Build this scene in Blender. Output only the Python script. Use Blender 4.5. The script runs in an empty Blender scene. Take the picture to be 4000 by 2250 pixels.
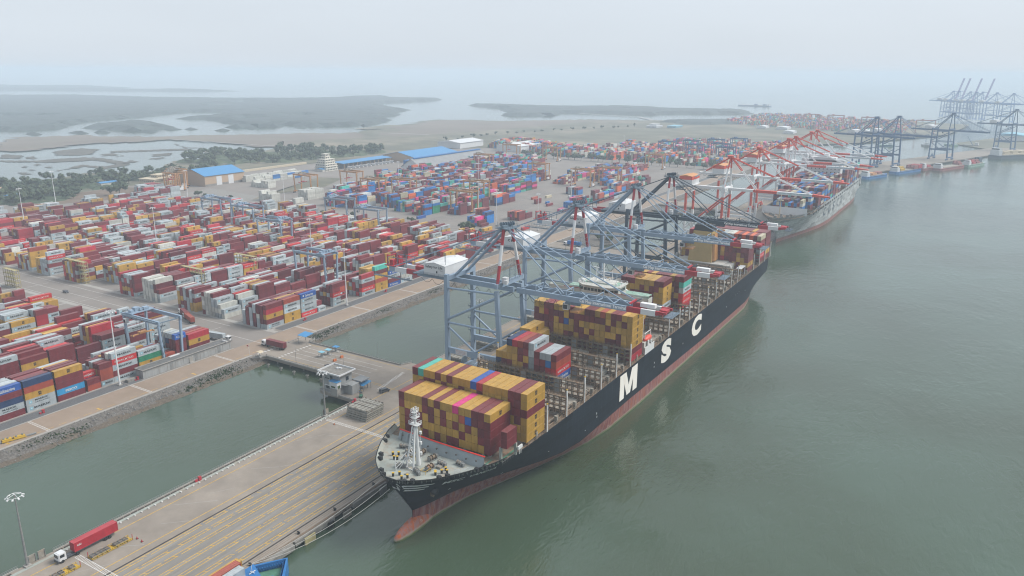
import bpy, math, random
import numpy as np
from mathutils import Vector, Matrix, noise as mnoise
R = math.radians
scene = bpy.context.scene
COL = scene.collection
# ------------------------------------------------------------------ camera, sky, sun, exposure
FPX, YAW, PIT, ROL, CH = 3021.26, -0.5476, 0.2732, 0.0055, 139.6      # focal length in photo pixels, angles, height in m
cy_, sy_ = math.cos(YAW), math.sin(YAW); cp_, sp_ = math.cos(PIT), math.sin(PIT)
FW = Vector((sy_*cp_, cy_*cp_, -sp_)); R0 = Vector((cy_, -sy_, 0)); U0 = R0.cross(FW)
RT = R0*math.cos(ROL) + U0*math.sin(ROL); UP = U0*math.cos(ROL) - R0*math.sin(ROL)
cam_d = bpy.data.cameras.new('camera'); cam = bpy.data.objects.new('camera', cam_d); COL.objects.link(cam)
cam_d.sensor_width = 36; cam_d.lens = FPX/4000*36; cam_d.clip_start = 1; cam_d.clip_end = 120000
cam.matrix_world = Matrix(((RT.x, UP.x, -FW.x, 0), (RT.y, UP.y, -FW.y, 0), (RT.z, UP.z, -FW.z, CH), (0, 0, 0, 1)))
scene.camera = cam
SUN_EL, SUN_AZ = R(48), R(52)            # azimuth measured from +Y towards +X
w = bpy.data.worlds.new('World'); scene.world = w; w.use_nodes = True
nt = w.node_tree; nt.nodes.clear()
sky = nt.nodes.new('ShaderNodeTexSky'); sky.sky_type = 'NISHITA'; sky.sun_disc = False
sky.sun_elevation = SUN_EL; sky.sun_rotation = SUN_AZ; sky.altitude = 0; sky.air_density = 1.0; sky.dust_density = 1.5; sky.ozone_density = 2.0
hsv = nt.nodes.new('ShaderNodeHueSaturation'); hsv.inputs['Saturation'].default_value = 0.5
mx = nt.nodes.new('ShaderNodeMixRGB'); mx.inputs[0].default_value = 0.82; mx.inputs[2].default_value = (7.75, 8.5, 9.35, 1)   # high thin overcast over the clear sky
bg = nt.nodes.new('ShaderNodeBackground'); bg.inputs['Strength'].default_value = 0.10
out = nt.nodes.new('ShaderNodeOutputWorld')
nt.links.new(sky.outputs[0], hsv.inputs['Color']); nt.links.new(hsv.outputs[0], mx.inputs[1]); tc = nt.nodes.new('ShaderNodeTexCoord'); mpg = nt.nodes.new('ShaderNodeMapping'); mpg.inputs['Scale'].default_value = (1.2, 1.2, 5); cn = nt.nodes.new('ShaderNodeTexNoise'); cn.inputs['Scale'].default_value = 1.6; cn.inputs['Detail'].default_value = 5
cm = nt.nodes.new('ShaderNodeMapRange'); cm.inputs[1].default_value = .3; cm.inputs[2].default_value = .7; cm.inputs[3].default_value = .965; cm.inputs[4].default_value = 1.035; cs = nt.nodes.new('ShaderNodeVectorMath'); cs.operation = 'SCALE'
nt.links.new(tc.outputs['Generated'], mpg.inputs[0]); nt.links.new(mpg.outputs[0], cn.inputs['Vector']); nt.links.new(cn.outputs['Fac'], cm.inputs[0]); nt.links.new(mx.outputs[0], cs.inputs[0]); nt.links.new(cm.outputs[0], cs.inputs['Scale']); nt.links.new(cs.outputs[0], bg.inputs['Color']); nt.links.new(bg.outputs[0], out.inputs['Surface'])
sd = bpy.data.lights.new('sun', 'SUN'); sd.energy = 4.4; sd.angle = R(28); sd.color = (1.0, 0.965, 0.91)
sun = bpy.data.objects.new('sun', sd); COL.objects.link(sun)
sv = Vector((math.sin(SUN_AZ)*math.cos(SUN_EL), math.cos(SUN_AZ)*math.cos(SUN_EL), math.sin(SUN_EL)))
sun.rotation_euler = sv.to_track_quat('Z', 'Y').to_euler()
vs = scene.view_settings; vs.view_transform = 'Standard'; vs.look = 'None'; vs.gamma = 1; vs.use_curve_mapping = False
vs.exposure = 0.0
scene.render.engine = 'CYCLES'
cy = scene.cycles
cy.max_bounces = 5; cy.diffuse_bounces = 2; cy.glossy_bounces = 2; cy.transmission_bounces = 2; cy.volume_bounces = 3; cy.transparent_max_bounces = 4
cy.use_denoising = True; cy.denoiser = 'OPENIMAGEDENOISE'; cy.caustics_reflective = False; cy.caustics_refractive = False
cy.sample_clamp_indirect = 4; cy.filter_width = 1.15
HAZE_D = 0.00023
random.seed(7)
WZ = -3.0                                # water level; yard and quay tops are z = 0

def gp(px, py, z=0.0):                   # ground point seen at a photo pixel (4000 x 2250) on the level z
    d = RT*((px-2000)/FPX) - UP*((py-1125)/FPX) + FW
    t = (z-CH)/d.z
    return (t*d.x, t*d.y)
def proj(x, y, z):
    p = Vector((x, y, z-CH)); d = max(p.dot(FW), 1.0)
    return 2000+FPX*p.dot(RT)/d, 1125-FPX*p.dot(UP)/d, d

# ------------------------------------------------------------------ materials
ALB = 0.70
def M(name, col, rough=0.65, var=0.18, scale=0.25, metal=0.0, bump=0.0, dirt=None, dscale=0.15, damt=0.5, spec=0.4, streak=False):
    m = bpy.data.materials.new(name); m.use_nodes = True; t = m.node_tree; n = t.nodes; l = t.links
    b = n['Principled BSDF']; b.inputs['Roughness'].default_value = rough; b.inputs['Metallic'].default_value = metal
    b.inputs['Specular IOR Level'].default_value = spec
    g = n.new('ShaderNodeNewGeometry'); src = g.outputs['Position']
    if streak:
        vm = n.new('ShaderNodeVectorMath'); vm.operation = 'MULTIPLY'; vm.inputs[1].default_value = (1, 1, 0.12); l.new(src, vm.inputs[0]); src = vm.outputs[0]
    a = n.new('ShaderNodeTexNoise'); a.inputs['Scale'].default_value = scale; a.inputs['Detail'].default_value = 6; a.inputs['Roughness'].default_value = 0.65
    l.new(src, a.inputs['Vector'])
    mr = n.new('ShaderNodeMapRange'); mr.inputs[1].default_value = 0.3; mr.inputs[2].default_value = 0.7; mr.inputs[3].default_value = 1-var; mr.inputs[4].default_value = 1+var
    l.new(a.outputs['Fac'], mr.inputs[0])
    vm2 = n.new('ShaderNodeVectorMath'); vm2.operation = 'SCALE'; vm2.inputs[0].default_value = tuple(c*ALB for c in col[:3]); l.new(mr.outputs[0], vm2.inputs['Scale'])
    cur = vm2.outputs[0]
    if dirt:
        d = n.new('ShaderNodeTexNoise'); d.inputs['Scale'].default_value = dscale; d.inputs['Detail'].default_value = 8; d.inputs['Roughness'].default_value = 0.7
        l.new(src, d.inputs['Vector'])
        r2 = n.new('ShaderNodeMapRange'); r2.inputs[1].default_value = 0.5; r2.inputs[2].default_value = 0.72; r2.inputs[4].default_value = damt; l.new(d.outputs['Fac'], r2.inputs[0])
        mm = n.new('ShaderNodeMixRGB'); mm.inputs[2].default_value = (*dirt, 1); l.new(r2.outputs[0], mm.inputs[0]); l.new(cur, mm.inputs[1]); cur = mm.outputs[0]
    l.new(cur, b.inputs['Base Color'])
    if bump:
        bp = n.new('ShaderNodeBump'); bp.inputs['Strength'].default_value = bump; bp.inputs['Distance'].default_value = 0.3
        l.new(a.outputs['Fac'], bp.inputs['Height']); l.new(bp.outputs[0], b.inputs['Normal'])
    return m
MAT = {}
ALB = 0.70                               # overall albedo scale of painted and mineral surfaces
def mat(key, *a, **k):
    if key not in MAT: MAT[key] = M(key, *a, **k)
    return MAT[key]
mat('yard_concrete', (.28, .25, .225), .9, .16, .03, dirt=(.20, .175, .16), dscale=.06, damt=.55)
mat('quay_concrete', (.325, .28, .235), .9, .22, .07, dirt=(.21, .18, .155), dscale=.055, damt=.75)
mat('mud_bank', (.15, .12, .09), .95, .4, 1.5, bump=.8, dirt=(.07, .055, .04), dscale=.6, damt=.7)
mat('bulb_orange', (.50, .12, .05), .7, .35, .8, dirt=(.40, .33, .28), dscale=.28, damt=.95)
mat('road_tan', (.35, .265, .20), .9, .12, .05, dirt=(.27, .215, .175), dscale=.2, damt=.4)
mat('pale_concrete', (.42, .40, .37), .9, .15, .3, dirt=(.25, .22, .19), dscale=.4, damt=.5)
mat('old_concrete', (.30, .285, .26), .9, .22, .6, dirt=(.12, .10, .09), dscale=.5, damt=.7, streak=True)
mat('asphalt_grey', (.17, .17, .17), .95, .25, .8)
mat('gravel', (.15, .152, .158), .95, .45, 2.5, dirt=(.07, .07, .07), dscale=3, damt=.6)
mat('rubble', (.17, .155, .14), .95, .5, 1.2, bump=1.0, dirt=(.06, .05, .042), dscale=.5, damt=.8)
mat('stone', (.22, .21, .20), .95, .35, 1.0)
mat('weed_green', (.055, .10, .03), .9, .4, 1.2)
mat('yellow_paint', (.66, .40, .07), .8, .3, 1.2, dirt=(.34, .29, .22), dscale=.5, damt=.7)
mat('white_paint', (.72, .70, .67), .8, .2, 1.0, dirt=(.35, .32, .30), dscale=.8, damt=.6)
mat('rail_dark', (.045, .04, .04), .7, .3, 1.0)
mat('slab_dark', (.10, .085, .075), .9, .3, .7)
mat('crane_grey', (.33, .44, .57), .5, .09, .3, dirt=(.25, .26, .27), dscale=.6, damt=.35, streak=True)
mat('crane_grey_dark', (.17, .23, .29), .6, .15, .3)
mat('crane_navy', (.055, .085, .12), .5, .15, .3)
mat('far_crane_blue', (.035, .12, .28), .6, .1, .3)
mat('far_crane_hazed', (.10, .28, .62), .6, .1, .3)  # blue of the distance haze put into the farthest cranes' paint
mat('far_crane_red', (.50, .12, .10), .6, .1, .3)
mat('crane_red', (.50, .035, .05), .5, .12, .5)
mat('office_white', (.80, .76, .66), .8, .06, .3)
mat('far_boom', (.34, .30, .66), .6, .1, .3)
mat('crane_orange_red', (.80, .095, .055), .5, .12, .4)
mat('crane_white', (.92, .93, .94), .5, .06, .4, dirt=(.5, .47, .44), dscale=.4, damt=.4)
mat('house_white', (.80, .81, .82), .55, .04, .3)
mat('roof_orange', (.70, .33, .13), .6, .1, .3)
mat('rtg_orange', (.62, .30, .10), .5, .15, .5)
mat('black', (.02, .02, .022), .6, .2, 1)
mat('glass_dark', (.02, .03, .04), .15, .1, 1, spec=.6)
mat('tyre', (.025, .025, .027), .85, .2, 2)
mat('steel_grey', (.28, .29, .29), .55, .25, .8, dirt=(.20, .12, .07), dscale=.8, damt=.5)
mat('rusty_steel', (.25, .19, .135), .8, .45, .9, dirt=(.24, .105, .045), dscale=.5, damt=.95, streak=True)
mat('hatch_grey', (.36, .33, .28), .8, .25, .5, dirt=(.22, .13, .075), dscale=.35, damt=.85)
mat('hatch_cover_old', (.33, .32, .28), .85, .22, .7, dirt=(.17, .12, .09), dscale=.6, damt=.7, streak=True)
mat('deck_pale', (.40, .43, .39), .75, .14, .3, dirt=(.27, .16, .09), dscale=.22, damt=.6)
mat('breakwater_grey', (.36, .41, .43), .6, .1, .3, dirt=(.25, .2, .16), dscale=.7, damt=.3)
mat('red_paint', (.75, .045, .03), .5, .1, .6)
mat('boom_text', (1.25, 1.25, 1.25), .6, .02, 1)
mat('hull_letter', (1.1, 1.06, .98), .6, .05, 1, dirt=(.5, .35, .22), dscale=.5, damt=.35, streak=True)
mat('mast_white', (.82, .83, .82), .5, .06, 1)
mat('deck_green', (.10, .26, .17), .7, .25, .7)
mat('bridge_green', (.27, .46, .36), .6, .25, .7, dirt=(.55, .55, .52), dscale=.5, damt=.8)
mat('funnel_tan', (.58, .40, .15), .6, .07, .3)
mat('cream_wall', (.68, .58, .42), .8, .08, .3, dirt=(.4, .33, .25), dscale=.5, damt=.4)
mat('peach_wall', (.56, .40, .27), .85, .06, .2)
mat('white_wall', (.66, .65, .60), .8, .1, .3, dirt=(.40, .37, .33), dscale=.5, damt=.5, streak=True)
mat('grey_wall', (.40, .41, .41), .85, .15, .6, dirt=(.16, .15, .14), dscale=.7, damt=.6, streak=True)
mat('blue_roof', (.07, .30, .60), .5, .1, .4)
mat('blue_paint', (.025, .19, .50), .45, .12, .6)
mat('grey_roof', (.30, .31, .32), .7, .12, .15)
mat('rack_yellow', (.50, .43, .22), .7, .2, .8)
mat('hatch_yellow', (.66, .42, .04), .6, .15, .8)
mat('orange_plastic', (.70, .20, .06), .6, .2, 1)
mat('soil', (.20, .145, .105), .95, .3, .03, dirt=(.11, .10, .06), dscale=.02, damt=.8)
mat('field', (.225, .185, .15), .95, .2, .006, dirt=(.15, .15, .10), dscale=.01, damt=.7)
mat('grassland', (.17, .165, .115), .95, .35, .012, dirt=(.25, .20, .15), dscale=.006, damt=.9)
mat('mud', (.13, .12, .10), .9, .3, .05)
mat('bark', (.10, .075, .055), .9, .3, 2)
mat('leaf_dark', (.055, .085, .04), .8, .5, .35)
mat('leaf_mid', (.085, .115, .055), .8, .45, .35)
mat('mangrove', (.07, .09, .085), .9, .45, .03)
mat('barge_red', (.36, .11, .10), .7, .2, .5)
mat('rope', (.62, .60, .55), .8, .1, 3)
mat('skin_vest', (.45, .48, .10), .8, .2, 5)
mat('van_grey', (.10, .105, .12), .35, .05, 1)

def mat_lane():
    m = M('lane_concrete', (.285, .265, .24), .9, .22, .5, dirt=(.15, .135, .12), dscale=.9, damt=.75); t = m.node_tree
    vm = t.nodes.new('ShaderNodeVectorMath'); vm.operation = 'MULTIPLY'; vm.inputs[1].default_value = (1, .06, 1); g = next(n for n in t.nodes if n.type == 'NEW_GEOMETRY'); t.links.new(g.outputs['Position'], vm.inputs[0])
    for n in t.nodes:
        if n.type == 'TEX_NOISE': t.links.new(vm.outputs[0], n.inputs['Vector'])
    return m
MAT['lane_concrete'] = mat_lane()
def mat_water():
    m = bpy.data.materials.new('river_water'); m.use_nodes = True; t = m.node_tree; n = t.nodes; l = t.links; b = n['Principled BSDF']
    g = n.new('ShaderNodeNewGeometry')
    big = n.new('ShaderNodeTexNoise'); big.inputs['Scale'].default_value = .006; big.inputs['Detail'].default_value = 5; l.new(g.outputs['Position'], big.inputs['Vector'])
    cr = n.new('ShaderNodeMixRGB'); cr.inputs[1].default_value = (.034, .048, .022, 1); cr.inputs[2].default_value = (.052, .083, .055, 1)
    mr = n.new('ShaderNodeMapRange'); mr.inputs[1].default_value = .38; mr.inputs[2].default_value = .62; l.new(big.outputs['Fac'], mr.inputs[0]); l.new(mr.outputs[0], cr.inputs[0])
    l.new(cr.outputs[0], b.inputs['Base Color'])
    b.inputs['Roughness'].default_value = .11; b.inputs['IOR'].default_value = 1.55
    mp = n.new('ShaderNodeMapping'); mp.inputs['Rotation'].default_value = (0, 0, R(35)); mp.inputs['Scale'].default_value = (1.0, .45, 1); l.new(g.outputs['Position'], mp.inputs[0])
    w1 = n.new('ShaderNodeTexNoise'); w1.inputs['Scale'].default_value = .30; w1.inputs['Detail'].default_value = 4; w1.inputs['Distortion'].default_value = .8; l.new(mp.outputs[0], w1.inputs['Vector'])
    w2 = n.new('ShaderNodeTexNoise'); w2.inputs['Scale'].default_value = 1.1; w2.inputs['Detail'].default_value = 3; w2.inputs['Distortion'].default_value = .5; l.new(mp.outputs[0], w2.inputs['Vector'])
    patch = n.new('ShaderNodeTexNoise'); patch.inputs['Scale'].default_value = .018; patch.inputs['Detail'].default_value = 4; patch.inputs['Distortion'].default_value = 1.2; l.new(g.outputs['Position'], patch.inputs['Vector'])
    pr = n.new('ShaderNodeMapRange'); pr.inputs[1].default_value = .42; pr.inputs[2].default_value = .64; pr.inputs[3].default_value = .5; pr.inputs[4].default_value = 1.0; l.new(patch.outputs['Fac'], pr.inputs[0])
    # the basin behind the quay is sheltered: calmer
    sx = n.new('ShaderNodeSeparateXYZ'); l.new(g.outputs['Position'], sx.inputs[0])
    sh = n.new('ShaderNodeMapRange'); sh.inputs[1].default_value = -200; sh.inputs[2].default_value = -140; sh.inputs[3].default_value = .45; sh.inputs[4].default_value = 1.0; l.new(sx.outputs['X'], sh.inputs[0])
    ad = n.new('ShaderNodeMath'); ad.operation = 'MULTIPLY_ADD'; ad.inputs[1].default_value = .35; l.new(w2.outputs['Fac'], ad.inputs[0]); l.new(w1.outputs['Fac'], ad.inputs[2])
    mu = n.new('ShaderNodeMath'); mu.operation = 'MULTIPLY'; l.new(ad.outputs[0], mu.inputs[0]); l.new(pr.outputs[0], mu.inputs[1])
    mu2 = n.new('ShaderNodeMath'); mu2.operation = 'MULTIPLY'; l.new(mu.outputs[0], mu2.inputs[0]); l.new(sh.outputs[0], mu2.inputs[1])
    bp = n.new('ShaderNodeBump'); bp.inputs['Strength'].default_value = .8; bp.inputs['Distance'].default_value = .42; l.new(mu2.outputs[0], bp.inputs['Height']); l.new(bp.outputs[0], b.inputs['Normal'])
    return m
MAT['water'] = mat_water()

def mat_attr(name, rough=.5):            # painted steel whose paint colour is stored per face
    m = bpy.data.materials.new(name); m.use_nodes = True; t = m.node_tree; n = t.nodes; l = t.links; b = n['Principled BSDF']; b.inputs['Roughness'].default_value = rough
    at = n.new('ShaderNodeAttribute'); at.attribute_name = 'Col'
    g = n.new('ShaderNodeNewGeometry')
    vm = n.new('ShaderNodeVectorMath'); vm.operation = 'MULTIPLY'; vm.inputs[1].default_value = (1, 1, .35); l.new(g.outputs['Position'], vm.inputs[0])
    a = n.new('ShaderNodeTexNoise'); a.inputs['Scale'].default_value = .55; a.inputs['Detail'].default_value = 7; a.inputs['Roughness'].default_value = .7; l.new(vm.outputs[0], a.inputs['Vector'])
    mr = n.new('ShaderNodeMapRange'); mr.inputs[1].default_value = .3; mr.inputs[2].default_value = .7; mr.inputs[3].default_value = .54; mr.inputs[4].default_value = .84; l.new(a.outputs['Fac'], mr.inputs[0])
    sc = n.new('ShaderNodeVectorMath'); sc.operation = 'SCALE'; l.new(at.outputs['Color'], sc.inputs[0]); l.new(mr.outputs[0], sc.inputs['Scale'])
    d = n.new('ShaderNodeTexNoise'); d.inputs['Scale'].default_value = 1.3; d.inputs['Detail'].default_value = 8; d.inputs['Roughness'].default_value = .75; l.new(g.outputs['Position'], d.inputs['Vector'])
    r2 = n.new('ShaderNodeMapRange'); r2.inputs[1].default_value = .60; r2.inputs[2].default_value = .72; r2.inputs[4].default_value = .55; l.new(d.outputs['Fac'], r2.inputs[0])
    mm = n.new('ShaderNodeMixRGB'); mm.inputs[2].default_value = (.22, .13, .09, 1); l.new(r2.outputs[0], mm.inputs[0]); l.new(sc.outputs[0], mm.inputs[1])
    # upward faces blend slightly towards a pale warm grey
    sx = n.new('ShaderNodeSeparateXYZ'); l.new(g.outputs['True Normal'], sx.inputs[0])
    mz = n.new('ShaderNodeMapRange'); mz.inputs[1].default_value = .5; mz.inputs[2].default_value = 1; mz.inputs[4].default_value = .07; l.new(sx.outputs['Z'], mz.inputs[0])
    m2 = n.new('ShaderNodeMixRGB'); m2.inputs[2].default_value = (.50, .44, .40, 1); l.new(mz.outputs[0], m2.inputs[0]); l.new(mm.outputs[0], m2.inputs[1])
    l.new(m2.outputs[0], b.inputs['Base Color'])
    return m
MAT['container'] = mat_attr('container_paint')

def mat_hull(name, top, red, zline, growth=True, zline2=None):
    m = bpy.data.materials.new(name); m.use_nodes = True; t = m.node_tree; n = t.nodes; l = t.links; b = n['Principled BSDF']; b.inputs['Roughness'].default_value = .55; b.inputs['Specular IOR Level'].default_value = .08
    g = n.new('ShaderNodeNewGeometry'); sx = n.new('ShaderNodeSeparateXYZ'); l.new(g.outputs['Position'], sx.inputs[0])
    ns = n.new('ShaderNodeTexNoise'); ns.inputs['Scale'].default_value = .35; ns.inputs['Detail'].default_value = 7; l.new(g.outputs['Position'], ns.inputs['Vector'])
    vm = n.new('ShaderNodeVectorMath'); vm.operation = 'MULTIPLY'; vm.inputs[1].default_value = (1, 1, .12); l.new(g.outputs['Position'], vm.inputs[0])
    st = n.new('ShaderNodeTexNoise'); st.inputs['Scale'].default_value = .7; st.inputs['Detail'].default_value = 6; st.inputs['Roughness'].default_value = .7; l.new(vm.outputs[0], st.inputs['Vector'])
    n3 = n.new('ShaderNodeTexNoise'); n3.inputs['Scale'].default_value = .9; n3.inputs['Detail'].default_value = 8; n3.inputs['Roughness'].default_value = .75; l.new(vm.outputs[0], n3.inputs['Vector'])
    n4 = n.new('ShaderNodeTexNoise'); n4.inputs['Scale'].default_value = .22; n4.inputs['Detail'].default_value = 9; n4.inputs['Roughness'].default_value = .8; l.new(g.outputs['Position'], n4.inputs['Vector'])
    def mix(a, bcol, fac):
        x = n.new('ShaderNodeMixRGB')
        for i, v in ((1, a), (2, bcol)):
            if isinstance(v, tuple): x.inputs[i].default_value = (*v, 1)
            else: l.new(v, x.inputs[i])
        l.new(fac, x.inputs[0]); return x.outputs[0]
    def rng(src, a, b_, lo=0, hi=1):
        x = n.new('ShaderNodeMapRange'); x.inputs[1].default_value = a; x.inputs[2].default_value = b_; x.inputs[3].default_value = lo; x.inputs[4].default_value = hi; l.new(src, x.inputs[0]); return x.outputs[0]
    def zed(off, amp):
        x = n.new('ShaderNodeMath'); x.operation = 'MULTIPLY_ADD'; x.inputs[1].default_value = amp; x.inputs[2].default_value = off; l.new(ns.outputs['Fac'], x.inputs[0])
        y = n.new('ShaderNodeMath'); y.operation = 'ADD'; l.new(sx.outputs['Z'], y.inputs[0]); l.new(x.outputs[0], y.inputs[1]); return y.outputs[0]
    redc = mix(tuple(c*1.0 for c in red), (.27, .155, .15), rng(st.outputs['Fac'], .42, .56, 0, .95))
    redc = mix(redc, (.30, .10, .045), rng(n3.outputs['Fac'], .50, .60, 0, .9))
    redc = mix(redc, (.42, .38, .34), rng(n4.outputs['Fac'], .60, .66, 0, .75))
    if growth:
        pale = mix(redc, (.40, .36, .31), rng(zed(-.6, 1.2), WZ+1.7, WZ+.7, 0, .8)); redc = mix(pale, (.09, .13, .035), rng(zed(-.5, 1.0), WZ+1.15, WZ+.45, 0, .9))
    topc = mix(top, tuple(min(1, c*1.5+.002) for c in top), rng(st.outputs['Fac'], .45, .7))
    cb = n.new('ShaderNodeCombineXYZ'); l.new(sx.outputs['Y'], cb.inputs['X']); l.new(sx.outputs['Z'], cb.inputs['Y']); bk = n.new('ShaderNodeTexBrick'); bk.inputs['Scale'].default_value = 1; bk.inputs['Brick Width'].default_value = 11.5; bk.inputs['Row Height'].default_value = 2.7; bk.inputs['Mortar Size'].default_value = .05
    bk.inputs['Color1'].default_value = (.55, .55, .55, 1); bk.inputs['Color2'].default_value = (1.35, 1.35, 1.35, 1); bk.inputs['Mortar'].default_value = (2.2, 2.0, 1.9, 1); l.new(cb.outputs[0], bk.inputs['Vector'])
    pl = n.new('ShaderNodeMixRGB'); pl.blend_type = 'MULTIPLY'; pl.inputs[0].default_value = .8; l.new(topc, pl.inputs[1]); l.new(bk.outputs['Color'], pl.inputs[2]); topc = pl.outputs[0]
    topc = mix(topc, (.20, .09, .05), rng(st.outputs['Fac'], .66, .76, 0, .5))
    if zline2 is not None:               # the paint line follows the ship's trim
        ly = rng(sx.outputs['Y'], 288, 395, 0, zline-zline2); ad = n.new('ShaderNodeMath'); l.new(sx.outputs['Z'], ad.inputs[0]); l.new(ly, ad.inputs[1]); zs_ = ad.outputs[0]
    else: zs_ = sx.outputs['Z']
    c = mix(redc, topc, rng(zs_, zline-.05, zline+.05)); l.new(c, b.inputs['Base Color'])
    return m
MAT['hull_black'] = mat_hull('hull_black', (.008, .012, .018), (.18, .055, .055), 3.9, zline2=1.5)
MAT['hull_bulb'] = mat_hull('hull_bulb', (.1, .1, .1), (.42, .11, .04), 30)
MAT['hull_grey'] = mat_hull('hull_grey', (.31, .325, .325), (.20, .08, .075), 0.6, False)

# ------------------------------------------------------------------ mesh building
class MB:
    def __init__(s): s.v = []; s.f = []; s.m = []
    def add(s, vs, fs, m=0):
        o = len(s.v); s.v.extend(vs); s.f.extend([tuple(i+o for i in f) for f in fs]); s.m.extend([m]*len(fs)); return s
    def box(s, x0, x1, y0, y1, z0, z1, m=0):
        return s.add([(x0,y0,z0),(x1,y0,z0),(x1,y1,z0),(x0,y1,z0),(x0,y0,z1),(x1,y0,z1),(x1,y1,z1),(x0,y1,z1)], [(0,3,2,1),(4,5,6,7),(0,1,5,4),(1,2,6,5),(2,3,7,6),(3,0,4,7)], m)
    def cbox(s, cx, cy, z0, sx, sy, sz, m=0): return s.box(cx-sx/2, cx+sx/2, cy-sy/2, cy+sy/2, z0, z0+sz, m)
    def _frame(s, p, q):
        p = Vector(p); q = Vector(q); d = (q-p).normalized()
        a = Vector((0,0,1)) if abs(d.z) < .95 else Vector((0,1,0))
        x = d.cross(a).normalized(); return p, q, x, x.cross(d)
    def bar(s, p, q, wd, h=None, m=0, w2=None, h2=None):
        h = wd if h is None else h; w2 = wd if w2 is None else w2; h2 = h if h2 is None else h2
        p, q, x, y = s._frame(p, q); vs = []
        for c, a, b in ((p, wd/2, h/2), (q, w2/2, h2/2)):
            for i, j in ((-1,-1),(1,-1),(1,1),(-1,1)): vs.append(tuple(c+x*a*i+y*b*j))
        return s.add(vs, [(0,1,2,3),(7,6,5,4),(0,4,5,1),(1,5,6,2),(2,6,7,3),(3,7,4,0)], m)
    def tube(s, p, q, r0, r1=None, n=6, m=0, caps=True):
        r1 = r0 if r1 is None else r1; p, q, x, y = s._frame(p, q); vs = []
        for c, r in ((p, r0), (q, r1)):
            for i in range(n): a = 2*math.pi*i/n; vs.append(tuple(c+x*math.cos(a)*r+y*math.sin(a)*r))
        fs = [(i, n+i, n+(i+1) % n, (i+1) % n) for i in range(n)]
        if caps: fs += [tuple(range(n)), tuple(range(2*n-1, n-1, -1))]
        return s.add(vs, fs, m)
    def quad(s, a, b, c, d, m=0): return s.add([tuple(a), tuple(b), tuple(c), tuple(d)], [(0,1,2,3)], m)
    def prism(s, pts, z0, z1, m=0, mt=None):
        n = len(pts); o = [(x, y, z0) for x, y in pts]+[(x, y, z1) for x, y in pts]
        s.add(o, [(i, (i+1) % n, n+(i+1) % n, n+i) for i in range(n)]+[tuple(range(n-1, -1, -1))], m)
        return s.add([(x, y, z1) for x, y in pts], [tuple(range(n))], m if mt is None else mt)
    def extr(s, prof, axis, a0, a1, m=0):  # prof: (u,z) profile, extruded along axis 'x' or 'y'
        n = len(prof); f = (lambda u, z, a: (a, u, z)) if axis == 'x' else (lambda u, z, a: (u, a, z))
        return s.add([f(u, z, a0) for u, z in prof]+[f(u, z, a1) for u, z in prof], [(i, (i+1) % n, n+(i+1) % n, n+i) for i in range(n)]+[tuple(range(n-1, -1, -1)), tuple(range(n, 2*n))], m)
    def dome(s, c, r, m=0, n=8, k=3, sz=1.0, full=False):
        vs = []; fs = []; lo = -k if full else 0
        for j in range(lo, k+1):
            t = j/k*math.pi/2
            for i in range(n): a = 2*math.pi*i/n; vs.append((c[0]+r*math.cos(t)*math.cos(a), c[1]+r*math.cos(t)*math.sin(a), c[2]+r*math.sin(t)*sz))
        for j in range(k-lo):
            for i in range(n): fs.append((j*n+i, j*n+(i+1) % n, (j+1)*n+(i+1) % n, (j+1)*n+i))
        return s.add(vs, fs, m)
    def wheel(s, cx, cy, cz, r, wd, axis='x', m=0, n=12):
        a, b = ((cx-wd/2, cy, cz), (cx+wd/2, cy, cz)) if axis == 'x' else ((cx, cy-wd/2, cz), (cx, cy+wd/2, cz))
        return s.tube(a, b, r, n=n, m=m)
    def mesh(s, name, mats, smooth=False):
        me = bpy.data.meshes.new(name); me.from_pydata(s.v, [], s.f)
        for k in mats: me.materials.append(MAT[k] if isinstance(k, str) else k)
        if len(mats) > 1: me.polygons.foreach_set('material_index', s.m)
        if smooth: me.polygons.foreach_set('use_smooth', [True]*len(me.polygons))
        me.update(); return me
    def build(s, name, mats, parent=None, loc=None, smooth=False):
        if isinstance(mats, str): mats = [mats]
        return link(name, s.mesh(name, mats, smooth), parent, loc)
def link(name, me, parent=None, loc=None, rz=0):
    o = bpy.data.objects.new(name, me); COL.objects.link(o)
    if parent: o.parent = parent
    if loc: o.location = loc
    if rz: o.rotation_euler = (0, 0, rz)
    return o
def thing(name, label, cat, loc=(0, 0, 0), rz=0, group=None):
    o = link(name, None, None, loc, rz); o['label'] = label; o['category'] = cat
    if group: o['group'] = group
    return o
def tag(o, label, cat, group=None, kind=None):
    o['label'] = label; o['category'] = cat
    if group: o['group'] = group
    if kind: o['kind'] = kind
    return o
def struct(o): o['kind'] = 'structure'; return o
def stuff(o, label=None, cat=None):
    o['kind'] = 'stuff'
    if label: o['label'] = label; o['category'] = cat
    return o
_txt = {}
def glyphs(s, bold=0.0, res=2):
    k = (s, bold, res)
    if k not in _txt:
        c = bpy.data.curves.new('t', 'FONT'); c.body = s; c.resolution_u = res; c.offset = bold; c.fill_mode = 'FRONT'
        o = bpy.data.objects.new('t', c); COL.objects.link(o); bpy.context.view_layer.update()
        me = o.evaluated_get(bpy.context.evaluated_depsgraph_get()).to_mesh()
        v = [tuple(x.co) for x in me.vertices]; f = [tuple(p.vertices) for p in me.polygons]
        o.to_mesh_clear(); bpy.data.objects.remove(o); bpy.data.curves.remove(c)
        xs = [a[0] for a in v]; ys = [a[1] for a in v]; x0, x1, y0, y1 = min(xs), max(xs), min(ys), max(ys)
        _txt[k] = ([((a[0]-x0)/(x1-x0), (a[1]-y0)/(y1-y0)) for a in v], f, (x1-x0)/(y1-y0))
    return _txt[k]
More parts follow.
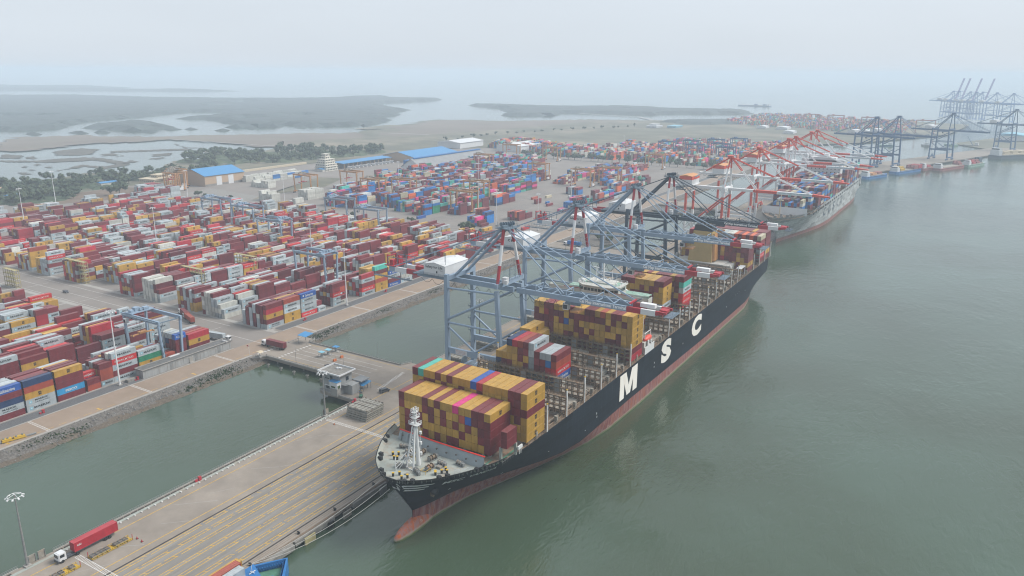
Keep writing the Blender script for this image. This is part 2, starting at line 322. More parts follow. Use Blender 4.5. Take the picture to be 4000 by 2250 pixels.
def text(mb, s, o, u, v, h, wd=None, m=0, bold=0.0, res=2):      # flat print: origin lower left, u = reading direction, v = up
    vs, fs, asp = glyphs(s, bold, res); wd = asp*h if wd is None else wd; o = Vector(o); u = Vector(u).normalized(); v = Vector(v).normalized()
    mb.add([tuple(o+u*(a*wd)+v*(b*h)) for a, b in vs], fs, m); return mb
ORD = ['zeroth', 'first', 'second', 'third', 'fourth', 'fifth', 'sixth', 'seventh', 'eighth', 'ninth', 'tenth', 'eleventh', 'twelfth', 'thirteenth', 'fourteenth', 'fifteenth', 'sixteenth', 'seventeenth', 'eighteenth', 'nineteenth', 'twentieth']
ORD += ['twenty-'+ORD[i] for i in range(1, 10)] + ['thirtieth'] + ['thirty-'+ORD[i] for i in range(1, 10)]
# ------------------------------------------------------------------ the setting: water, land, quay
def flat(name, pts, z, m, kind='structure'):
    o = MB().add([(x, y, z) for x, y in pts], [tuple(range(len(pts)))]).build(name, m); o['kind'] = kind; return o
flat('river_water', [(-45000, -2000), (45000, -2000), (45000, 65000), (-45000, 65000)], WZ, 'water')
# container yard: one concrete slab with a sloping rubble bank to the basin
yard_edge = -303.9
yard = MB(); yard.prism([(-900, 20), (yard_edge, 20), (yard_edge, 1168), (-330, 1700), (-420, 1700), (-880, 1150), (-905, 560)], -4.5, 0.0); struct(yard.build('yard_ground', 'yard_concrete'))
def bank_strip(name, y0, y1):
    m = MB(); n = int((y1-y0)/2.2); k = 8; rnd = random.Random(int(y0))
    for i in range(n+1):
        for j in range(k+1):
            t = j/k; x = yard_edge+.02+t*9.8*(1+.07*mnoise.noise(Vector((i*.11, 0, 3)))); z = .03-t*3.5+(rnd.uniform(-.22, .22) if 0 < j < k else 0)
            if t < .2: z = .02-t*1.5
            m.v.append((x, y0+(y1-y0)*i/n, z))
    for i in range(n):
        for j in range(k): a = i*(k+1)+j; m.f.append((a, a+1, a+k+2, a+k+1)); m.m.append(1 if j+1.2*mnoise.noise(Vector((i*.2, j*.5, 1))) > 4.2 else 0)
    struct(m.build(name, ['rubble', 'mud_bank']))
bank_strip('shore_bank', 20, 1168)
rnd = random.Random(5); m = MB()
for i in range(2600):                    # loose armour stones on the bank
    y = rnd.uniform(60, 560) if i < 2200 else rnd.uniform(560, 900); t = rnd.random(); x = yard_edge+.3+t*9.2; z = .0-t*3.4; r = rnd.uniform(.22, .75)*(1 if t < .6 else .6)
    m.add([(x-r, y, z), (x, y-r*.8, z), (x+r*.9, y+.1, z), (x, y+r, z), (x+.05, y, z+r*.9)], [(0,1,4),(1,2,4),(2,3,4),(3,0,4)])
stuff(m.build('loose_stones', 'stone'))
m = MB()
for (yc, xc, ry, rx, nn) in ((140, -301.5, 9, 2.2, 130), (152, -299, 7, 2, 90), (120, -299.5, 3, 1, 30), (222, -300, 12, 3.4, 420), (205, -298.5, 6, 2, 90), (284, -300.5, 14, 3, 420), (300, -301.5, 8, 1.5, 80), (345, -301, 6, 1.6, 60), (395, -301.5, 7, 1.6, 80)):
    for i in range(nn):
        x = rnd.gauss(xc, rx*.5); y = rnd.gauss(yc, ry*.55); t = (x-yard_edge)/9.8
        if not 0 < t < .93: continue
        z = .05-t*3.4; r = rnd.uniform(.25, .6); h = rnd.uniform(.2, .6); a = rnd.uniform(0, 6.28)
        m.add([(x-r*math.cos(a), y-r*math.sin(a), z-.1), (x+r*math.cos(a), y+r*math.sin(a), z-.1), (x+rnd.uniform(-.2, .2), y, z+h)], [(0,1,2)])
        m.add([(x+r*math.sin(a), y-r*math.cos(a), z-.1), (x-r*math.sin(a), y+r*math.cos(a), z-.1), (x+rnd.uniform(-.3, .3), y, z+h*.8)], [(0,1,2)])
stuff(m.build('bank_weeds', 'weed_green'))
# perimeter road between the stacks and the bank
flat('shore_road', [(-320.4, 20), (-304.9, 20), (-304.9, 1160), (-320.4, 1160)], .012, 'road_tan')
m = MB(); m.box(-304.9, -303.7, 20, 246, -.3, .22); m.box(-304.9, -303.7, 277, 1160, -.3, .22); struct(m.build('road_kerb', 'pale_concrete'))
m = MB()
for y0, y1 in ((20, 190), (190.5, 197), (282, 1150)): m.box(-327.9, -320.6, y0, y1, -.1, .05)
struct(m.build('gravel_strip', 'gravel'))
m = MB()
for xx in (-328.9, -320.6):
    for y0, y1 in ((20, 248), (281, 1150)): m.box(xx-.3, xx+.3, y0, y1, -.1, .16)
struct(m.build('concrete_edging', 'pale_concrete'))
rnd = random.Random(11); m = MB(); y = 30
while y < 700:                           # slab joints and yellow edge line of the road
    y += 6
m = MB()
for i in range(0, 110):
    if rnd.random() < .72: m.box(-307.2, -307.0, 25+i*5.2, 25+i*5.2+3.4, .016, .03)
for yy in (130, 167, 214): m.box(-309.5, -306.5, yy, yy+.9, .016, .03)
struct(m.build('road_line', 'yellow_paint'))
def ladder_mark(m, x0, x1, y, wd=1.5, step=.8):
    for dy in (-wd/2, wd/2): m.box(x0, x1, y+dy-.11, y+dy+.11, .02, .036)
    n = int((x1-x0)/step)
    for i in range(n+1): m.box(x0+i*step-.1, x0+i*step+.1, y-wd/2+.12, y+wd/2-.12, .021, .035)
m = MB()
for yy in (145, 190.3, 236, 291, 336.6, 382, 428, 473): ladder_mark(m, -320.2, -305.4, yy, 1.0, .9)
struct(m.build('crossing_marking', 'white_paint'))
# white lines of the cross road in the yard
m = MB()
for (xa, xb, yy) in ((-700, -312, 261.2), (-700, -352, 271.5), (-700, -352, 251.5)): m.box(xa, xb, yy-.12, yy+.12, .018, .03)
for xx in (-355, -412, -470, -531, -590): m.box(xx-.1, xx+.1, 254, 268, .019, .031)
struct(m.build('lane_line', 'white_paint'))
m = MB()
for xr in ROWS_X if 'ROWS_X' in globals() else (-327.2, -354, -388, -415, -447, -474, -508, -536, -570, -598):
    for y0, y1 in ((60, 249), (276, 545)):
        m.box(xr-.9, xr+.9, y0, y1, .006, .024)
m.box(-700, -322, 276.5, 279.5, .007, .02); m.box(-700, -330, 247, 250, .007, .02)
struct(m.build('crane_runway', 'pale_concrete'))

# the quay: a deck on piles
QX0, QX1 = -222.6, -165.6
m = MB(); m.prism([(QX0, 20), (QX1, 20), (QX1, 1180), (-20, 1578), (60, 1800), (10, 1815), (-75, 1600), (QX0, 1205)], -1.5, 0)
struct(m.build('quay_deck', 'quay_concrete'))
m = MB()
for i in range(0, 150):
    y = 24+i*7.6
    for xx in (-221.5, -210, -198, -186, -175, -167.5): m.tube((xx, y, -3.8), (xx, y, -1.5), .5, n=6)
struct(m.build('quay_pile', 'old_concrete'))
# lower fender ledge along the ship side with beams, fender panels
m = MB(); m.box(QX1, QX1+1.7, 20, 142, -2.0, -.35); m.box(QX1, QX1+2.3, 104, 131, -2.2, -.3)
for i in range(40): m.box(QX1+.01, QX1+.9, 143+i*26, 143+i*26+17, -1.9, -.3)
struct(m.build('quay_fascia', 'old_concrete'))
# ------------------------------------------------------------------ quay furniture
m = MB()
for xx in (-169.1, -198.3): m.box(xx-.32, xx+.32, 20, 1170, -.05, .018)
struct(m.build('rail_slot', 'slab_dark'))
m = MB()
for xx in (-169.1, -198.3): m.box(xx-.09, xx+.09, 20, 1170, -.02, .06)
struct(m.build('crane_rail', 'rail_dark'))
m = MB()
for k, xx in enumerate((-168.1, -167.3)): m.box(xx-.07, xx+.07, 20, 1170, .0, .022)
struct(m.build('cable_slot', 'rusty_steel'))
flat('crane_lane', [(-197.7, 20), (-170.2, 20), (-170.2, 1165), (-197.7, 1165)], .003, 'lane_concrete')
m = MB(); rnd = random.Random(3)
for xx in (-216.2, -201.6): m.box(xx-.15, xx+.15, 20, 1150, .004, .022)
for k, (xc, wear) in enumerate(((-196.9, .85), (-193.1, .99), (-189.4, .98), (-184.6, .95), (-180.0, .93), (-175.7, .9), (-171.4, .99))):
    hw = .6; y = 22
    while y < 620:
        for sx_ in (-hw, hw):
            if rnd.random() < wear: m.box(xc+sx_-.14, xc+sx_+.14, y, y+2.4*(1 if rnd.random() < .8 else .6), .004, .02)
            if rnd.random() < wear: m.box(xc+sx_-.14, xc+sx_+.14, y+2.4, y+4.8, .004, .02)
        if rnd.random() < wear+.1: m.add([(xc-hw, y, .021), (xc+hw, y+.9, .021), (xc+hw, y+1.25, .021), (xc-hw, y+.35, .021)], [(0,1,2,3)])
        y += 4.8
struct(m.build('lane_marking', 'yellow_paint'))
m = MB(); ladder_mark(m, -214.1, -171, 103.5, 1.5, .75); ladder_mark(m, -218.4, -187.4, 211.4, 1.4, .75)
y = 0
for i in range(17):                      # zebra dashes on the approach
    xx = -252+i*1.55
    m.box(xx, xx+.75, 243.5+.0*i+i*.0, 245.3, .02, .035) if False else None
for i in range(19):
    t = i/18; xx = -221.5-t*3.2; yy = 247.5+t*21; m.box(xx-.9, xx+.9, yy-.22, yy+.22, .02, .035)
for (y0, x0) in ((251, -303), (252.8, -303)): pass
for i in range(7): m.box(-304-.0, -302.2, 249+i*2.1, 249.8+i*2.1, .02, .035)
for i in range(12): m.box(-291.5, -289.9, 249+i*2.1, 249.8+i*2.1, .02, .035)
struct(m.build('walkway_marking', 'white_paint'))
m = MB()
for yy in (256, 260.4, 264.8, 269): m.box(-288, -238, yy-.1, yy+.1, .018, .034)
struct(m.build('approach_line', 'white_paint'))
m = MB()
for yy in (251.8, 273.3): m.box(-292, -224, yy-.1, yy+.1, .018, .034)
m.box(-224, -200, 273.3-.1, 273.3+.1, .018, .034); m.box(-228, -204, 250.5, 250.7, .018, .034)
struct(m.build('approach_edge_line', 'yellow_paint'))
# scuffed tyre tracks: thin worn streaks of their own
m = MB(); rnd = random.Random(9)
for i in range(26):
    x = rnd.uniform(-216, -203); y = 60+i*13+rnd.uniform(-4, 4); L = rnd.uniform(9, 22); dx = rnd.uniform(.25, .7)*L
    m.add([(x, y, .006), (x+dx, y+L*.55, .006), (x+dx, y+L*.55+.25, .006), (x, y+.25, .006)], [(0,1,2,3)])
struct(m.build('worn_streak', 'pale_concrete'))

# trestles from the yard to the quay
def trestle(name, pts, z0=-1.3):
    m = MB(); m.prism(pts, z0, -.004); struct(m.build(name, 'quay_concrete'))
    xs = [p[0] for p in pts]; ys = [p[1] for p in pts]; m = MB()
    for xx in np.arange(min(xs)+5, max(xs)-2, 9.0):
        for yy in np.arange(max(ys)-min(ys) > 0 and sorted(ys)[len(ys)//3]+1 or ys[0], max(ys)-1, 6.2):
            m.tube((xx, yy, -3.8), (xx, yy, z0), .45, n=6); m.box(xx-.6, xx+.6, yy-.6, yy+.6, z0-.6, z0)
    struct(m.build('trestle_pile', 'old_concrete'))
T1 = [(-305, 243.5), (-300.5, 243.5), (-297, 249), (-255, 248.8), (-247, 246), (-243.5, 241.5), (-242.9, 232), (QX0+.5, 231.7), (QX0+.5, 281), (-229.5, 281), (-232, 275.6), (-294, 275.6), (-295.5, 281), (-305, 281)]
trestle('trestle_bridge', T1)
trestle('trestle_bridge.001', [(-305, 547), (QX0+.5, 547), (QX0+.5, 571), (-305, 571)])
trestle('trestle_bridge.002', [(-305, 800), (QX0+.5, 800), (QX0+.5, 833), (-305, 833)])
# parapets with rails along open deck edges
def parapet(m, mr, pts, h=.9):
    for a, b in zip(pts[:-1], pts[1:]):
        m.bar((a[0], a[1], .3), (b[0], b[1], .3), .35, .6)
        L = math.dist(a, b); n = max(1, int(L/2.5))
        for zz in (.85, 1.25): mr.bar((a[0], a[1], zz), (b[0], b[1], zz), .07)
        for i in range(n+1): t = i/n; x = a[0]+(b[0]-a[0])*t; y = a[1]+(b[1]-a[1])*t; mr.box(x-.06, x+.06, y-.06, y+.06, .6, 1.3)
for nm, lab, pts in (('parapet', 'railed concrete parapet along the near side of the bridge to the yard', [T1[i] for i in range(1, 8)]),
                     ('parapet', 'railed parapet on the far side of the nearest bridge, by the lower canopy', [T1[i] for i in (12, 11, 10, 9)])):
    m = MB(); mr = MB(); parapet(m, mr, pts)
    o = m.build(nm, 'pale_concrete'); tag(o, lab, 'parapet'); mr.build('railing', 'steel_grey', o)
for yy, lab in ((547.3, 'railed parapet on the near side of the second bridge behind the crane legs'), (570.7, 'railed parapet on the far side of the second bridge behind the crane legs'), (800.3, 'railed parapet of the third bridge near the red and white cranes')):
    m = MB(); mr = MB(); parapet(m, mr, [(-303.5, yy), (QX0, yy)]); o = m.build('parapet', 'pale_concrete'); tag(o, lab, 'parapet'); mr.build('railing', 'steel_grey', o)
m = MB(); mr = MB()
for y0, y1 in ((20, 91), (101, 212), (284, 546), (573, 799), (835, 1150)):
    m.box(QX0, QX0+.3, y0, y1, 0, .35)
    for zz in (.7, 1.1): mr.box(QX0+.1, QX0+.17, y0, y1, zz, zz+.06)
    for i in range(int((y1-y0)/1.8)): mr.box(QX0+.08, QX0+.2, y0+i*1.8, y0+i*1.8+.1, .35, 1.16)
o = m.build('quay_parapet', 'pale_concrete'); tag(o, 'low railed parapet along the landward edge of the quay', 'parapet'); mr.build('railing', 'steel_grey', o)
m = MB(); rnd = random.Random(4); cells = MB()
for y0, y1 in ((30, 91), (101, 231)):
    for i in range(int((y1-y0)/2.45)):
        y = y0+i*2.45; m.box(QX0+2.7, QX0+3.35, y, y+.45, 0, .32); cells.box(QX0+1.0, QX0+1.35, y+.3, y+2.2, 0, .35); 
stuff(m.build('kerb_blocks', 'white_paint')); stuff(cells.build('kerb_gutter', 'slab_dark'))
m = MB(); m.box(QX0+1.4, QX0+2.6, 30, 231, 0, .06)
struct(m.build('service_strip', 'deck_pale'))
# bollards (black double-horn), fender panels and mooring lines
pal = []
for i, (yy, lab) in enumerate(((127.6, 'black mooring bollard by the bow of the blue barge'), (146.5, 'black bollard halfway between the blue barge and the black bow'), (162.5, 'black bollard on the quay edge where the mooring lines pass over'), (181.5, 'black bollard on the quay edge nearest the black bow'))):
    t = thing('mooring_bollard', lab, 'bollard', (-167.0, yy, 0), 0, 'bollards along the quay edge')
    m = MB(); m.tube((0, 0, 0), (0, 0, .12), .5, n=10); m.build('base', 'black', t)
    m = MB(); m.tube((0, 0, .1), (0, 0, .65), .3, .26, n=10); m.tube((-.55, 0, .62), (.55, 0, .62), .22, .22, n=8); m.dome((0, 0, .65), .34, n=10); m.build('horn', 'black', t)
for i, (yy, lab, mk, wd) in enumerate(((131.8, 'tan fender panel beside the blue barge', 'hatch_grey', 3.4), (148.2, 'yellowish square fender panel hanging below the middle of the open quay edge', 'rack_yellow', 4.4), (157.5, 'black rubber fender with dark ladder on the quay face', 'black', 2.0), (165, 'tan fender panel crossed by the white mooring lines', 'hatch_grey', 3.6), (183, 'dark fender panel nearest the ship bow', 'steel_grey', 3.6))):
    t = thing('fender_panel', lab, 'fender', (QX1, yy, 0), 0, 'fender panels on the quay face')
    m = MB(); m.box(1.5, 1.9, -wd/2, wd/2, -2.9, -.5); m.build('face_panel', mk, t)
    for dy in (-wd/4, wd/4): MB().tube((0, dy, -1.6), (1.5, dy, -1.6), .42, n=8).build('rubber_cone', 'tyre', t)
m = MB()
for i in range(24): m.box(QX1+.9, QX1+1.5, 210+i*28, 213.4+i*28, -2.9, -.5)
stuff(m.build('far_fenders', 'hatch_grey'))
for k, (lab, a, b) in enumerate((('white mooring line from the bow, nearest the quay', (-146.5, 163.8, 17.5), (-166.6, 127.9, .5)), ('white mooring line in the middle of the three running to the quay', (-143.5, 161.8, 17.0), (-166.7, 128.3, .5)), ('white mooring line nearest the open water', (-142, 161.6, 16.0), (-166.8, 127.2, .5)))):
    m = MB(); n = 14; pr = None
    for i in range(n+1):
        t = i/n; p = Vector(a).lerp(Vector(b), t); p.z -= 3.2*4*t*(1-t)*(.6+.25*k)
        if pr is not None: m.tube(pr, p, .085, n=4, caps=False)
        pr = p
    tag(m.build('mooring_line', 'rope'), lab, 'mooring line', 'mooring lines from the bow')
# steel hose bundle and clutter on the quay edge
m = MB()
for dx in (-1.9, -2.15, -2.4): m.box(-166.1+dx+2.3, -166.1+dx+2.42, 100, 205, .0, .08)
tag(m.build('cable_bundle', 'rusty_steel'), 'rusty cables lying along the quay edge', 'cables')
for (yy, lab) in ((94.9, 'weathered tan screen panel beside the lamp mast'), (97.6, 'second weathered tan screen panel, behind the truck cab')):
    m = MB(); m.box(-222.3, -222.1, yy-1.1, yy+1.1, .1, 2.6); o = m.build('screen_panel', 'hatch_grey'); tag(o, lab, 'screen')
    MB().box(-222.1, -221.9, yy-1.05, yy-.9, 0, 2.6).build('post', 'steel_grey', o); MB().box(-222.1, -221.9, yy+.9, yy+1.05, 0, 2.6).build('post', 'steel_grey', o)
for (yy, lab) in ((214.5, 'tan screen panel at the quay edge by the stacked hatch covers'),):
    m = MB(); m.box(-222.3, -222.1, yy-1.6, yy+1.6, .1, 2.6); o = m.build('screen_panel', 'hatch_grey'); tag(o, lab, 'screen')
for (yy, lab) in ((151.5, 'red fire hydrant cabinet on the quay parapet'), (231, 'red hydrant cabinet at the corner by the control building')):
    m = MB(); m.box(-221.4, -220.6, yy-.5, yy+.5, 0, 1.5); m.box(-221.2, -220.8, yy-1.9, yy-.8, 0, .9); tag(m.build('hydrant_cabinet', 'crane_red'), lab, 'hydrant')

# haze: closed box of thin even air round camera and scene
hz = MB().box(-50000, 50000, -2500, 70000, WZ-2.5, 158).build('haze', 'black')
hz.data.materials.clear()
hm = bpy.data.materials.new('haze_air'); hm.use_nodes = True; hn = hm.node_tree; hn.nodes.clear()
pv = hn.nodes.new('ShaderNodeVolumePrincipled'); pv.inputs['Color'].default_value = (.78, .89, 1.0, 1); pv.inputs['Density'].default_value = HAZE_D; pv.inputs['Anisotropy'].default_value = .0
ho = hn.nodes.new('ShaderNodeOutputMaterial'); hn.links.new(pv.outputs[0], ho.inputs['Volume']); hz.data.materials.append(hm)
hm.cycles.homogeneous_volume = True; hz['kind'] = 'stuff'
# ------------------------------------------------------------------ shipping containers
PAL = dict(R=(.18,.030,.038), Y=(.56,.355,.075), W=(.50,.545,.565), w=(.66,.66,.61), H=(.52,.035,.04), r=(.42,.035,.055), S=(.035,.12,.36), N=(.022,.05,.12),
           O=(.36,.085,.05), F=(.05,.34,.58), T=(.12,.52,.44), G=(.03,.24,.14), K=(.66,.06,.27), B=(.02,.19,.45), C=(.56,.51,.38), Q=(.66,.16,.05), M=(.15,.028,.04), g=(.33,.37,.39))
PAL = {k: tuple(min(.9, v*(v/(.3*c[0]+.6*c[1]+.1*c[2]))**.22) for v in c) for k, c in PAL.items()}
CN = dict(R='maroon', Y='yellow', W='grey', w='white', H='red', r='crimson', S='blue', N='navy', O='rust orange', F='light blue', T='turquoise', G='green', K='pink', B='blue', C='cream', Q='orange', M='dark maroon', g='dark grey')
LOGO = dict(W='maersk', H='hamburg', S='safmarine', Y='msc', F='fesco')
CW, PITCH_Y = 2.38, 12.96
conts = []                                # every container of the port: x1 right side, y0 near end, z0 base
def C_(x1, y0, z0, L, h, key, logo=None, where='', tops=True, col=0, tier=0, name=None):
    conts.append(dict(x1=x1, y0=y0, z0=z0, L=L, h=h, key=key, logo=logo if logo != 'auto' else LOGO.get(key), where=where, col=col, tier=tier, vis=None, name=name))
def block(where, xr, pitch, slots, hts, pal, y_of, rnd, front=None, z0=0.0, hmix=(2.59, 2.9), logo=True, twenty=.12, back=False):
    """slots along Y, columns going inland; hts(i, c) tiers; front: explicit tiers of the river-side column"""
    occ = {}; lastk = '?'
    for i in slots:
        y0 = y_of(i); tw = rnd.random() < twenty and not (front and i in front)
        for sub in ((0, 1) if tw else (0,)):
            L = 6.06 if tw else 12.19; ys = y0+(6.13 if sub else 0)
            ncol = len(hts[i]) if isinstance(hts, dict) else len(hts(i))
            hh = hts[i] if isinstance(hts, dict) else hts(i)
            for c in range(ncol):
                z = z0; stack = front[i] if (front and i in front and c == 0) else None
                n = len(stack) if stack else max(0, hh[c]-(1 if tw and rnd.random() < .3 else 0))
                for t in range(n):
                    key = stack[t] if stack else (lastk if lastk in pal and rnd.random() < .42 else rnd.choice(pal)); lastk = key; h = rnd.choice(hmix) if not stack else 2.80
                    occ[(i, sub, c, t)] = (z, z+h)
                    lg = None
                    if logo: lg = LOGO.get(key) if rnd.random() < .93 or stack else None
                    if key == 'W' and not stack and rnd.random() < .12: lg = 'sealand'
                    if key == 's': key = 'W'; lg = 'sealand'
                    C_(xr-c*pitch, ys, z, L, h, key, lg, where.format(a=ORD[min((max(slots)-i if back else i)+1, 39)]), col=c, tier=t); conts[-1]['k'] = (i, sub, c, t); z += h
    return occ
def cull(start, neigh_slot=True):
    """drop containers that nothing can see: covered above, on the river side and on the near end"""
    ks = {}
    for d in conts[start:]: ks.setdefault((d['k'][0], d['k'][2]), []).append(d)
    keep = []
    top = {k: max(d['z0']+d['h'] for d in v) for k, v in ks.items()}
    half = {k: any(d['L'] < 7 for d in v) for k, v in ks.items()}
    for d in conts[start:]:
        i, c = d['k'][0], d['k'][2]; zt = d['z0']+d['h']
        v_top = zt > top[(i, c)]-.1 or (half[(i, c)] and d['tier'] >= 1 and False)
        v_side = c == 0 or top.get((i, c-1), 0) < zt-.3 or half.get((i, c-1), False)
        v_end = top.get((i-1, c), 0) < zt-.3 or d['y0'] > 0 and False
        v_back = (i+1, c) not in top or top[(i+1, c)] < zt-.3; v_in = (i, c+1) not in top or top[(i, c+1)] < zt-.3
        if v_top or v_side or v_end or v_back or v_in: d['vis'] = (v_top, v_side, v_end); keep.append(d)
    conts[start:] = keep

MAE = 'WWWWWWRRRRRRRRMYYYHrw'               # palette of the near yard, weighted
def near_heights(rnd, n, base=4):
    h = []; cur = base
    for c in range(n):
        if rnd.random() < .34: cur += rnd.choice((-1, 1, -1, 1))
        cur = max(1, min(5, cur)); h.append(cur if rnd.random() > .05 else max(0, cur-2))
    return h
rnd = random.Random(21)
# --- waterside row, near section (before the cross road)
yA = lambda i: 149.3+12.96*(i-9)          # i = 9 is the stack of the light blue container's neighbour
hA = {i: near_heights(rnd, 7, 4) for i in range(3, 17)}
hA[8] = [5, 5, 5, 5, 4, 4, 4]; hA[9] = [5, 5, 5, 5, 5, 4, 4]; hA[10] = [5]*5+[4, 4]; hA[12] = [5, 5, 5, 4, 4, 4, 3]; hA[13] = [4, 4, 3, 3, 2, 3, 3]
st = len(conts)
fr = {8: 'RsNRS', 9: 'WsYON', 10: 'RFRRY', 12: 'WRWHW', 13: 'RYGW'}
block('{a} stack back from the corner, waterside row before the crossroad', -329.4, 2.92, [3, 4, 5, 6, 7, 8, 9, 10, 12, 13], hA, MAE, yA, rnd, fr, twenty=0, back=True)
cull(st)
st = len(conts)                            # loose twenty-foot stacks between
for (y, cols) in ((175.6, ['OR', 'GNH', 'WH', 'NS', 'rR', 'WW']), (182.0, ['WOOR', 'WWYR', 'wYYW', 'RWWR', 'YWW', 'RR']), (214.4, ['HO', 'HR', 'WW', 'YRR']), (221.2, ['WRRRS', 'RRRRW', 'WWRNW', 'RYWWw', 'RRWR', 'WYRW'])):
    for c, s in enumerate(cols):
        z = 0
        for t, k in enumerate(s): C_(-329.4-c*2.92, y, z, 6.06, 2.7, k, LOGO.get(k) if k in 'WHS' else None, 'short stack at the gap before the crossroad, %s along' % ORD[1+int((y-170)/9)], col=c, tier=t); conts[-1]['k'] = (int(y), 0, c, t); z += 2.7
for c, s in enumerate(['WRYr', 'RWYO', 'WRRR', 'YRWW', 'RRW', 'WY', 'RW']):
    z = 0
    for t, k in enumerate(s): C_(-329.4-c*2.92, 228.6, z, 12.19, 2.85, k, LOGO.get(k), 'stack at the corner of the crossroad beside the low grey building', col=c, tier=t); conts[-1]['k'] = (400, 0, c, t); z += 2.85
cull(st)
# --- waterside row beyond the cross road
yB = lambda i: 278.3+12.96*i
fr = {0: 'sRYrR', 1: 'YYWWO', 2: 'HWWWS', 4: 'WWHRR', 6: 'WHRWr', 7: 'YYOYRT', 8: 'SRsSY', 9: 'WwWS'}
hB = {i: near_heights(rnd, 7, 3) for i in range(0, 20)}
hB.update({0: [5]*7, 1: [5]*4+[4, 4, 4], 2: [5, 5, 5, 5, 4, 4, 4], 4: [5, 5, 5, 4, 3, 3, 3], 6: [5, 4, 4, 4, 3, 4, 3], 7: [6, 5, 5, 5, 5, 4, 4], 8: [5, 5, 5, 4, 4, 4, 4], 9: [4, 4, 4, 3, 3, 3, 3], 10: [3, 3, 2, 2, 2, 2, 2]})
hB[0] = [5, 5, 5, 5, 5, 4, 3]
st = len(conts); block('{a} stack of the waterside row past the crossroad', -329.4, 2.92, [0, 1, 2, 4, 6, 7, 8, 9]+list(range(10, 20)), hB, MAE, yB, rnd, fr, twenty=0); cull(st)
st = len(conts)
for (y, cols) in ((317.4, ['W', 'WR', 'RW', 'RRWR']), (336.6, ['wRWO', 'WRR', 'WRWR', 'RYY'])):
    for c, s in enumerate(cols):
        z = 0
        for t, k in enumerate(s): C_(-329.4-c*2.92, y, z, 6.06, 2.75, k, LOGO.get(k) if k == 'W' else None, 'short stack past the crossroad, %s' % ('nearer one' if y < 320 else 'farther one'), col=c, tier=t); conts[-1]['k'] = (int(y), 0, c, t); z += 2.75
cull(st)
# --- the rows further inland
rowsB = [(-365.0, 7), (-390.5, 6), (-424.8, 6), (-449.4, 6), (-485.3, 7), (-513.4, 6), (-548.0, 6), (-571.0, 7), (-605.6, 6), (-631.0, 6), (-664.0, 6), (-690.0, 6), (-722.0, 5), (-748.0, 5), (-777.0, 5)]
for ri, (xr, nc) in enumerate(rowsB):
    rn = random.Random(100+ri); imax = 20 if ri < 11 else 19
    base = 4 if ri < 6 else 3
    fr = {}
    if ri == 0: fr = {0: 'WW', 1: 'WWW'}
    if ri == 1: fr = {0: 'YYRWR', 1: 'WWRR'}
    if ri == 2: fr = {0: 'gWR', 1: 'RWRW'}
    if ri == 3: fr = {0: 'WRRRR', 1: 'RRRR'}
    if ri == 5: fr = {0: 'YRWR', 1: 'RWY'}
    if ri == 6: fr = {0: 'WWRWHW', 1: 'SWRW'}
    if ri == 7: fr = {0: 'WYYYYO', 1: 'WYR'}
    hh = {}
    for i in range(0, imax):
        hh[i] = near_heights(rn, nc, base)
        if i == 0: hh[i] = [min(5, base+1)]*nc
        elif rn.random() < (.05 if ri < 9 else .25): hh[i] = [1 if rn.random() < .4 else 0 for _ in range(nc)]
    if ri == 0: hh[0] = [2, 3, 4, 5, 5, 5, 5]; hh[1] = [3, 4, 4, 5, 4, 4, 3]
    if ri == 4: hh[0] = [0]*7
    pal = MAE if ri != 2 else 'WWWWwwWWRW'
    st = len(conts); block('{a} stack past the crossroad, %s row inland' % ORD[ri+2], xr, 2.85, range(imax), hh, MAE, yB, rn, fr, twenty=.10)
    if ri == 2:
        for d in conts[st:]:
            if d['k'][0] == 0 and d['k'][2] > 0 and random.Random(d['tier']*7+d['k'][2]).random() < .8: d['key'] = 'w'; d['logo'] = None
    if ri == 0:
        for d in conts[st:]:
            if d['k'][0] == 0: d['key'] = rn.choice('wwwWWRw'); d['logo'] = 'maersk' if d['key'] in 'W' else None
    cull(st)
    # near section of the same row: ends before the cross road
    hh = {}
    for i in range(2, 17):
        hh[i] = near_heights(rn, nc, 4 if rn.random() < .7 else 3)
    if ri < 10:
        st = len(conts); block('{a} stack back from the crossroad, %s row inland' % ORD[ri+2], xr, 2.85, range(2 if ri < 2 else 5 if ri < 5 else 9, 15 if ri > 1 else 16), hh, MAE, lambda i: 36.5+12.96*i, rn, {}, twenty=.10, back=True); cull(st)
# --- second terminal
P2 = 'BBBRRRRRMMMCWWTGNKOQRMBw'
rows2 = [(-444, 628, 6, 8), (-472, 606, 6, 17), (-500, 612, 6, 23), (-528, 624, 6, 24), (-553, 600, 7, 28), (-583, 598, 6, 34), (-612, 640, 6, 33), (-640, 680, 6, 30), (-668, 760, 6, 24)]
for ri, (xr, y0, nc, ns) in enumerate(rows2):
    rn = random.Random(300+ri); hh = {}
    for i in range(ns):
        hh[i] = near_heights(rn, nc, 4)
        if rn.random() < .10: hh[i] = [0]*nc
    st = len(conts); block('second yard', xr, 2.75, range(ns), hh, P2, (lambda i, y0=y0: y0+13.4*i), rn, {}, logo=False, twenty=.15); cull(st)
for ri, (xr, y0, nc, ns) in enumerate(((-396, 590, 5, 2), (-379, 634, 5, 2), (-405, 812, 6, 1), (-362, 700, 4, 4), (-358, 770, 4, 5), (-372, 850, 5, 8), (-402, 900, 6, 7), (-430, 930, 6, 12), (-460, 880, 6, 14))):
    rn = random.Random(400+ri); hh = {i: near_heights(rn, nc, 3) for i in range(ns)}
    st = len(conts); block('second yard', xr, 2.75, range(ns), hh, P2+'QQwC' if ri > 4 else P2, (lambda i, y0=y0: y0+13.4*i), rn, {}, logo=False, twenty=.1); cull(st)
rn = random.Random(55)
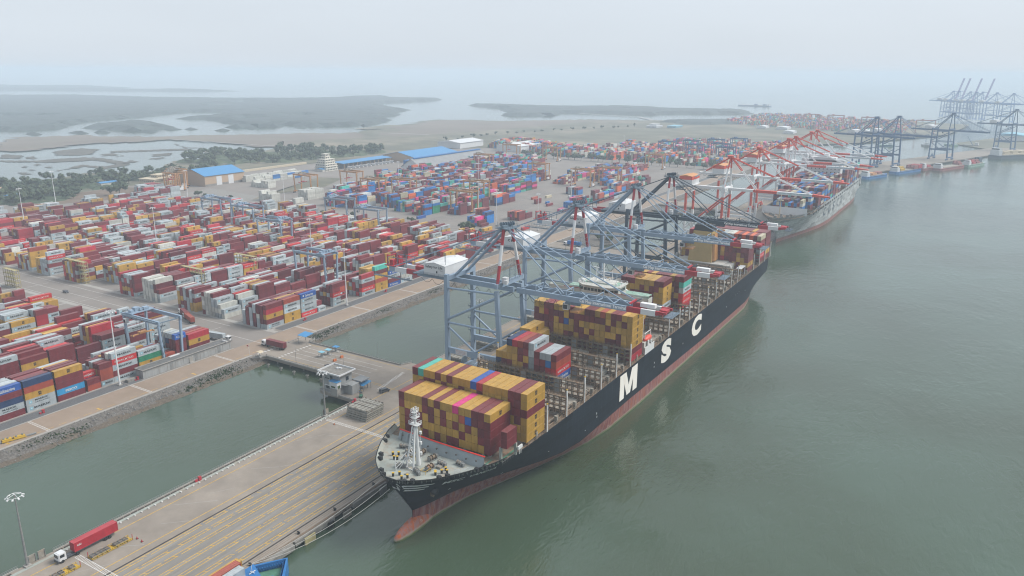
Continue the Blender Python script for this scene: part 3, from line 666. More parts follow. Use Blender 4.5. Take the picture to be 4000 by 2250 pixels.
for (x, y, L, s) in ((-466, 588, 12.2, 'S'), (-392, 588, 12.2, 'R'), (-438, 660, 12.2, 'R'), (-432, 752, 12.2, 'O'), (-424, 770, 12.2, 'C'), (-414, 728, 12.2, 'RR'), (-404, 735, 6, 'B'), (-396, 722, 12.2, 'R'), (-352, 596, 12.2, 'H'), (-578, 592, 12.2, 'B'), (-455, 300, 0, '')):
    z = 0
    for t, k in enumerate(s): C_(x, y, z, L, 2.7, k, None, 'second yard'); conts[-1]['vis'] = (True, True, True); z += 2.7
# white reefers and boxes by the sheds
for (xr, y0, nc, ns, base, pl) in ((-746, 650, 12, 1, 3, 'w'), (-790, 672, 3, 7, 3, 'wwwB'), (-812, 672, 3, 7, 3, 'wwww'), (-664, 582, 8, 1, 4, 'w'), (-634, 588, 4, 1, 2, 'w'), (-640, 612, 6, 2, 4, 'ww'), (-620, 628, 3, 2, 4, 'w'), (-690, 880, 4, 3, 3, 'wwB'), (-665, 690, 5, 3, 2, 'w')):
    rn = random.Random(int(-xr)); hh = {i: [max(1, base-rn.choice((0, 0, 1))) for _ in range(nc)] for i in range(ns)}
    st = len(conts); block('reefer', xr, 2.6, range(ns), hh, pl, (lambda i, y0=y0: y0+12.6*i), rn, {}, logo=False, twenty=0); cull(st)
# stacks along the western edge of the near yard
for (xr, y0, nc, ns, base, pl) in ((-787, 446, 4, 1, 4, 'W'), (-779, 478, 5, 1, 4, 'WWR'), (-777, 498, 6, 1, 4, 'WWR'), (-784, 530, 8, 2, 4, 'RRWW'), (-835, 545, 8, 2, 3, 'WWRr'), (-800, 388, 5, 3, 3, 'RYWR'), (-705, 395, 0, 1, 0, 'W')):
    rn = random.Random(int(-xr)+3); hh = {i: [max(1, base-rn.choice((0, 0, 0, 1))) for _ in range(nc)] for i in range(ns)}
    st = len(conts); block('{a} bay of the western edge stacks', xr, 2.7, range(ns), hh, pl, (lambda i, y0=y0: y0+12.9*i), rn, {}, twenty=0); cull(st)
# --- third yard, far away, and the ones past the bend
P3 = 'RRRRBBOQQCwwYGTMKR'
for ri in range(9):
    xr = -345-ri*30; rn = random.Random(500+ri); ns = 26 if ri < 7 else 16
    hh = {i: near_heights(rn, 6, 4) if rn.random() > .15 else [0]*6 for i in range(ns)}
    st = len(conts); block('third yard', xr, 2.75, range(ns), hh, P3+('ww' if ri % 3 else 'QQ'), (lambda i: 1178+15*i), rn, {}, logo=False, twenty=.1); cull(st)
for ri in range(8):
    rn = random.Random(600+ri); hh = {i: near_heights(rn, 8, 4) if rn.random() > .2 else [0]*8 for i in range(8)}
    st = len(conts); block('third yard', -610-ri*26, 2.75, range(8), hh, P3, (lambda i, ri=ri: 1180+ri*9+15*i), rn, {}, logo=False, twenty=.1); cull(st)
for ri in range(14):
    rn = random.Random(700+ri); hh = {i: near_heights(rn, 8, 4) if rn.random() > .2 else [0]*8 for i in range(16)}
    st = len(conts); block('fourth yard', -190-ri*34, 2.75, range(16), hh, P3, (lambda i, ri=ri: 2050+ri*14+30*i), rn, {}, logo=False, twenty=.1); cull(st)

# --- the black ship
SX1, SXC = -117.5, -141.25
SB = 20.3
def ship_stack(name, y0, xr, cols, z0, base_y='', pitch=2.515, th=2.9, L=12.19, tops=None):
    """cols: list, from the river side, of tiers bottom to top"""
    st = len(conts)
    for c, s in enumerate(cols):
        z = z0
        for t, k in enumerate(s):
            if k == '.': z += th; continue
            C_(xr-c*pitch, y0, z, L, th-.11, k, LOGO.get(k), name, col=c, tier=t); d = conts[-1]; d['k'] = (0, 0, c, t); d['ship'] = len(s); z += th
    cull(st)
rs = random.Random(77)
def rcols(n, t, tops, pal='YYYYYRRRRR', side=None):
    out = []
    for c in range(n):
        s = [rs.choice(pal) for _ in range(t)]; s[-1] = tops[c] if tops else s[-1]; out.append(''.join(s))
    if side: out[0] = side
    return out
topsA = 'YRRYYKYYRYRYYYR'                    # river side to quay side
colsA = rcols(15, 5, topsA, side='RRRRY'); colsA[1] = 'YRMRR'; colsA[2] = 'YYYRR'; colsA[3] = 'YYRSY'; colsA[4] = 'YRYOY'; colsA[5] = 'RYRYK'
ship_stack('the foremost stack on the bow', 189.7, -123.5, colsA, 19.6)
C_(-117.8, 190.6, 23.2, 6.06, 2.88, 'R', None, 'twin short boxes beside the foremost stack on the bow', col=0, tier=0); conts[-1]['vis'] = (False, True, True)
C_(-117.8, 190.6, 26.1, 6.06, 2.88, 'R', None, 'twin short boxes beside the foremost stack on the bow', col=0, tier=1); conts[-1]['vis'] = (True, True, True)
topsB = 'YRRYYYYrSYYYRYRYYTR'
colsB = rcols(19, 6, topsB, side='YYYRYY'); colsB[1] = 'YYMRMR'; colsB[17] = 'RRYRYT'; colsB[18] = 'YYRRYR'
ship_stack('the second stack from the bow', 202.7, -117.6, colsB, SB)
colsD = ['wSHOR', 'rRRBw', 'RWRWw', 'RWgRR', 'WgWRWW', 'RYRYMR', 'YYYRRO', 'OYYYYR', 'YRYYYN', 'NRYY', 'YRYY']
colsD = ['wSHOR', 'WrrBW', 'gWMRW', 'WgRRR', 'WgggWW', 'YYRYRR', 'RYYRMO', 'OYYYYr', 'YYRYYN', 'YYMY', 'RYNY']
colsD = [c[:-1]+c[-1] for c in colsD]
ship_stack('the mixed stack behind the empty bays near the bow', 246.6, -130.2, colsD, SB)
ship_stack('the small yellow pair behind the mixed stack', 261.2, -148, ['RYRYY', 'YYRRYY', 'YRYYYY'], SB)
colsE = rcols(19, 7, 'YYRRYOYRRYYRRYYRYYY', pal='YYYYYRRRRM', side='rRYYYYY'); colsE[16] = 'RMYRRrR'; colsE[12] = 'RYRYSYY'
ship_stack('the tall checkered wall of boxes before the bridge', 290.4, -117.6, colsE, SB)
ship_stack('the low stack right behind the bridge', 323, -129, rcols(13, 5, 'YYRRYRRYYRRYR'), SB)
colsF = rcols(9, 7, 'RYYYYYRRR', side='RRWYYYR'); colsF[1] = 'YRRYYRM'; ship_stack('the block behind the bridge', 350.6, -126.8, colsF, SB)
ship_stack('the block with the turquoise box behind the bridge', 365.2, -121.6, rcols(12, 7, 'RRYRRMYRYRRY', side='WrHHWTR'), SB)
colsH = rcols(17, 6, 'RRYYRRrRYRRYRRYRR', pal='RRRRMYYr', side='RYRRRR'); ship_stack('the stack just behind the funnel', 472.6, -117.6, colsH, SB)
ship_stack('the stack behind the funnel', 487, -122.6, rcols(13, 5, None, pal='RRMMN'), SB)
ship_stack('the next to last stack at the stern', 500.8, -117.6, rcols(19, 6, 'CRQRQRQwwWwwwwWRRRr', pal='RRRMYO', side='RHWRRC'), SB, th=2.95)
ship_stack('the last stack at the stern', 515, -117.6, rcols(19, 6, None, pal='RRRRMY', side='RYRRRR'), SB, th=2.95)
# --- grey ship's cargo
PC = 'BBBBBRRRRRRMMCCwNNTgO'
for bi in range(18):
    y0 = 712+bi*15.2
    if 9.5 < bi < 11.5: continue
    if y0 > 1000: break
    n = min(16, 10+bi*3); rn = random.Random(800+bi); t0 = 4+(bi > 0)+(bi > 2)+(bi > 5)
    cols = [''.join(rn.choice(PC) for _ in range(max(1, t0+rn.choice((0, 0, -1, 0))))) for _ in range(n)]
    ship_stack('grey ship', y0, -126.6-(16-n)*1.26, cols, 19.5)

# ------------------------------------------------------------------ which 290 show largest: those become individuals
def size_of(d):
    x1, x0, y0, y1, z0, z1 = d['x1'], d['x1']-CW, d['y0'], d['y0']+d['L'], d['z0'], d['z0']+d['h']
    def area(ps):
        q = [proj(*p)[:2] for p in ps]; a = 0
        if not any(-20 < u < 4020 and -20 < v < 2270 for u, v in q): return 0
        for i in range(4): a += q[i][0]*q[(i+1) % 4][1]-q[(i+1) % 4][0]*q[i][1]
        return abs(a)/2
    v = d['vis'] or (True, True, True); s = 0
    if v[0]: s += area([(x0,y0,z1),(x1,y0,z1),(x1,y1,z1),(x0,y1,z1)])
    if v[1]: s += area([(x1,y0,z0),(x1,y1,z0),(x1,y1,z1),(x1,y0,z1)])
    if v[2]: s += area([(x0,y0,z0),(x1,y0,z0),(x1,y0,z1),(x0,y0,z1)])
    return s
conts = [d for d in conts if d['L'] > 0]
for d in conts: d['s'] = size_of(d)
conts.sort(key=lambda d: -d['s'])
big, rest = conts[:288], conts[288:]

def star(m, y0, z, hh, x, slot, s2):     # light blue square with a white star
    m.quad((x, y0, z), (x, y0+hh, z), (x, y0+hh, z+hh), (x, y0, z+hh), slot)
    c = Vector((x+.01, y0+hh/2, z+hh/2)); r = hh*.36; pts = []
    for k in range(14):
        a = math.pi/7*k+math.pi/2; q = r if k % 2 == 0 else r*.45; pts.append((c.x, c.y+q*math.cos(a), c.z+q*math.sin(a)))
    m.add(pts+[tuple(c)], [(14, k, (k+1) % 14) for k in range(14)], s2)
def logo_mesh(m, logo, x, y0, z0, L, h, S, res=2):
    """print on the river side; S maps 'dark','white','star' to material slots"""
    U, V = (0, 1, 0), (0, 0, 1); short = L < 7
    if logo == 'maersk':
        star(m, y0+L*(.10 if not short else .06), z0+h*.30, h*.42, x, S['star'], S['white'])
        text(m, 'MAERSK', (x+.005, y0+L*(.24 if not short else .30), z0+h*.36), U, V, h*.33, L*(.56 if not short else .6), S['dark'], .02, res)
    elif logo == 'sealand':
        star(m, y0+L*.10, z0+h*.30, h*.42, x, S['star'], S['white'])
        text(m, 'MAERSK', (x+.005, y0+L*.30, z0+h*.52), U, V, h*.27, L*.46, S['dark'], .02, res); text(m, 'SEALAND', (x+.005, y0+L*.30, z0+h*.18), U, V, h*.20, L*.48, S['dark'], 0, res)
    elif logo == 'hamburg':
        text(m, 'HAMBURG', (x+.005, y0+L*.10, z0+h*.34), U, V, h*.30, L*.37, S['white'], .01, res); text(m, 'SÜD', (x+.005, y0+L*.66, z0+h*.34), U, V, h*.38, L*.20, S['white'], .01, res)
        c = y0+L*.56; zc = z0+h*.48; e = h*.28
        m.add([(x+.01, c-e*1.5, zc-e), (x+.01, c, zc-e*.2), (x+.01, c+e*1.3, zc-e*1.1), (x+.01, c+e*.3, zc), (x+.01, c+e*1.5, zc+e), (x+.01, c, zc+e*.25), (x+.01, c-e*1.3, zc+e), (x+.01, c-e*.35, zc)], [(0,1,2,3), (3,4,5,7), (7,5,6), (0,3,7)], S['white'])
    elif logo == 'msc':
        w_ = h*.46; yc = y0+L/2-w_/2
        text(m, 'm', (x+.005, yc, z0+h*.52), U, V, h*.27, w_, S['dark'], .05, res); text(m, 'sc', (x+.005, yc, z0+h*.24), U, V, h*.25, w_, S['dark'], .05, res)
    elif logo == 'safmarine':
        text(m, 'Safmarine', (x+.005, y0+L*.30, z0+h*.24), U, V, h*.50, L*.50, S['white'], .01, res)
        m.quad((x+.005, y0+L*.14, z0+h*.35), (x+.005, y0+L*.21, z0+h*.35), (x+.005, y0+L*.21, z0+h*.68), (x+.005, y0+L*.14, z0+h*.68), S['white'])
    elif logo == 'fesco':
        text(m, 'FESCO', (x+.005, y0+L*.30, z0+h*.28), U, V, h*.36, L*.42, S['white'], .04, res)
mat('print_dark', (.02, .022, .03), .6, .1, 1); mat('print_white', (.78, .79, .78), .6, .05, 1); mat('star_blue', (.28, .60, .74), .6, .05, 1)

# joined mass of all the smaller-looking boxes
nC = len(rest); P = np.zeros((nC*8, 3), np.float32); colr = np.zeros((nC*5*4, 4), np.float32); rn = random.Random(1)
F = np.array([(4,5,6,7),(0,1,5,4),(1,2,6,5),(2,3,7,6),(3,0,4,7)]); faces = np.zeros((nC*5, 4), np.int32)
for i, d in enumerate(rest):
    x1, x0, y0, y1, z0, z1 = d['x1'], d['x1']-CW, d['y0'], d['y0']+d['L'], d['z0']+.02, d['z0']+d['h']
    jx = rn.uniform(-.04, .04); P[i*8:i*8+8] = [(x0+jx,y0,z0),(x1+jx,y0,z0),(x1+jx,y1,z0),(x0+jx,y1,z0),(x0+jx,y0,z1),(x1+jx,y0,z1),(x1+jx,y1,z1),(x0+jx,y1,z1)]
    faces[i*5:i*5+5] = F+i*8; k = rn.uniform(.75, 1.25); c = PAL[d['key']]; colr[i*20:i*20+20] = (c[0]*k, c[1]*k, c[2]*k, 1)
me = bpy.data.meshes.new('container_stacks'); me.vertices.add(nC*8); me.vertices.foreach_set('co', P.ravel())
me.loops.add(nC*20); me.loops.foreach_set('vertex_index', faces.ravel()); me.polygons.add(nC*5)
me.polygons.foreach_set('loop_start', np.arange(0, nC*20, 4)); me.update(calc_edges=True); me.shade_flat()
ca = me.color_attributes.new('Col', 'FLOAT_COLOR', 'CORNER'); ca.data.foreach_set('color', colr.ravel()); me.materials.append(MAT['container'])
stacks = stuff(link('container_stacks', me), 'stacked shipping containers of every colour filling the yards and holds', 'containers')
m = MB(); cnt = 0
for d in rest:
    if d['logo'] and d['vis'] and d['vis'][1] and d['y0'] < 540 and d['s'] > 150:
        logo_mesh(m, d['logo'], d['x1']+.06, d['y0'], d['z0'], d['L'], d['h'], dict(dark=0, white=1, star=2), res=1); cnt += 1
lo = m.build('lettering', ['print_dark', 'print_white', 'star_blue'], stacks); lo['kind'] = 'stuff'
print('containers', len(conts), 'rest', nC, 'lettered', cnt, 'lettering faces', len(m.f))

# individuals: corrugated body > doors, lettering
def corr(m, x, y0, y1, z0, z1, outward, n):
    o = len(m.v); p = (y1-y0)/n; vs = []
    for i in range(n):
        for a, b in ((0, 0), (.3, 0), (.5, -.045), (.8, -.045)): vs.append((y0+(i+a)*p, b))
    vs.append((y1, 0))
    for y, dx in vs: m.v.append((x+dx*outward, y, z0)); m.v.append((x+dx*outward, y, z1))
    for i in range(len(vs)-1): m.f.append((o+2*i, o+2*i+2, o+2*i+3, o+2*i+1)); m.m.append(0)
_body = {}
def body_mesh(L, h, key):
    k = (round(L), round(h, 2), key)
    if k in _body: return _body[k]
    m = MB(); W = CW; fr = .10
    for x in (-W, -fr):
        for y in (0, L-fr): m.box(x, x+fr, y, y+fr, .02, h)          # corner posts
    for x in (-W+.005, -fr-.005+.01):
        m.box(x, x+fr-.01, fr, L-fr, .02, .02+.16); m.box(x, x+fr-.01, fr, L-fr, h-.10, h-.003)
    m.box(-W+fr, -fr, 0.003, fr, h-.12, h-.003); m.box(-W+fr, -fr, .003, fr, .02, .18); m.box(-W+fr, -fr, L-fr, L-.003, .02, .16); m.box(-W+fr, -fr, L-fr, L-.003, h-.1, h-.003)
    n = int(L/.30); corr(m, -.03, fr, L-fr, .18, h-.10, 1, n); corr(m, -W+.03, fr, L-fr, .18, h-.10, -1, n)
    m.quad((-W+fr, L-.05, .16), (-fr, L-.05, .16), (-fr, L-.05, h-.1), (-W+fr, L-.05, h-.1))
    nr = int(L/.6); m.quad((-W+.02, .05, h-.05), (-.02, .05, h-.05), (-.02, L-.05, h-.05), (-W+.02, L-.05, h-.05))
    for i in range(nr): y = .3+i*(L-.5)/nr; m.box(-W+.2, -.2, y, y+.22, h-.05, h-.02)
    m.quad((-W+.1, .1, .06), (-W+.1, L-.1, .06), (-.1, L-.1, .06), (-.1, .1, .06))
    for x in (-W-.004, -.174):
        for y in (-.004, L-.174):
            for z in (0, h-.118): m.box(x, x+.178, y, y+.178, z, z+.118)   # corner castings
    me = m.mesh('container_body', ['container']); c = PAL[key]
    ca = me.color_attributes.new('Col', 'FLOAT_COLOR', 'CORNER'); ca.data.foreach_set('color', np.tile((*c, 1), len(ca.data)).astype(np.float32)); _body[k] = me; return me
_door = {}
def door_mesh(h, key):
    k = (round(h, 2), key)
    if k in _door: return _door[k]
    m = MB(); W = CW
    m.box(-W+.11, -W/2-.02, .02, .07, .19, h-.13); m.box(-W/2+.02, -.11, .02, .07, .19, h-.13)
    for x in (-W*.83, -W*.62, -W*.38, -W*.17): m.box(x-.025, x+.025, -.03, .02, .1, h-.08)
    for x in (-W*.72, -W*.28): m.box(x-.22, x+.22, -.02, .019, h*.38, h*.38+.05)
    me = m.mesh('container_door', ['container']); c = [v*.93 for v in PAL[key]]
    ca = me.color_attributes.new('Col', 'FLOAT_COLOR', 'CORNER'); ca.data.foreach_set('color', np.tile((*c, 1), len(ca.data)).astype(np.float32)); _door[k] = me; return me
_logo = {}
def lettering(logo, L, h, yellow=False):
    k = (logo, round(L), round(h, 2))
    if k not in _logo:
        m = MB(); logo_mesh(m, logo, .012, 0, 0, L, h, dict(dark=0, white=1, star=2)); _logo[k] = m.mesh('container_lettering', ['print_dark', 'print_white', 'star_blue'])
    return _logo[k]
LD = dict(maersk=' with a star and dark lettering', sealand=' with two lines of dark lettering', hamburg=' with white lettering', safmarine=' with white script', msc=' with a black emblem', fesco=' with white lettering')
used = {}
def fit16(lab):
    for a, b in ((' of the ', ' of '), ('before the crossroad', 'before crossroad'), ('past the crossroad', 'past crossroad'), ('down the row', 'along'), (' from the river', ''), (' box up', ' up'), (' box', ''), ('the ', ''), (' right', '')):
        if len(lab.split()) <= 15: break
        lab = lab.replace(a, b)
    return lab
for d in big:
    L, h = d['L'], d['h']
    o = link('shipping_container', body_mesh(L, h, d['key']), None, (d['x1'], d['y0'], d['z0']))
    o['category'] = 'shipping container'; o['group'] = 'shipping containers'
    tier = ('lowest box' if d['tier'] == 0 else ORD[d['tier']+1]+' box up'); colw = 'riverside column' if d['col'] == 0 else ORD[d['col']+1]+' column from the river'
    lab = '%s container, %s, %s, %s' % (CN[d['key']], tier, colw, d['where'])
    if len(lab.split()) > 16: lab = '%s box, %s, %s, %s' % (CN[d['key']], tier.replace(' box', ''), colw.replace(' from the river', ''), d['where'])
    if len(lab.split()) > 16: lab = lab.replace(' of the ', ' of ').replace('before the crossroad', 'before crossroad').replace('past the crossroad', 'past crossroad').replace('down the row', 'along')
    lab = fit16(lab)
    if lab in used:                       # twin short boxes in the same slot
        used[lab] += 1; lab = lab.replace('container', 'farther container', 1).replace('box,', 'farther box,', 1); lab = fit16(lab)
    used[lab] = used.get(lab, 0)+1; o['label'] = lab
    if d['vis'] and d['vis'][2]: link('door', door_mesh(h, d['key']), o)
    if d['logo'] and d['vis'] and d['vis'][1]: link('lettering', lettering(d['logo'], L, h), o)
# ------------------------------------------------------------------ the black container ship
CLX = -141.25
T_DECK = ((160.5, 0), (160.9, 2.0), (162.3, 4.8), (164, 7.5), (167, 10.8), (170, 13.2), (176.6, 17.4), (181, 19.4), (187, 22), (194, 23.6), (202, 24.15), (212, 24.25), (900, 24.25))
T_BOOT = ((171, .15), (173, .9), (178.2, 2.3), (186.8, 4.2), (194, 6.9), (204.6, 11.4), (216.9, 17.2), (226.6, 21.4), (238.7, 24.0), (245, 24.25), (900, 24.25))
T_WL = ((174.2, .1), (176, .6), (184, 1.9), (196, 3.6), (205, 6), (213.6, 9), (224.8, 12.5), (237, 16.4), (248.5, 19.8), (262, 22.6), (280, 23.9), (300, 24.2), (900, 24.2))
T_STEM = ((-9, 171.2), (3.9, 171.0), (8.9, 167.7), (14.3, 164.1), (18.2, 161.6), (20.4, 160.5), (30, 160.5))
def lut(t, x):
    if x <= t[0][0]: return t[0][1]
    for (a, b), (c, d) in zip(t[:-1], t[1:]):
        if x <= c: return b+(d-b)*(x-a)/(c-a)
    return t[-1][1]
def hb(Y, z):
    o = Y-lut(T_STEM, z)
    if o < 0: return -1
    u = min(1, o/110)
    bo = lut(T_BOOT, (171+o)*(1-u)+Y*u)
    if z >= 3.9:
        t = min(1, (z-3.9)/16.3)**0.82; h = bo+(lut(T_DECK, (160.5+o)*(1-u)+Y*u)-bo)*t
    else:
        t = (3.9-z)/6.9; h = bo+(lut(T_WL, (174.2+o)*(1-u)+Y*u)-bo)*min(1.2, t)
        if o < 3.2 and z > -9: h = min(h, .15+o*.5)
    if Y > 470: h -= (Y-470)**2/3600*24*max(0, (9-z)/12)*1.1; h -= max(0, Y-505)*.05
    return max(0, h)
def sub(name, parent, loc=None, rz=0): return link(name, None, parent, loc, rz)
def hull_mesh(hbf, stem, zs, y_end, offs, clx, sign_sides=(1, -1)):
    m = MB(); rows = []
    for z in zs:
        ys = lut(stem, z); row = []
        for o in offs:
            u = min(1, o/110); Y = ys*(1-u)+lut(stem, zs[-1])*u+o; Y = min(Y, y_end(z)); row.append((Y, max(.02, hbf(Y, z))))
        rows.append(row)
    n = len(offs)
    for sgn in sign_sides:
        o0 = len(m.v)
        for z, row in zip(zs, rows):
            for Y, h in row: m.v.append((clx+sgn*h, Y, z))
        for j in range(len(zs)-1):
            for i in range(n-1):
                a = o0+j*n+i; f = (a, a+1, a+n+1, a+n); m.f.append(f if sgn > 0 else f[::-1]); m.m.append(0)
    for j in range(len(zs)-1):            # transom
        a, b = rows[j][-1], rows[j+1][-1]
        m.add([(clx-a[1], a[0], zs[j]), (clx+a[1], a[0], zs[j]), (clx+b[1], b[0], zs[j+1]), (clx-b[1], b[0], zs[j+1])], [(0,1,2,3)])
    return m, rows
ship = thing('container_ship', 'long black container ship with big white letters M S C on its side', 'container ship', (0, 0, 0))
offs = [0, .3, .8, 1.5, 2.5, 4, 6, 8, 10.5, 13.5, 17, 21, 25, 30, 35, 41, 48, 56, 66, 78, 92, 110, 140, 180, 230, 280, 310, 325, 340, 350, 358, 364, 370]
zs = [-4, -3, -1.5, 0, 1.5, 2.8, 3.9, 5.5, 7.5, 9.5, 11.5, 13.5, 15.5, 17.5, 19.0]
yend = lambda z: 529.5 if z > 13 else 529.5-(13-z)*.75
m, rows = hull_mesh(hb, T_STEM, zs, yend, offs, CLX); m.build('hull', 'hull_black', ship, smooth=True)
m = MB(); m.dome((CLX, 173.0, -2.3), 1.0, n=14, k=7, full=True); m.v = [(CLX+(x-CLX)*2.1, 173+(y-173)*11.4, -2.3+(z+2.3)*3.6) for x, y, z in m.v]; m.build('bulbous_bow', 'hull_bulb', ship, smooth=True)
top = rows[-1]                            # deck plate and bulwark
pts = [(CLX+h, Y) for Y, h in top]+[(CLX-h, Y) for Y, h in top[::-1]]
m = MB(); k = next(i for i, (Y, h) in enumerate(top) if Y > 186)
def deckpoly(m, i0, i1, z):
    for i in range(i0, i1):
        (Ya, ha), (Yb, hb_) = top[i], top[i+1]; m.add([(CLX-ha, Ya, z), (CLX+ha, Ya, z), (CLX+hb_, Yb, z), (CLX-hb_, Yb, z)], [(0,1,2,3)])
deckpoly(m, 0, k, 18.97); m.build('forecastle_deck', 'deck_pale', ship)
m = MB(); deckpoly(m, k, len(top)-1, 18.9); m.build('main_deck', 'rusty_steel', ship)
m = MB()                                  # bulwark round the bow
kb = next(i for i, (Y, h) in enumerate(top) if Y > 188); path = [(CLX-h, Y) for Y, h in top[:kb+1][::-1]]+[(CLX+h, Y) for Y, h in top[:kb+1]]
path2 = []                                # follow the flare outwards
for (x, y) in path:
    dz = 1.35; s = 1 if x > CLX else -1; path2.append((CLX+s*max(.02, lut(T_DECK, y-.15)+.25), y-.18))
for i in range(len(path)-1):
    a, b, c, d = path[i], path[i+1], path2[i+1], path2[i]
    m.add([(a[0], a[1], 18.9), (b[0], b[1], 18.9), (c[0], c[1], 20.2), (d[0], d[1], 20.2)], [(0,1,2,3)])
    m.bar((d[0], d[1], 20.2), (c[0], c[1], 20.2), .28, .12)
m.build('bulwark', 'black', ship)
m = MB()
for i in range(len(path2)-1):             # bulwark stays and roller fairleads
    a = Vector((*path2[i], 0)); b = Vector((*path2[i+1], 0)); L = (b-a).length; n = max(1, int(L/1.3))
    for j in range(n):
        p = a.lerp(b, j/n); q = p+(Vector((CLX, 186, 0))-p).normalized()*1.1; m.add([(p.x, p.y, 20.1), (q.x, q.y, 19), (p.x, p.y, 19)], [(0,1,2)])
m.build('bulwark_stay', 'deck_pale', ship)
m = MB()
for i in range(len(path2)-1):
    a, b, c, d = path[i], path[i+1], path2[i+1], path2[i]; q = lambda p, k: (p[0]+(CLX-p[0])*k/max(1, abs(p[0]-CLX)), p[1]+.1)
    a, b, c, d = q(a, .12), q(b, .12), q(c, .14), q(d, .14); m.add([(a[0], a[1], 18.98), (b[0], b[1], 18.98), (c[0], c[1], 20.1), (d[0], d[1], 20.1)], [(3,2,1,0)])
m.build('bulwark_lining', 'deck_pale', ship)
for (x, y) in ((-136.5, 161.9), (-134.6, 163.5), (-128.6, 169.4), (-126.9, 171.6), (-121.0, 179.6), (-119.6, 182.4), (-145.6, 162), (-148.0, 163.6), (-153.8, 169.4), (-155.5, 171.6), (-161, 179.6), (-162.6, 182.4)):
    x += (CLX-x)*.07; y += .6; m = MB(); m.cbox(x, y, 19.0, 1.3, 1.0, 1.2); m.build('fairlead', 'black', ship)
# lettering, stripes and draught marks painted on the curved hull
def on_hull(y, z, off=.05): return (CLX+hb(y, z)+off, y, z)
def hull_text(m, s, y0, z0, h, wd, slant=0.0, bold=0.0, mi=0):
    vs, fs, asp = glyphs(s, bold, 3); m.add([on_hull(y0+a*wd+0*slant, z0+b*h+slant*a, .07) for a, b in vs], fs, mi)
m = MB(); hull_text(m, 'MSC', 172.6, 15.5, 1.35, 6.8, -.5, .03); hull_text(m, 'VANDYA', 181.2, 14.9, 1.35, 10.8, -.6, .03); m.build('ship_name', 'mast_white', ship)
for s, y0, y1, z0, z1 in (('M', 278.4, 296.9, 6.7, 18.0), ('S', 325.9, 339.0, 7.2, 18.2), ('C', 368.8, 384.2, 7.2, 18.2)):
    m = MB()
    if s == 'M':
        for k_, q in enumerate((((0, 0), (.25, 0), (.25, 1), (0, 1)), ((.75, 0), (1, 0), (1, 1), (.75, 1)), ((.12, 1), (.34, 1), (.60, .04), (.40, .04)), ((.66, 1), (.88, 1), (.60, .04), (.40, .04)))):
            m.quad(*[on_hull(y0+a*(y1-y0), z0+b*(z1-z0), .06+.02*k_) for a, b in q])
    else: hull_text(m, s, y0, z0, z1-z0, y1-y0, 0, .065)
    m.build('ship_letter', 'hull_letter', ship)
m = MB()
def strip(m, a, b, wd, n=10):
    pr = None
    for i in range(n+1):
        t = i/n; y = a[0]+(b[0]-a[0])*t; z = a[1]+(b[1]-a[1])*t; w_ = wd*(1-.35*t); p, q = on_hull(y, z-w_/2, .08), on_hull(y, z+w_/2, .08)
        if pr: m.quad(pr[0], p, q, pr[1])
        pr = (p, q)
for a, b in (((163.2, 17.2), (169.6, 17.2)), ((163.9, 16.0), (168.9, 16.05)), ((164.6, 14.8), (168.6, 14.9))): strip(m, a, b, .7)
for k in range(5):
    a = .9*k; m.tube(on_hull(163.1+.25*math.sin(a*2), 17.3-.55*k*.8, .12), on_hull(163.6+.3*math.sin(a*2+1), 17.0-.6*k*.8, .12), .12, n=4)
strip(m, (161.9, 18.2), (163.2, 16.6), .18); strip(m, (162.5, 17.2), (164.2, 14.4), .14); m.build('bow_stripes', 'mast_white', ship)
m = MB(); mm2 = MB()
for (y, z) in ((256, 10.2), (256.3, 8.7), (317, 9.5), (317, 11.5), (356, 9), (430, 9), (469, 9.5), (203, 6), (178.5, 10.6)): strip(m, (y, z), (y+.5, z), 1.0, 2)
for (y, z) in ((447, 12), (451, 12), (455, 12), (222, 8), (246, 7)): strip(m, (y, z), (y+.6, z), .3, 2)
m.build('hull_marking', 'mast_white', ship)
# anchor in its recess
m = MB(); c = Vector(on_hull(172.6, 12.6, -.1)); m.dome((c.x, c.y, c.z), 1.35, n=12, k=4, full=True); m.build('anchor_recess', 'black', ship, smooth=True)
m = MB(); c = Vector(on_hull(173.4, 10.4, .4)); m.bar(c+Vector((-.3, -.5, 1.9)), c, .5, .5)
m.add([tuple(c+Vector((.25, -1.5, .3))), tuple(c+Vector((.1, .0, -.9))), tuple(c+Vector((.2, 1.5, .4))), tuple(c+Vector((.35, 0, .2))), tuple(c+Vector((-.1, 0, .3)))], [(0,1,3), (1,2,3), (0,3,4), (3,2,4), (0,4,1), (1,4,2)])
m.bar(c+Vector((.1, -1.3, .2)), c+Vector((.2, -1.5, 1.9)), .35, .25); m.bar(c+Vector((.1, 1.3, .3)), c+Vector((.2, 1.6, 1.9)), .35, .25); m.build('anchor', 'rusty_steel', ship)
# breakwater
m = MB(); m.add([(-157.6, 184.4, 19), (-139.6, 182.2, 19), (-121.6, 182.4, 19), (-121.9, 183.7, 22.4), (-139.6, 183.4, 22.7), (-157.4, 185.5, 22.1)], [(0,1,4,5), (1,2,3,4)])
m.add([(-157.6, 184.65, 19), (-139.6, 182.45, 19), (-121.6, 182.65, 19), (-121.9, 183.95, 22.4), (-139.6, 183.65, 22.7), (-157.4, 185.75, 22.1)], [(5,4,1,0), (4,3,2,1)])
for i in range(12): x = -156+i*3; m.bar((x, 184.3, 19), (x, 184.6, 21.8), .2, 1.0)
bwk = m.build('breakwater', 'breakwater_grey', ship)
m = MB(); m.bar((-157.6, 185.6, 22.2), (-139.6, 183.5, 22.8), .55, .22); m.bar((-139.6, 183.5, 22.8), (-121.8, 183.8, 22.5), .55, .22); m.build('top_rail', 'red_paint', bwk)
m = MB()
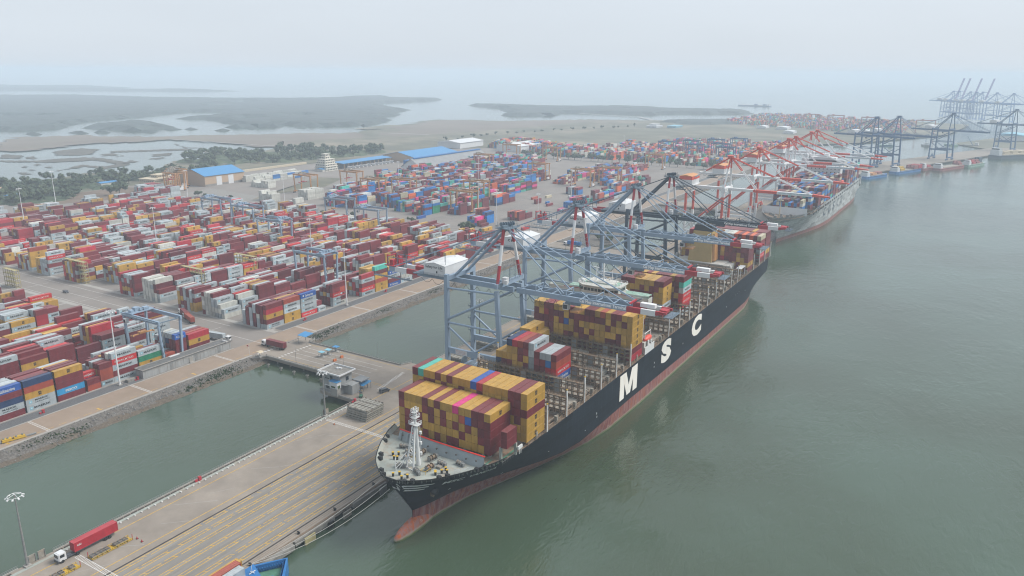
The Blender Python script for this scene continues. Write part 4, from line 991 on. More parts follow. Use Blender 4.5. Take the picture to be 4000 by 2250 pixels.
for i in range(9): t = i/8; x = -155+t*31; yb = 184.0-2*min(1, (x+157.6)/18)+.3; m.tube((x, yb-.28, 21.2-.35*(i % 2)), (x, yb+.1, 21.25-.35*(i % 2)), .28, n=8)
m.build('drain_hole', 'slab_dark', bwk)
# foremast
fm = sub('foremast', ship)
m = MB(); A = [(-142.8, 170.6), (-139.5, 170.0)]; T = [(-142.0, 173.4), (-141.0, 173.2)]; B = (-140.3, 173.7); zt = 32.2
for a, t in zip(A, T): m.bar((*a, 19), (*t, zt), .42)
m.bar((*A[0], 19), (A[0][0], A[0][1], 19.3), .8); 
for i in range(8):
    f0, f1 = i/8, (i+1)/8; p = [Vector((*A[k], 19)).lerp(Vector((*T[k], zt)), f0) for k in (0, 1)]; q = [Vector((*A[k], 19)).lerp(Vector((*T[k], zt)), f1) for k in (0, 1)]
    m.bar(p[0], p[1], .2); m.bar(p[i % 2], q[1-i % 2], .2)
m.build('lattice', 'mast_white', fm)
m = MB(); m.tube((B[0], B[1], 19), (-141.0, 173.9, zt+.4), .75, .5, n=12); m.tube((-141.2, 173.8, zt), (-141.2, 173.8, 37.8), .38, .3, n=10); m.bar((-141.9, 173.8, 34), (-141.9, 173.8, 38.3), .35); m.bar((-140.8, 173.8, 35), (-140.8, 173.8, 39), .28)
m.build('mast_post', 'mast_white', fm)
for zc, wd in ((33.0, 1.7), (35.4, 1.1), (37.2, .7)):
    m = MB(); m.box(-141.3-wd, -141.3+wd, 172.7, 174.9, zc-.12, zc)
    for s in (-1, 1):
        for yy in (172.7, 174.9):
            m.bar((-141.3+s*wd, yy, zc), (-141.3+s*wd, yy, zc+1.1), .09)
        for zz in (.55, 1.1): m.bar((-141.3+s*wd, 172.7, zc+zz), (-141.3+s*wd, 174.9, zc+zz), .08)
    for zz in (.55, 1.1):
        for yy in (172.7, 174.9): m.bar((-141.3-wd, yy, zc+zz), (-141.3+wd, yy, zc+zz), .08)
    m.build('platform', 'mast_white', fm)
m = MB()
for zz in np.arange(20, 32, 1.2): m.tube((-139.9, 174.6, zz), (-139.9, 174.6, zz+.9), .45, n=8) if int(zz*10) % 36 < 13 else None
for s in (-.25, .25): m.bar((-139.9+s, 174.5, 19), (-140.2+s, 174.3, 32.5), .07)
for i in range(30): m.bar((-140.2, 174.5, 19.3+i*.44), (-139.7, 174.5, 19.3+i*.44), .05)
m.build('ladder', 'mast_white', fm)
m = MB(); m.bar((-142.2, 170.7, 22.5), (-144, 168.3, 19), .2); m.bar((-144.3, 167.3, 19), (-144.3, 167.3, 23.2), .25); m.bar((-144.3, 167.3, 21), (-142.3, 170.6, 24.5), .18); m.bar((-144.3, 167.3, 19.6), (-142.6, 170.7, 22.6), .18); m.build('stay_frame', 'mast_white', fm)
# mooring gear
def winch(x, y, rz, s=1.0, mk='steel_grey', nm='mooring_winch'):
    t = sub(nm, ship, (x, y, 19), rz)
    m = MB(); m.box(-1.7*s, 1.7*s, -.8*s, .8*s, 0, .25); m.box(-1.7*s, -1.45*s, -.7*s, .7*s, .2, 1.7*s); m.box(1.3*s, 1.55*s, -.7*s, .7*s, .2, 1.7*s); m.box(1.6*s, 2.5*s, -.5*s, .5*s, .2, 1.5*s); m.build('frame', 'steel_grey', t)
    m = MB(); m.tube((-1.4*s, 0, 1.1*s), (1.3*s, 0, 1.1*s), .62*s, n=12); m.build('drum', 'hatch_grey' if mk == 'steel_grey' else mk, t)
    m = MB()
    for xx in (-1.4, -.2, 1.25): m.tube((xx*s, 0, 1.1*s), (xx*s+.12, 0, 1.1*s), 1.02*s, n=14)
    m.build('flange', mk, t)
for (x, y, r) in ((-151.7, 180.2, .3), (-147.9, 178.6, .5), (-146.0, 175.2, 1.2), (-144.4, 169.4, .4), (-137.6, 169.4, -.5), (-134.2, 177.6, -.1), (-129.2, 180.6, -.2)): winch(x, y, r, .8)
for (x, y, r) in ((-135.6, 173.2, 1.5), (-138.6, 178.6, 1.4), (-143.6, 179.6, 1.6)): winch(x, y, r, .9, 'rusty_steel', 'windlass')
m = MB()
for (x, y) in ((-135.6, 171.4), (-143.9, 177.2)):
    for dx in (-1, 1): m.bar((x+dx, y-1.6, 19), (x+dx, y-1.6, 20.1), .1); m.bar((x+dx, y+1.2, 19), (x+dx, y+1.2, 20.1), .1); m.bar((x+dx, y-1.6, 20.1), (x+dx, y+1.2, 20.1), .1)
    m.bar((x-1, y-1.6, 20.1), (x+1, y-1.6, 20.1), .1)
m.build('guard_rail', 'hatch_yellow', ship)
for (x, y) in ((-151.4, 174.4), (-149.9, 175.5), (-149.4, 172.6), (-148.4, 173.0), (-142.6, 164.0), (-141.4, 165.6), (-139.2, 163.9), (-138.2, 165.5), (-132.4, 172.0), (-131.9, 171.4), (-131.0, 173.4), (-130.9, 175.4), (-129.6, 174.3)):
    b = MB().tube((x, y, 19), (x, y, 20.15), .36, n=10).build('bitt', 'black', ship); MB().tube((x, y, 20.15), (x, y, 20.27), .44, n=10).build('cap', 'hatch_yellow', b)
m = MB()
for (x, y) in ((-127.5, 175.4), (-126.2, 177.0), (-124.8, 178.2)):
    for k in range(5): m.bar((x+k*.35, y+.5*k*.3, 19), (x+k*.35, y+.5*k*.3, 20.6), .06)
    m.bar((x, y, 20.5), (x+1.6, y+.7, 20.5), .07); m.bar((x, y, 19.9), (x+1.6, y+.7, 19.9), .07)
m.build('ladder_rail', 'crane_white', ship)
m = MB(); m.box(-134.5, -132.8, 175.0, 176.3, 19, 19.7); m.box(-146.6, -145.4, 170.4, 171.4, 19, 19.6); m.box(-140.4, -139.2, 166.6, 167.8, 19, 19.25); m.build('hatch_box', 'hatch_cover_old', ship)
# pedestals below the first stack, lone sign post
for x in (-158, -150, -142, -134, -126.5, -124.2):
    m = MB(); m.box(x-.5, x+.5, 189.9, 191, 18.9, 19.6); m.box(x-.5, x+.5, 200.8, 201.8, 18.9, 19.6); m.build('pedestal', 'deck_pale', ship)
for (x, y) in ((-120.3, 190.9), (-118.0, 196.3)):
    m = MB(); m.box(x-.4, x+.4, y-.4, y+.4, 18.9, 23.15); m.build('pedestal', 'deck_pale', ship)
m = MB(); m.box(-120.2, -119.4, 187, 200, 19.0, 19.04); m.box(-122.8, -122.2, 184.4, 189.0, 19.0, 19.04); m.build('walkway', 'deck_green', ship)
m = MB(); m.bar((-117.0, 197, 19), (-117.0, 197, 20.8), .2); m.bar((-117.0, 198, 19), (-117.0, 198, 20.8), .2); m.box(-117.3, -116.8, 196.2, 198.8, 20.8, 21.9); m.build('sign_board', 'mast_white', ship)
m = MB()
for i in range(11): x = -121.8-i*.0; 
for i in range(14): m.bar((-117.6, 187.5+i*1.0, 19), (-117.6, 187.5+i*1.0, 20.1), .06)
m.bar((-117.6, 187.5, 20.1), (-117.6, 201.5, 20.1), .07); m.build('side_rail', 'steel_grey', ship)
# lashing bridges, hatch covers
BRY = [216.1, 230.7, 245.3, 259.9, 274.5, 289.1]+[334.8, 349.3, 364.0, 378.6, 393.2, 407.8, 422.4, 437.0, 450.6]+[486.0, 499.8, 514.2, 528.2]
rl = random.Random(31)
for bi, yb in enumerate(BRY):
    lo = yb > 320; n = 19; m = MB(); W0 = 23.9 if yb < 500 else 23.3; zt = 26.6 if not (yb > 480) else 27
    y0, y1 = yb-.65, yb+.65
    for i in range(n+1):
        x = CLX-W0+i*2*W0/n
        for yy in (y0, y1): m.bar((x, yy, 18.9), (x, yy, zt+(.9 if i % 4 == 0 else .0)), .34, .4)
        if i % 3 == 0: m.bar((x, y0, 22.6), (x, y1, 22.6), .2)
    for zz in (20.7, 22.7, 24.7, 26.4):
        for yy in (y0, y1): m.bar((CLX-W0, yy, zz), (CLX+W0, yy, zz), .3, .34)
    for zz in (22.8, 26.5): m.box(CLX-W0, CLX+W0, y0, y1, zz-.06, zz)
    for yy in (y0, y1):
        for zz in (27.0, 27.5): m.bar((CLX-W0, yy, zz), (CLX+W0, yy, zz), .055)
        for i in range(52):
            x = CLX-W0+i*2*W0/51; m.bar((x, yy, 26.5), (x, yy, 27.5), .06)
    for i in range(90):                   # lashing rods and turnbuckles hanging in the frames
        x = CLX-W0+.6+rl.random()*(2*W0-1.2); yy = rl.choice((y0-.15, y1+.15)); zz = rl.choice((22.8, 26.6))
        m.bar((x, yy, zz), (x+rl.uniform(-.9, .9), yy, zz+rl.uniform(-1.2, .9)), .13)
    lb = m.build('lashing_bridge', 'rusty_steel', ship)
    for i in range(n):
        if i % 6 == 2:
            x = CLX-W0+i*2*W0/n; MB().box(x+.15, x+2*W0/n-.15, y0-.05, y0+.02, 19.2, 26.2).build('shear_panel', 'steel_grey', lb)
    for s in (-1, 1):
        x = CLX+s*24.0; c = MB().bar((x, yb, 18.9), (x, yb, 29.2), .42).build('guide_post', 'crane_white', ship); MB().cbox(x, yb, 29.2, .5, .5, .35).build('cap', 'hatch_yellow', c)
for bi, y0 in enumerate([217.4, 232.0, 246.6, 261.2, 275.8, 290.4, 322, 336.2, 350.8, 365.4, 380.0, 394.6, 409.2, 423.8, 438.4, 472.6, 487, 500.8, 515]+[203]):
    if y0 in (203,): L = 12.2
    else: L = 12.2
    pan = ((-164.6, -149.4), (-148.9, -133.7), (-133.2, -119.6))
    m = MB()
    for j, (xa, xb) in enumerate(pan):
        if y0 == 217.4 and j == 2: 
            m.box(xa, xa+.3, y0, y0+L, 18.92, 20.0); m.box(xb-.3, xb, y0, y0+L, 18.92, 20.0); m.box(xa, xb, y0, y0+.3, 18.92, 20.0); m.box(xa, xb, y0+L-.3, y0+L, 18.92, 20.0); continue
        m.box(xa, xb, y0, y0+L, 18.92, 20.2)
        for i in range(6): xx = xa+i*(xb-xa)/5; m.box(max(xa, xx-.09), min(xb, xx+.09), y0-.04, y0+L+.04, 20.2, 20.36)
        m.box(xa, xb, y0+L/2-.1, y0+L/2+.1, 20.2, 20.3)
        for i in range(22): xx = xa+rl.random()*(xb-xa-.6); yy = y0+rl.random()*L; m.box(xx, xx+rl.uniform(.2, 1.2), yy, yy+.14, 20.2, 20.45)
    m.build('hatch_cover', 'hatch_grey', ship)
m = MB()
for (xa, xb, ya, z) in ((-146, -136, 248, 20.4), (-147, -137, 262.4, 20.4), (-146, -136.5, 276.5, 20.4)):   # spare panels piled on the covers
    for k in range(4): m.box(xa+k*.15, xb+k*.1, ya, ya+11.6, z+k*.55, z+k*.55+.45)
for (xa, xb, ya) in ((-131, -121, 262), (-132, -122, 277)):
    for k in range(3): m.box(xa, xb, ya, ya+11.6, 20.4+k*.55, 20.85+k*.55)
m.build('stowed_panel', 'hatch_cover_old', ship)
m = MB()                                  # side passage: pipes, rails, stanchions
for s in (-1, 1):
    for k, dx in enumerate((22.6, 23.0, 21.9)): m.bar((CLX+s*dx, 203, 19.3+.25*k), (CLX+s*dx, 526, 19.3+.25*k), .28)
    for i in range(108): y = 203+i*3; m.bar((CLX+s*24.1, y, 18.9), (CLX+s*24.1, y, 20.1), .1)
    for zz in (19.5, 20.1): m.bar((CLX+s*24.1, 203, zz), (CLX+s*24.1, 526, zz), .08)
    for i in range(46): y = 204+i*7; m.box(CLX+s*22.9-.4, CLX+s*22.9+.4, y, y+1.1, 18.9, 20.4+.6*(i % 3 == 0))
m.build('deck_pipework', 'rusty_steel', ship)
m = MB()
for i in range(23): y = 209+i*14.6; m.box(-118.6, -117.4, y, y+.9, 18.9, 21.6)
m.build('stanchion_box', 'hatch_grey', ship)

# accommodation block, wheelhouse with wings
acc = sub('accommodation_block', ship)
m = MB(); m.box(-158.5, -124, 306, 319.5, 18.9, 42.5); m.box(-120.6, -117.8, 305.5, 309, 19, 24.5); m.box(-164.6, -161.8, 305.5, 309, 19, 24.5); m.build('wall', 'white_wall', acc)
m = MB(); m.box(-165.8, -116.9, 305.2, 309.4, 43.2, 43.5); m.box(-160, -122, 304.8, 318.5, 43.0, 43.3); m.build('bridge_deck', 'bridge_green', acc)
for (xa, xb, xe) in ((-165.8, -149.5, -165.9), (-132.5, -116.8, -117)):
    m = MB(); m.box(xa, xb, 304.9, 305.15, 42.6, 44.9); m.box(xa, xb, 309.3, 309.5, 43.5, 44.6); m.extr([(304.9, 42.6), (309.4, 42.6), (307.5, 41.0)], 'x', xa, xb); m.box(xe, xe+.25, 304.9, 309.5, 42.6, 44.8); m.build('bridge_wing', 'white_wall', acc)
m = MB(); m.box(-150, -132, 304.9, 304.95, 44.7, 44.95); m.box(-158, -150, 304.8, 304.88, 44.9, 45.1); m.box(-132, -124, 304.8, 304.88, 44.9, 45.1); m.build('red_band', 'crane_red', acc)
m = MB(); m.prism([(-151, 306.5), (-147.5, 303.8), (-135, 303.8), (-131.5, 306.5), (-131.5, 315), (-151, 315)], 43.3, 47.2); wh = m.build('wheelhouse', 'white_wall', acc)
for i in range(7):
    x = -147.2+i*1.72; MB().box(x, x+1.4, 303.72, 303.85, 44.9, 46.2).build('window', 'glass_dark', acc)
for (a, b) in (((-150.9, 306.3), (-147.8, 303.95)), ((-134.7, 303.95), (-131.6, 306.3))):
    for t in (0.05, .55): 
        p = Vector((a[0]+(b[0]-a[0])*t, a[1]+(b[1]-a[1])*t, 45.55)); q = Vector((a[0]+(b[0]-a[0])*(t+.4), a[1]+(b[1]-a[1])*(t+.4), 45.55)); MB().bar(p, q, .2, 1.2).build('window', 'glass_dark', acc)
MB().box(-131.55, -131.4, 308, 313.5, 44.9, 46.2).build('window', 'glass_dark', acc)
m = MB(); m.prism([(-151.8, 306.6), (-147.8, 303.2), (-134.7, 303.2), (-130.8, 306.6), (-130.8, 315.6), (-151.8, 315.6)], 47.2, 47.5); m.prism([(-148, 308), (-135, 308), (-135, 315), (-148, 315)], 47.5, 48.1); m.build('roof', 'white_wall', acc); m = MB(); m.box(-150, -132.5, 307.5, 314.5, 47.5, 47.53); m.build('roof_paint', 'bridge_green', acc)
m = MB()
for zz in (48.0, 48.5):
    pl = [(-151.6, 306.7), (-147.8, 303.4), (-134.7, 303.4), (-131, 306.7), (-131, 315.4), (-151.6, 315.4), (-151.6, 306.7)]
    for a, b in zip(pl[:-1], pl[1:]): m.bar((*a, zz), (*b, zz), .07)
    for xa, xb in ((-165.6, -151), (-131.5, -117)): m.bar((xa, 309.4, zz-2.6), (xb, 309.4, zz-2.6), .07)
for i in range(26):
    x = -151.6+i*.82; m.bar((x, 303.6 if -147.8 < x < -134.7 else 305.2, 47.5), (x, 303.6 if -147.8 < x < -134.7 else 305.2, 48.5), .06)
m.build('railing', 'crane_white', acc)
m = MB(); m.bar((-141, 311, 48), (-141, 311, 56.5), .7, .5, w2=.35, h2=.3); m.bar((-144, 311, 51.5), (-138, 311, 51.5), .25); m.bar((-144.8, 311.5, 48), (-144.8, 311.5, 54.2), .3); m.bar((-146.5, 311.5, 54.2), (-143, 310.2, 54.2), .3, .25); m.bar((-143.4, 310.8, 52.5), (-139.6, 311.6, 52.5), .3, .25)
m.bar((-137, 311.5, 48), (-137, 311.5, 53), .2); m.bar((-135, 312, 48), (-135, 312, 52), .15)
for (x, y) in ((-149, 309), (-146.5, 313), (-137.5, 308), (-134, 309), (-133, 313)): m.bar((x, y, 47.5), (x, y, 49.2), .12)
for zz in (50, 52, 54): m.bar((-142.4, 311, zz), (-139.6, 311, zz), .12)
for i in range(5): m.bar((-144.5+i*1.8, 310, 48), (-144.5+i*1.8, 310, 50.4), .1); m.bar((-144.5, 310, 50.4), (-137.3, 310, 50.4), .1)
m.build('radar_mast', 'crane_white', acc)
for (x, y, z, r) in ((-150, 307.6, 48.4, .75), (-148.3, 306.4, 48.2, .45), (-133.3, 307.8, 48.4, .45), (-132.2, 311, 48.4, .5), (-139, 313, 49, .5)):
    m = MB(); m.dome((x, y, z), r, n=10, k=4, full=True); m.tube((x, y, 47.5), (x, y, z-r*.7), .12, n=5); m.build('radome', 'house_white', acc, smooth=True)
m = MB(); m.box(-119, -116.9, 305.3, 309.2, 45.9, 46.0)
for x in (-118.9, -117): 
    for y in (305.5, 309): m.bar((x, y, 43.5), (x, y, 45.9), .1)
m.build('wing_canopy', 'bridge_green', acc)
m = MB()
for k, (z, s) in enumerate(((40.6, 1), (37.6, -1), (34.6, 1), (31.6, -1))):
    m.bar((-128, 319.8, z), (-134, 319.8, z+2.8), 1.0, .12); m.box(-136, -126, 319.5, 321, z-.1, z)
for zz in (28, 31, 34, 37, 40):
    m.box(-160.2, -122.2, 304.4, 306, zz-.1, zz); 
    for q in (.5, 1.0): m.bar((-160.2, 304.5, zz+q), (-122.2, 304.5, zz+q), .06)
m.build('stair', 'crane_white', acc)
for fl in range(7):
    for i in range(11):
        x = -156.5+i*3.0; MB().box(x, x+.9, 305.9, 305.99, 21.5+fl*3, 22.6+fl*3).build('window', 'glass_dark', acc)
# lifeboats
for (x, y) in ((-118.6, 311), (-164, 311)):
    lb = sub('lifeboat', ship, (x, y, 25))
    m = MB(); m.dome((0, 0, 0), 1, n=12, k=4, full=True); m.v = [(a*1.4, b*4.2, c*1.35) for a, b, c in m.v]; m.build('boat_hull', 'crane_orange_red', lb, smooth=True)
    m = MB(); m.bar((0, -3.4, -3), (0, -3.4, 3), .35); m.bar((0, 3.4, -3), (0, 3.4, 3), .35); m.bar((0, -3.4, 3), (0, 3.4, 3), .25); m.build('davit', 'crane_white', lb)
    m = MB(); m.box(-1.1, 1.1, -4.5, 4.5, -6.0, -4.0); 
    for i in range(5): m.tube((-.6, -4+i*1.2, -3.4), (.6, -4+i*1.2, -3.4), .42, n=8)
    m.build('raft_canister', 'house_white', lb)
m = MB(); m.box(-117.3, -117.05, 305, 316, 19, 22.4); m.box(-117.3, -117.0, 308, 309.4, 22.4, 25); m.box(-117.3, -117.0, 312, 313, 22.4, 24.3); m.build('side_screen', 'mast_white', ship)
# funnel and engine casing aft
ec = MB(); ec.box(-161.5, -125.2, 460.5, 470.8, 18.9, 25.6); ec.box(-158, -129, 459, 471.5, 25.6, 26.2); ec = ec.build('engine_casing', 'white_wall', ship)
m = MB(); m.add([(-152, 460.8, 26.2), (-137, 460.8, 26.2), (-136.4, 471, 26.2), (-152.6, 471, 26.2), (-150.2, 463.5, 45), (-138.4, 463.5, 45), (-137.9, 471, 45), (-150.8, 471, 45)], [(0,1,5,4), (1,2,6,5), (2,3,7,6), (3,0,4,7), (4,5,6,7)])
fu = m.build('funnel', 'funnel_tan', ship)
m = MB(); m.add([(-150.2, 463.5, 45), (-138.4, 463.5, 45), (-137.9, 471, 45), (-150.8, 471, 45), (-149.6, 464.2, 48.6), (-139, 464.2, 48.6), (-138.6, 470.6, 48.6), (-150.2, 470.6, 48.6)], [(0,1,5,4), (1,2,6,5), (2,3,7,6), (3,0,4,7), (4,5,6,7)]); m.build('funnel_top', 'black', fu)
m = MB(); m.add([(-136.9, 462, 27), (-135.4, 462.6, 27), (-135.6, 470, 27), (-137.9, 463.6, 44), (-136.9, 464, 43.6), (-137.2, 470.4, 44)], [(0,1,4,3), (1,2,5,4)]); m.build('funnel_vent', 'rtg_orange', fu)
m = MB()
for (x) in (-147, -144.5, -142): m.tube((x, 467, 48.6), (x, 467, 50.6), .55, n=8)
m.build('exhaust_pipe', 'black', fu)
m = MB(); 
for zz in (26.8, 27.3):
    m.bar((-161.5, 460.3, zz-1), (-125.2, 460.3, zz-1), .07); m.bar((-125.3, 460.3, zz-1), (-125.3, 470.8, zz-1), .07)
for i in range(24): m.bar((-161.5+i*1.57, 460.3, 25.6), (-161.5+i*1.57, 460.3, 26.5), .06)
m.bar((-124.9, 461, 26), (-121, 461, 19), .9, .1); m.box(-121.2, -118, 460, 470, 24.8, 25.1); m.bar((-118.3, 460.5, 19), (-118.3, 460.5, 25), .3); m.bar((-118.3, 469.5, 19), (-118.3, 469.5, 25), .3); m.bar((-121, 460.5, 19), (-121, 460.5, 25), .3)
m.build('casing_platform', 'crane_white', ec)
m = MB(); m.tube((-124, 456, 18.9), (-124, 456, 21.3), 1.2, n=12); m.dome((-124, 456, 21.3), 1.2, n=12); m.build('deck_tank', 'bridge_green', ship)
m = MB(); m.tube((-160.3, 463, 27.2), (-158.9, 463, 27.2), 2.4, n=16); m.build('hose_reel', 'steel_grey', ship)
# ------------------------------------------------------------------ ship-to-shore cranes
def festoon(m, x0, x1, y, z, n, sag, r=.09):
    for i in range(n):
        a = x0+(x1-x0)*i/n; b = x0+(x1-x0)*(i+1)/n; pr = None; sg = sag*(.75+.5*((i*37) % 7)/7)
        for k in range(7):
            t = k/6; p = (a+(b-a)*t, y, z-sg*4*t*(1-t))
            if pr: m.tube(pr, p, r, n=4, caps=False)
            pr = p
def bogies(t, xs, ys, mk):
    for x in xs:
        for s in (-1, 1):
            m = MB(); yc = s*ys; m.bar((x, yc-4.2, 2.3), (x, yc+4.2, 2.3), 1.0, .9)
            for k in (-3, -1, 1, 3): m.box(x-.45, x+.45, yc+k*1.2-.8, yc+k*1.2+.8, .75, 1.8)
            b = m.build('bogie', mk, t); m = MB()
            for k in range(8): m.wheel(x, yc-4.2+k*1.2, .42, .38, .25, 'x')
            m.build('wheel', 'tyre', b)
def sts(label, loc, rz=0, main='crane_grey', shade='crane_grey_dark', sign=None, text_boom=None, tip=True, tower=('crane_red', 'crane_white'), detail=True, group='quayside cranes', name='ship_to_shore_crane', house='house_white', festo=True, boom_up=0, tipcol=('crane_red', 'crane_white'), hsc=1.0):
    t = thing(name, label, 'crane', loc, rz, group)
    WS, LS, Y, ZT = 3.9, -25.3, 10.4, 47.0
    bogies(t, (WS, LS), Y, main)
    for x in (WS, LS): MB().bar((x, -Y-1.2, 4.4), (x, Y+1.2, 4.4), 1.5, 2.0).build('sill_beam', main, t)
    for s in (-1, 1):
        MB().bar((WS, s*Y, 5), (WS-2.7, s*Y, 48.5), 2.3, 1.7, w2=1.7, h2=1.5).build('leg', main, t)
        MB().bar((LS, s*Y, 5), (LS, s*Y, 52.4), 1.7, 1.9).build('leg', main, t)
        MB().bar((LS, s*Y, 17), (WS-.6, s*Y, 17), 1.3, 2.6).build('portal_beam', main, t)
        z0 = 30
        MB().tube((LS, s*Y, z0), (WS-1.5, s*Y, z0), .55, n=8).build('tie', main, t); MB().tube((LS, s*Y, 46.2), (WS-2.6, s*Y, 47), .5, n=8).build('tie', main, t)
        MB().tube((LS, s*Y, z0+1.4), (WS-2.6, s*Y, 45.4), .62, n=8).build('brace', main, t)
        MB().tube((LS, s*Y, z0-1.6), (LS+15, s*Y, 18.4), .5, n=8).build('brace', main, t); MB().tube((LS+15.4, s*Y, 18.4), (WS-1.2, s*Y, z0-3), .5, n=8).build('brace', main, t)
    for x in (WS-2.6, LS+.2):
        MB().bar((x, -Y-1, 50.6), (x, Y+1, 50.6), 1.4, 2.0).build('cross_beam', main, t)
    for s in (-1, 1):
        m = MB(); m.bar((-64, s*3.4, 48.4), (5.6, s*3.4, 48.4), .9, 2.2); m.build('trolley_girder', main, t)
    if not boom_up:
        for s in (-1, 1):
            m = MB(); m.bar((7.2, s*3.4, 48.4), (58.5, s*3.4, 48.4), .9, 2.2); g = m.build('boom_girder', main, t)
            if tip:
                MB().bar((58.5, s*3.4, 48.4), (64.5, s*3.4, 48.4), 1.0, 2.2).build('tip_section', tipcol[0], g); MB().bar((64.5, s*3.4, 48.4), (70.6, s*3.4, 48.4), 1.0, 2.2).build('tip_section', tipcol[1], g); MB().bar((70.6, s*3.4, 48.6), (75, s*3.4, 49.0), 1.0, 1.8, w2=.7, h2=.8).build('tip_section', tipcol[0], g)
            if text_boom and s < 0:
                tm = MB(); text(tm, text_boom, (37.6, -3.4-.47, 47.5), (1, 0, 0), (0, 0, 1), 1.85, 20.6, 0, .03); tm.build('lettering', 'boom_text', g)
        m = MB()
        for i, x in enumerate((9, 16.5, 24, 31, 38, 45, 52)):
            m.bar((x, -3.4, 49.2), (x, 3.4, 49.2), .4)
            if i % 2: m.bar((x, -3.4, 49.5), (x, -3.4, 51.6), .35); m.bar((x, 3.4, 49.5), (x, 3.4, 51.6), .35); m.bar((x, -3.4, 51.6), (x, 3.4, 51.6), .3)
        for (a, b) in ((9, 20), (20, 29), (31, 42), (42, 53)):
            m.bar((a, -3.4, 49.6), ((a+b)/2, 0, 51.2), .3); m.bar(((a+b)/2, 0, 51.2), (b, -3.4, 49.6), .3); m.bar((a, 3.4, 49.6), (b, 3.4, 50.2), .25)
        m.build('boom_bracing', main, t)
        m = MB(); m.box(7, 70, 4.1, 5.2, 48.4, 48.5); m.box(7, 70, -5.2, -4.1, 47.5, 47.6) if False else None
        for zz in (49, 49.5): m.bar((7, 5.2, zz), (70, 5.2, zz), .06)
        for i in range(32): m.bar((7+i*2, 5.2, 48.5), (7+i*2, 5.2, 49.5), .05)
        m.build('boom_walkway', shade, t)
        if tip:
            m = MB(); m.box(74.4, 77.8, -4.6, 4.6, 47.6, 47.8)
            for zz in (48.4, 48.9):
                for a, b in (((74.4, -4.6), (77.8, -4.6)), ((77.8, -4.6), (77.8, 4.6)), ((77.8, 4.6), (74.4, 4.6))): m.bar((*a, zz), (*b, zz), .09)
            m.bar((59, -3.4, 49.3), (59, 3.4, 50.9), .5); m.bar((59, 3.4, 49.5), (62, 3.4, 51.5), .5)
            m.bar((76.5, 0, 47.8), (76.5, 0, 51), .12); tp = m.build('tip_platform', shade, t)
            MB().cbox(66, .6, 49.2, 6.2, 2.2, 1.6).build('equipment_box', tipcol[1], t); m = MB(); m.cbox(73, 0, 48.6, 3, 3.5, 1.0); m.bar((59.5, 3.4, 50.6), (59.5, -3.4, 50.6), .7); m.build('tip_sheave', tipcol[0], t)
    # apex tower: A-frame of banded pipes with a sheave platform
    zb, za = 51.4, 74.6
    for s in (-1, 1):
        b = Vector((1.0, s*9.4, zb)); a = Vector((.2, s*3.1, za)); cuts = (0, .33, .70, 1); 
        pl = sub('tower_leg', t)
        for i in range(3):
            MB().tube(b.lerp(a, cuts[i]), b.lerp(a, cuts[i+1]), .72, n=10).build('leg_band', tower[i % 2], pl)
    m = MB(); m.box(-3.6, 3.6, -4.4, 4.4, za-.1, za+.15); m.bar((0, -4, za+.7), (0, 4, za+.7), 1.2, 1.0); m.bar((-2, -3.2, za-1.5), (-2, 3.2, za-1.5), .8, .8)
    for x in (-3.5, 3.5):
        for q in (.6, 1.2): m.bar((x, -4.3, za+q), (x, 4.3, za+q), .07)
        for k in range(7): m.bar((x, -4.3+k*1.43, za), (x, -4.3+k*1.43, za+1.2), .08)
    for y in (-4.3, 4.3):
        for q in (.6, 1.2): m.bar((-3.5, y, za+q), (3.5, y, za+q), .07)
    for k in range(6): m.wheel(-1.5+k*.6, -2.4+k*.96, za+1.6, .9, .28, 'y')
    for (x, y) in ((-3.2, -3), (-1, -4), (2.6, 3.8), (3.2, -1)): m.bar((x, y, za), (x, y, za+2.6), .12)
    m.bar((-1, 2, za+2.4), (2, 3, za+2.4), .12); m.build('apex_platform', shade, t)
    for s in (-1, 1):                      # back legs and stays
        m = MB(); m.tube((-.8, s*3.0, za), (-24.2, s*4.6, 51.2), .68, n=8); m.build('back_leg', main, t)
        m = MB(); m.tube((-1.2, s*3.2, za-.3), (-61, s*3.4, 50), .27, n=6); m.build('back_stay', main, t)
        if not boom_up:
            for xe in (30, 60):
                m = MB(); m.tube((1.2, s*2.8, za), (xe, s*3.4, 50.2), .26, n=6)
                m.tube((1.2, s*2.2, za+.4), (xe-.5, s*2.9, 50.2), .07, n=4); m.build('fore_stay', main, t)
    # machinery house on the back reach
    H = sub('machinery_house', t, (0, 0, 0)); x0, x1, y0, y1, z0 = -40*hsc, -28*hsc-0, -7.8, 10.4, 50.0
    m = MB(); m.extr([(x0, z0), (x1, z0), (x1, z0+4.9), ((x0+x1)/2, z0+6.0), (x0, z0+4.9)], 'y', y0, y1); m.build('house_wall', house, H)
    m = MB(); m.add([(x0-.2, y0-.2, z0+4.95), ((x0+x1)/2, y0-.2, z0+6.1), ((x0+x1)/2, y1+.2, z0+6.1), (x0-.2, y1+.2, z0+4.95), (x1+.2, y0-.2, z0+4.95), (x1+.2, y1+.2, z0+4.95)], [(0,1,2,3), (1,4,5,2)]); m.build('house_roof', house, H)
    MB().box(x0+7, x0+7.7, y0-.05, y0+.02, z0+1.2, z0+2.2).build('window', 'glass_dark', H)
    if sign:
        tm = MB()
        if sign == 'C M I T': text(tm, sign, (x0+2.6, y0-.06, z0+3.0), (1, 0, 0), (0, 0, 1), 1.3, 6.6, 0, .06)
        else:
            text(tm, sign, (x0+1.0, y0-.06, z0+2.9), (1, 0, 0), (0, 0, 1), 1.6, 9.6, 0, .02)
            pr = None
            for k in range(9): a = math.pi*(1.05+.8*k/8); p = (x0+10.0+.75*math.cos(a), y0-.08, z0+3.1+.7*math.sin(a)); (tm.bar(pr, p, .08) if pr else None); pr = p
        tm.build('lettering', 'van_grey', H)
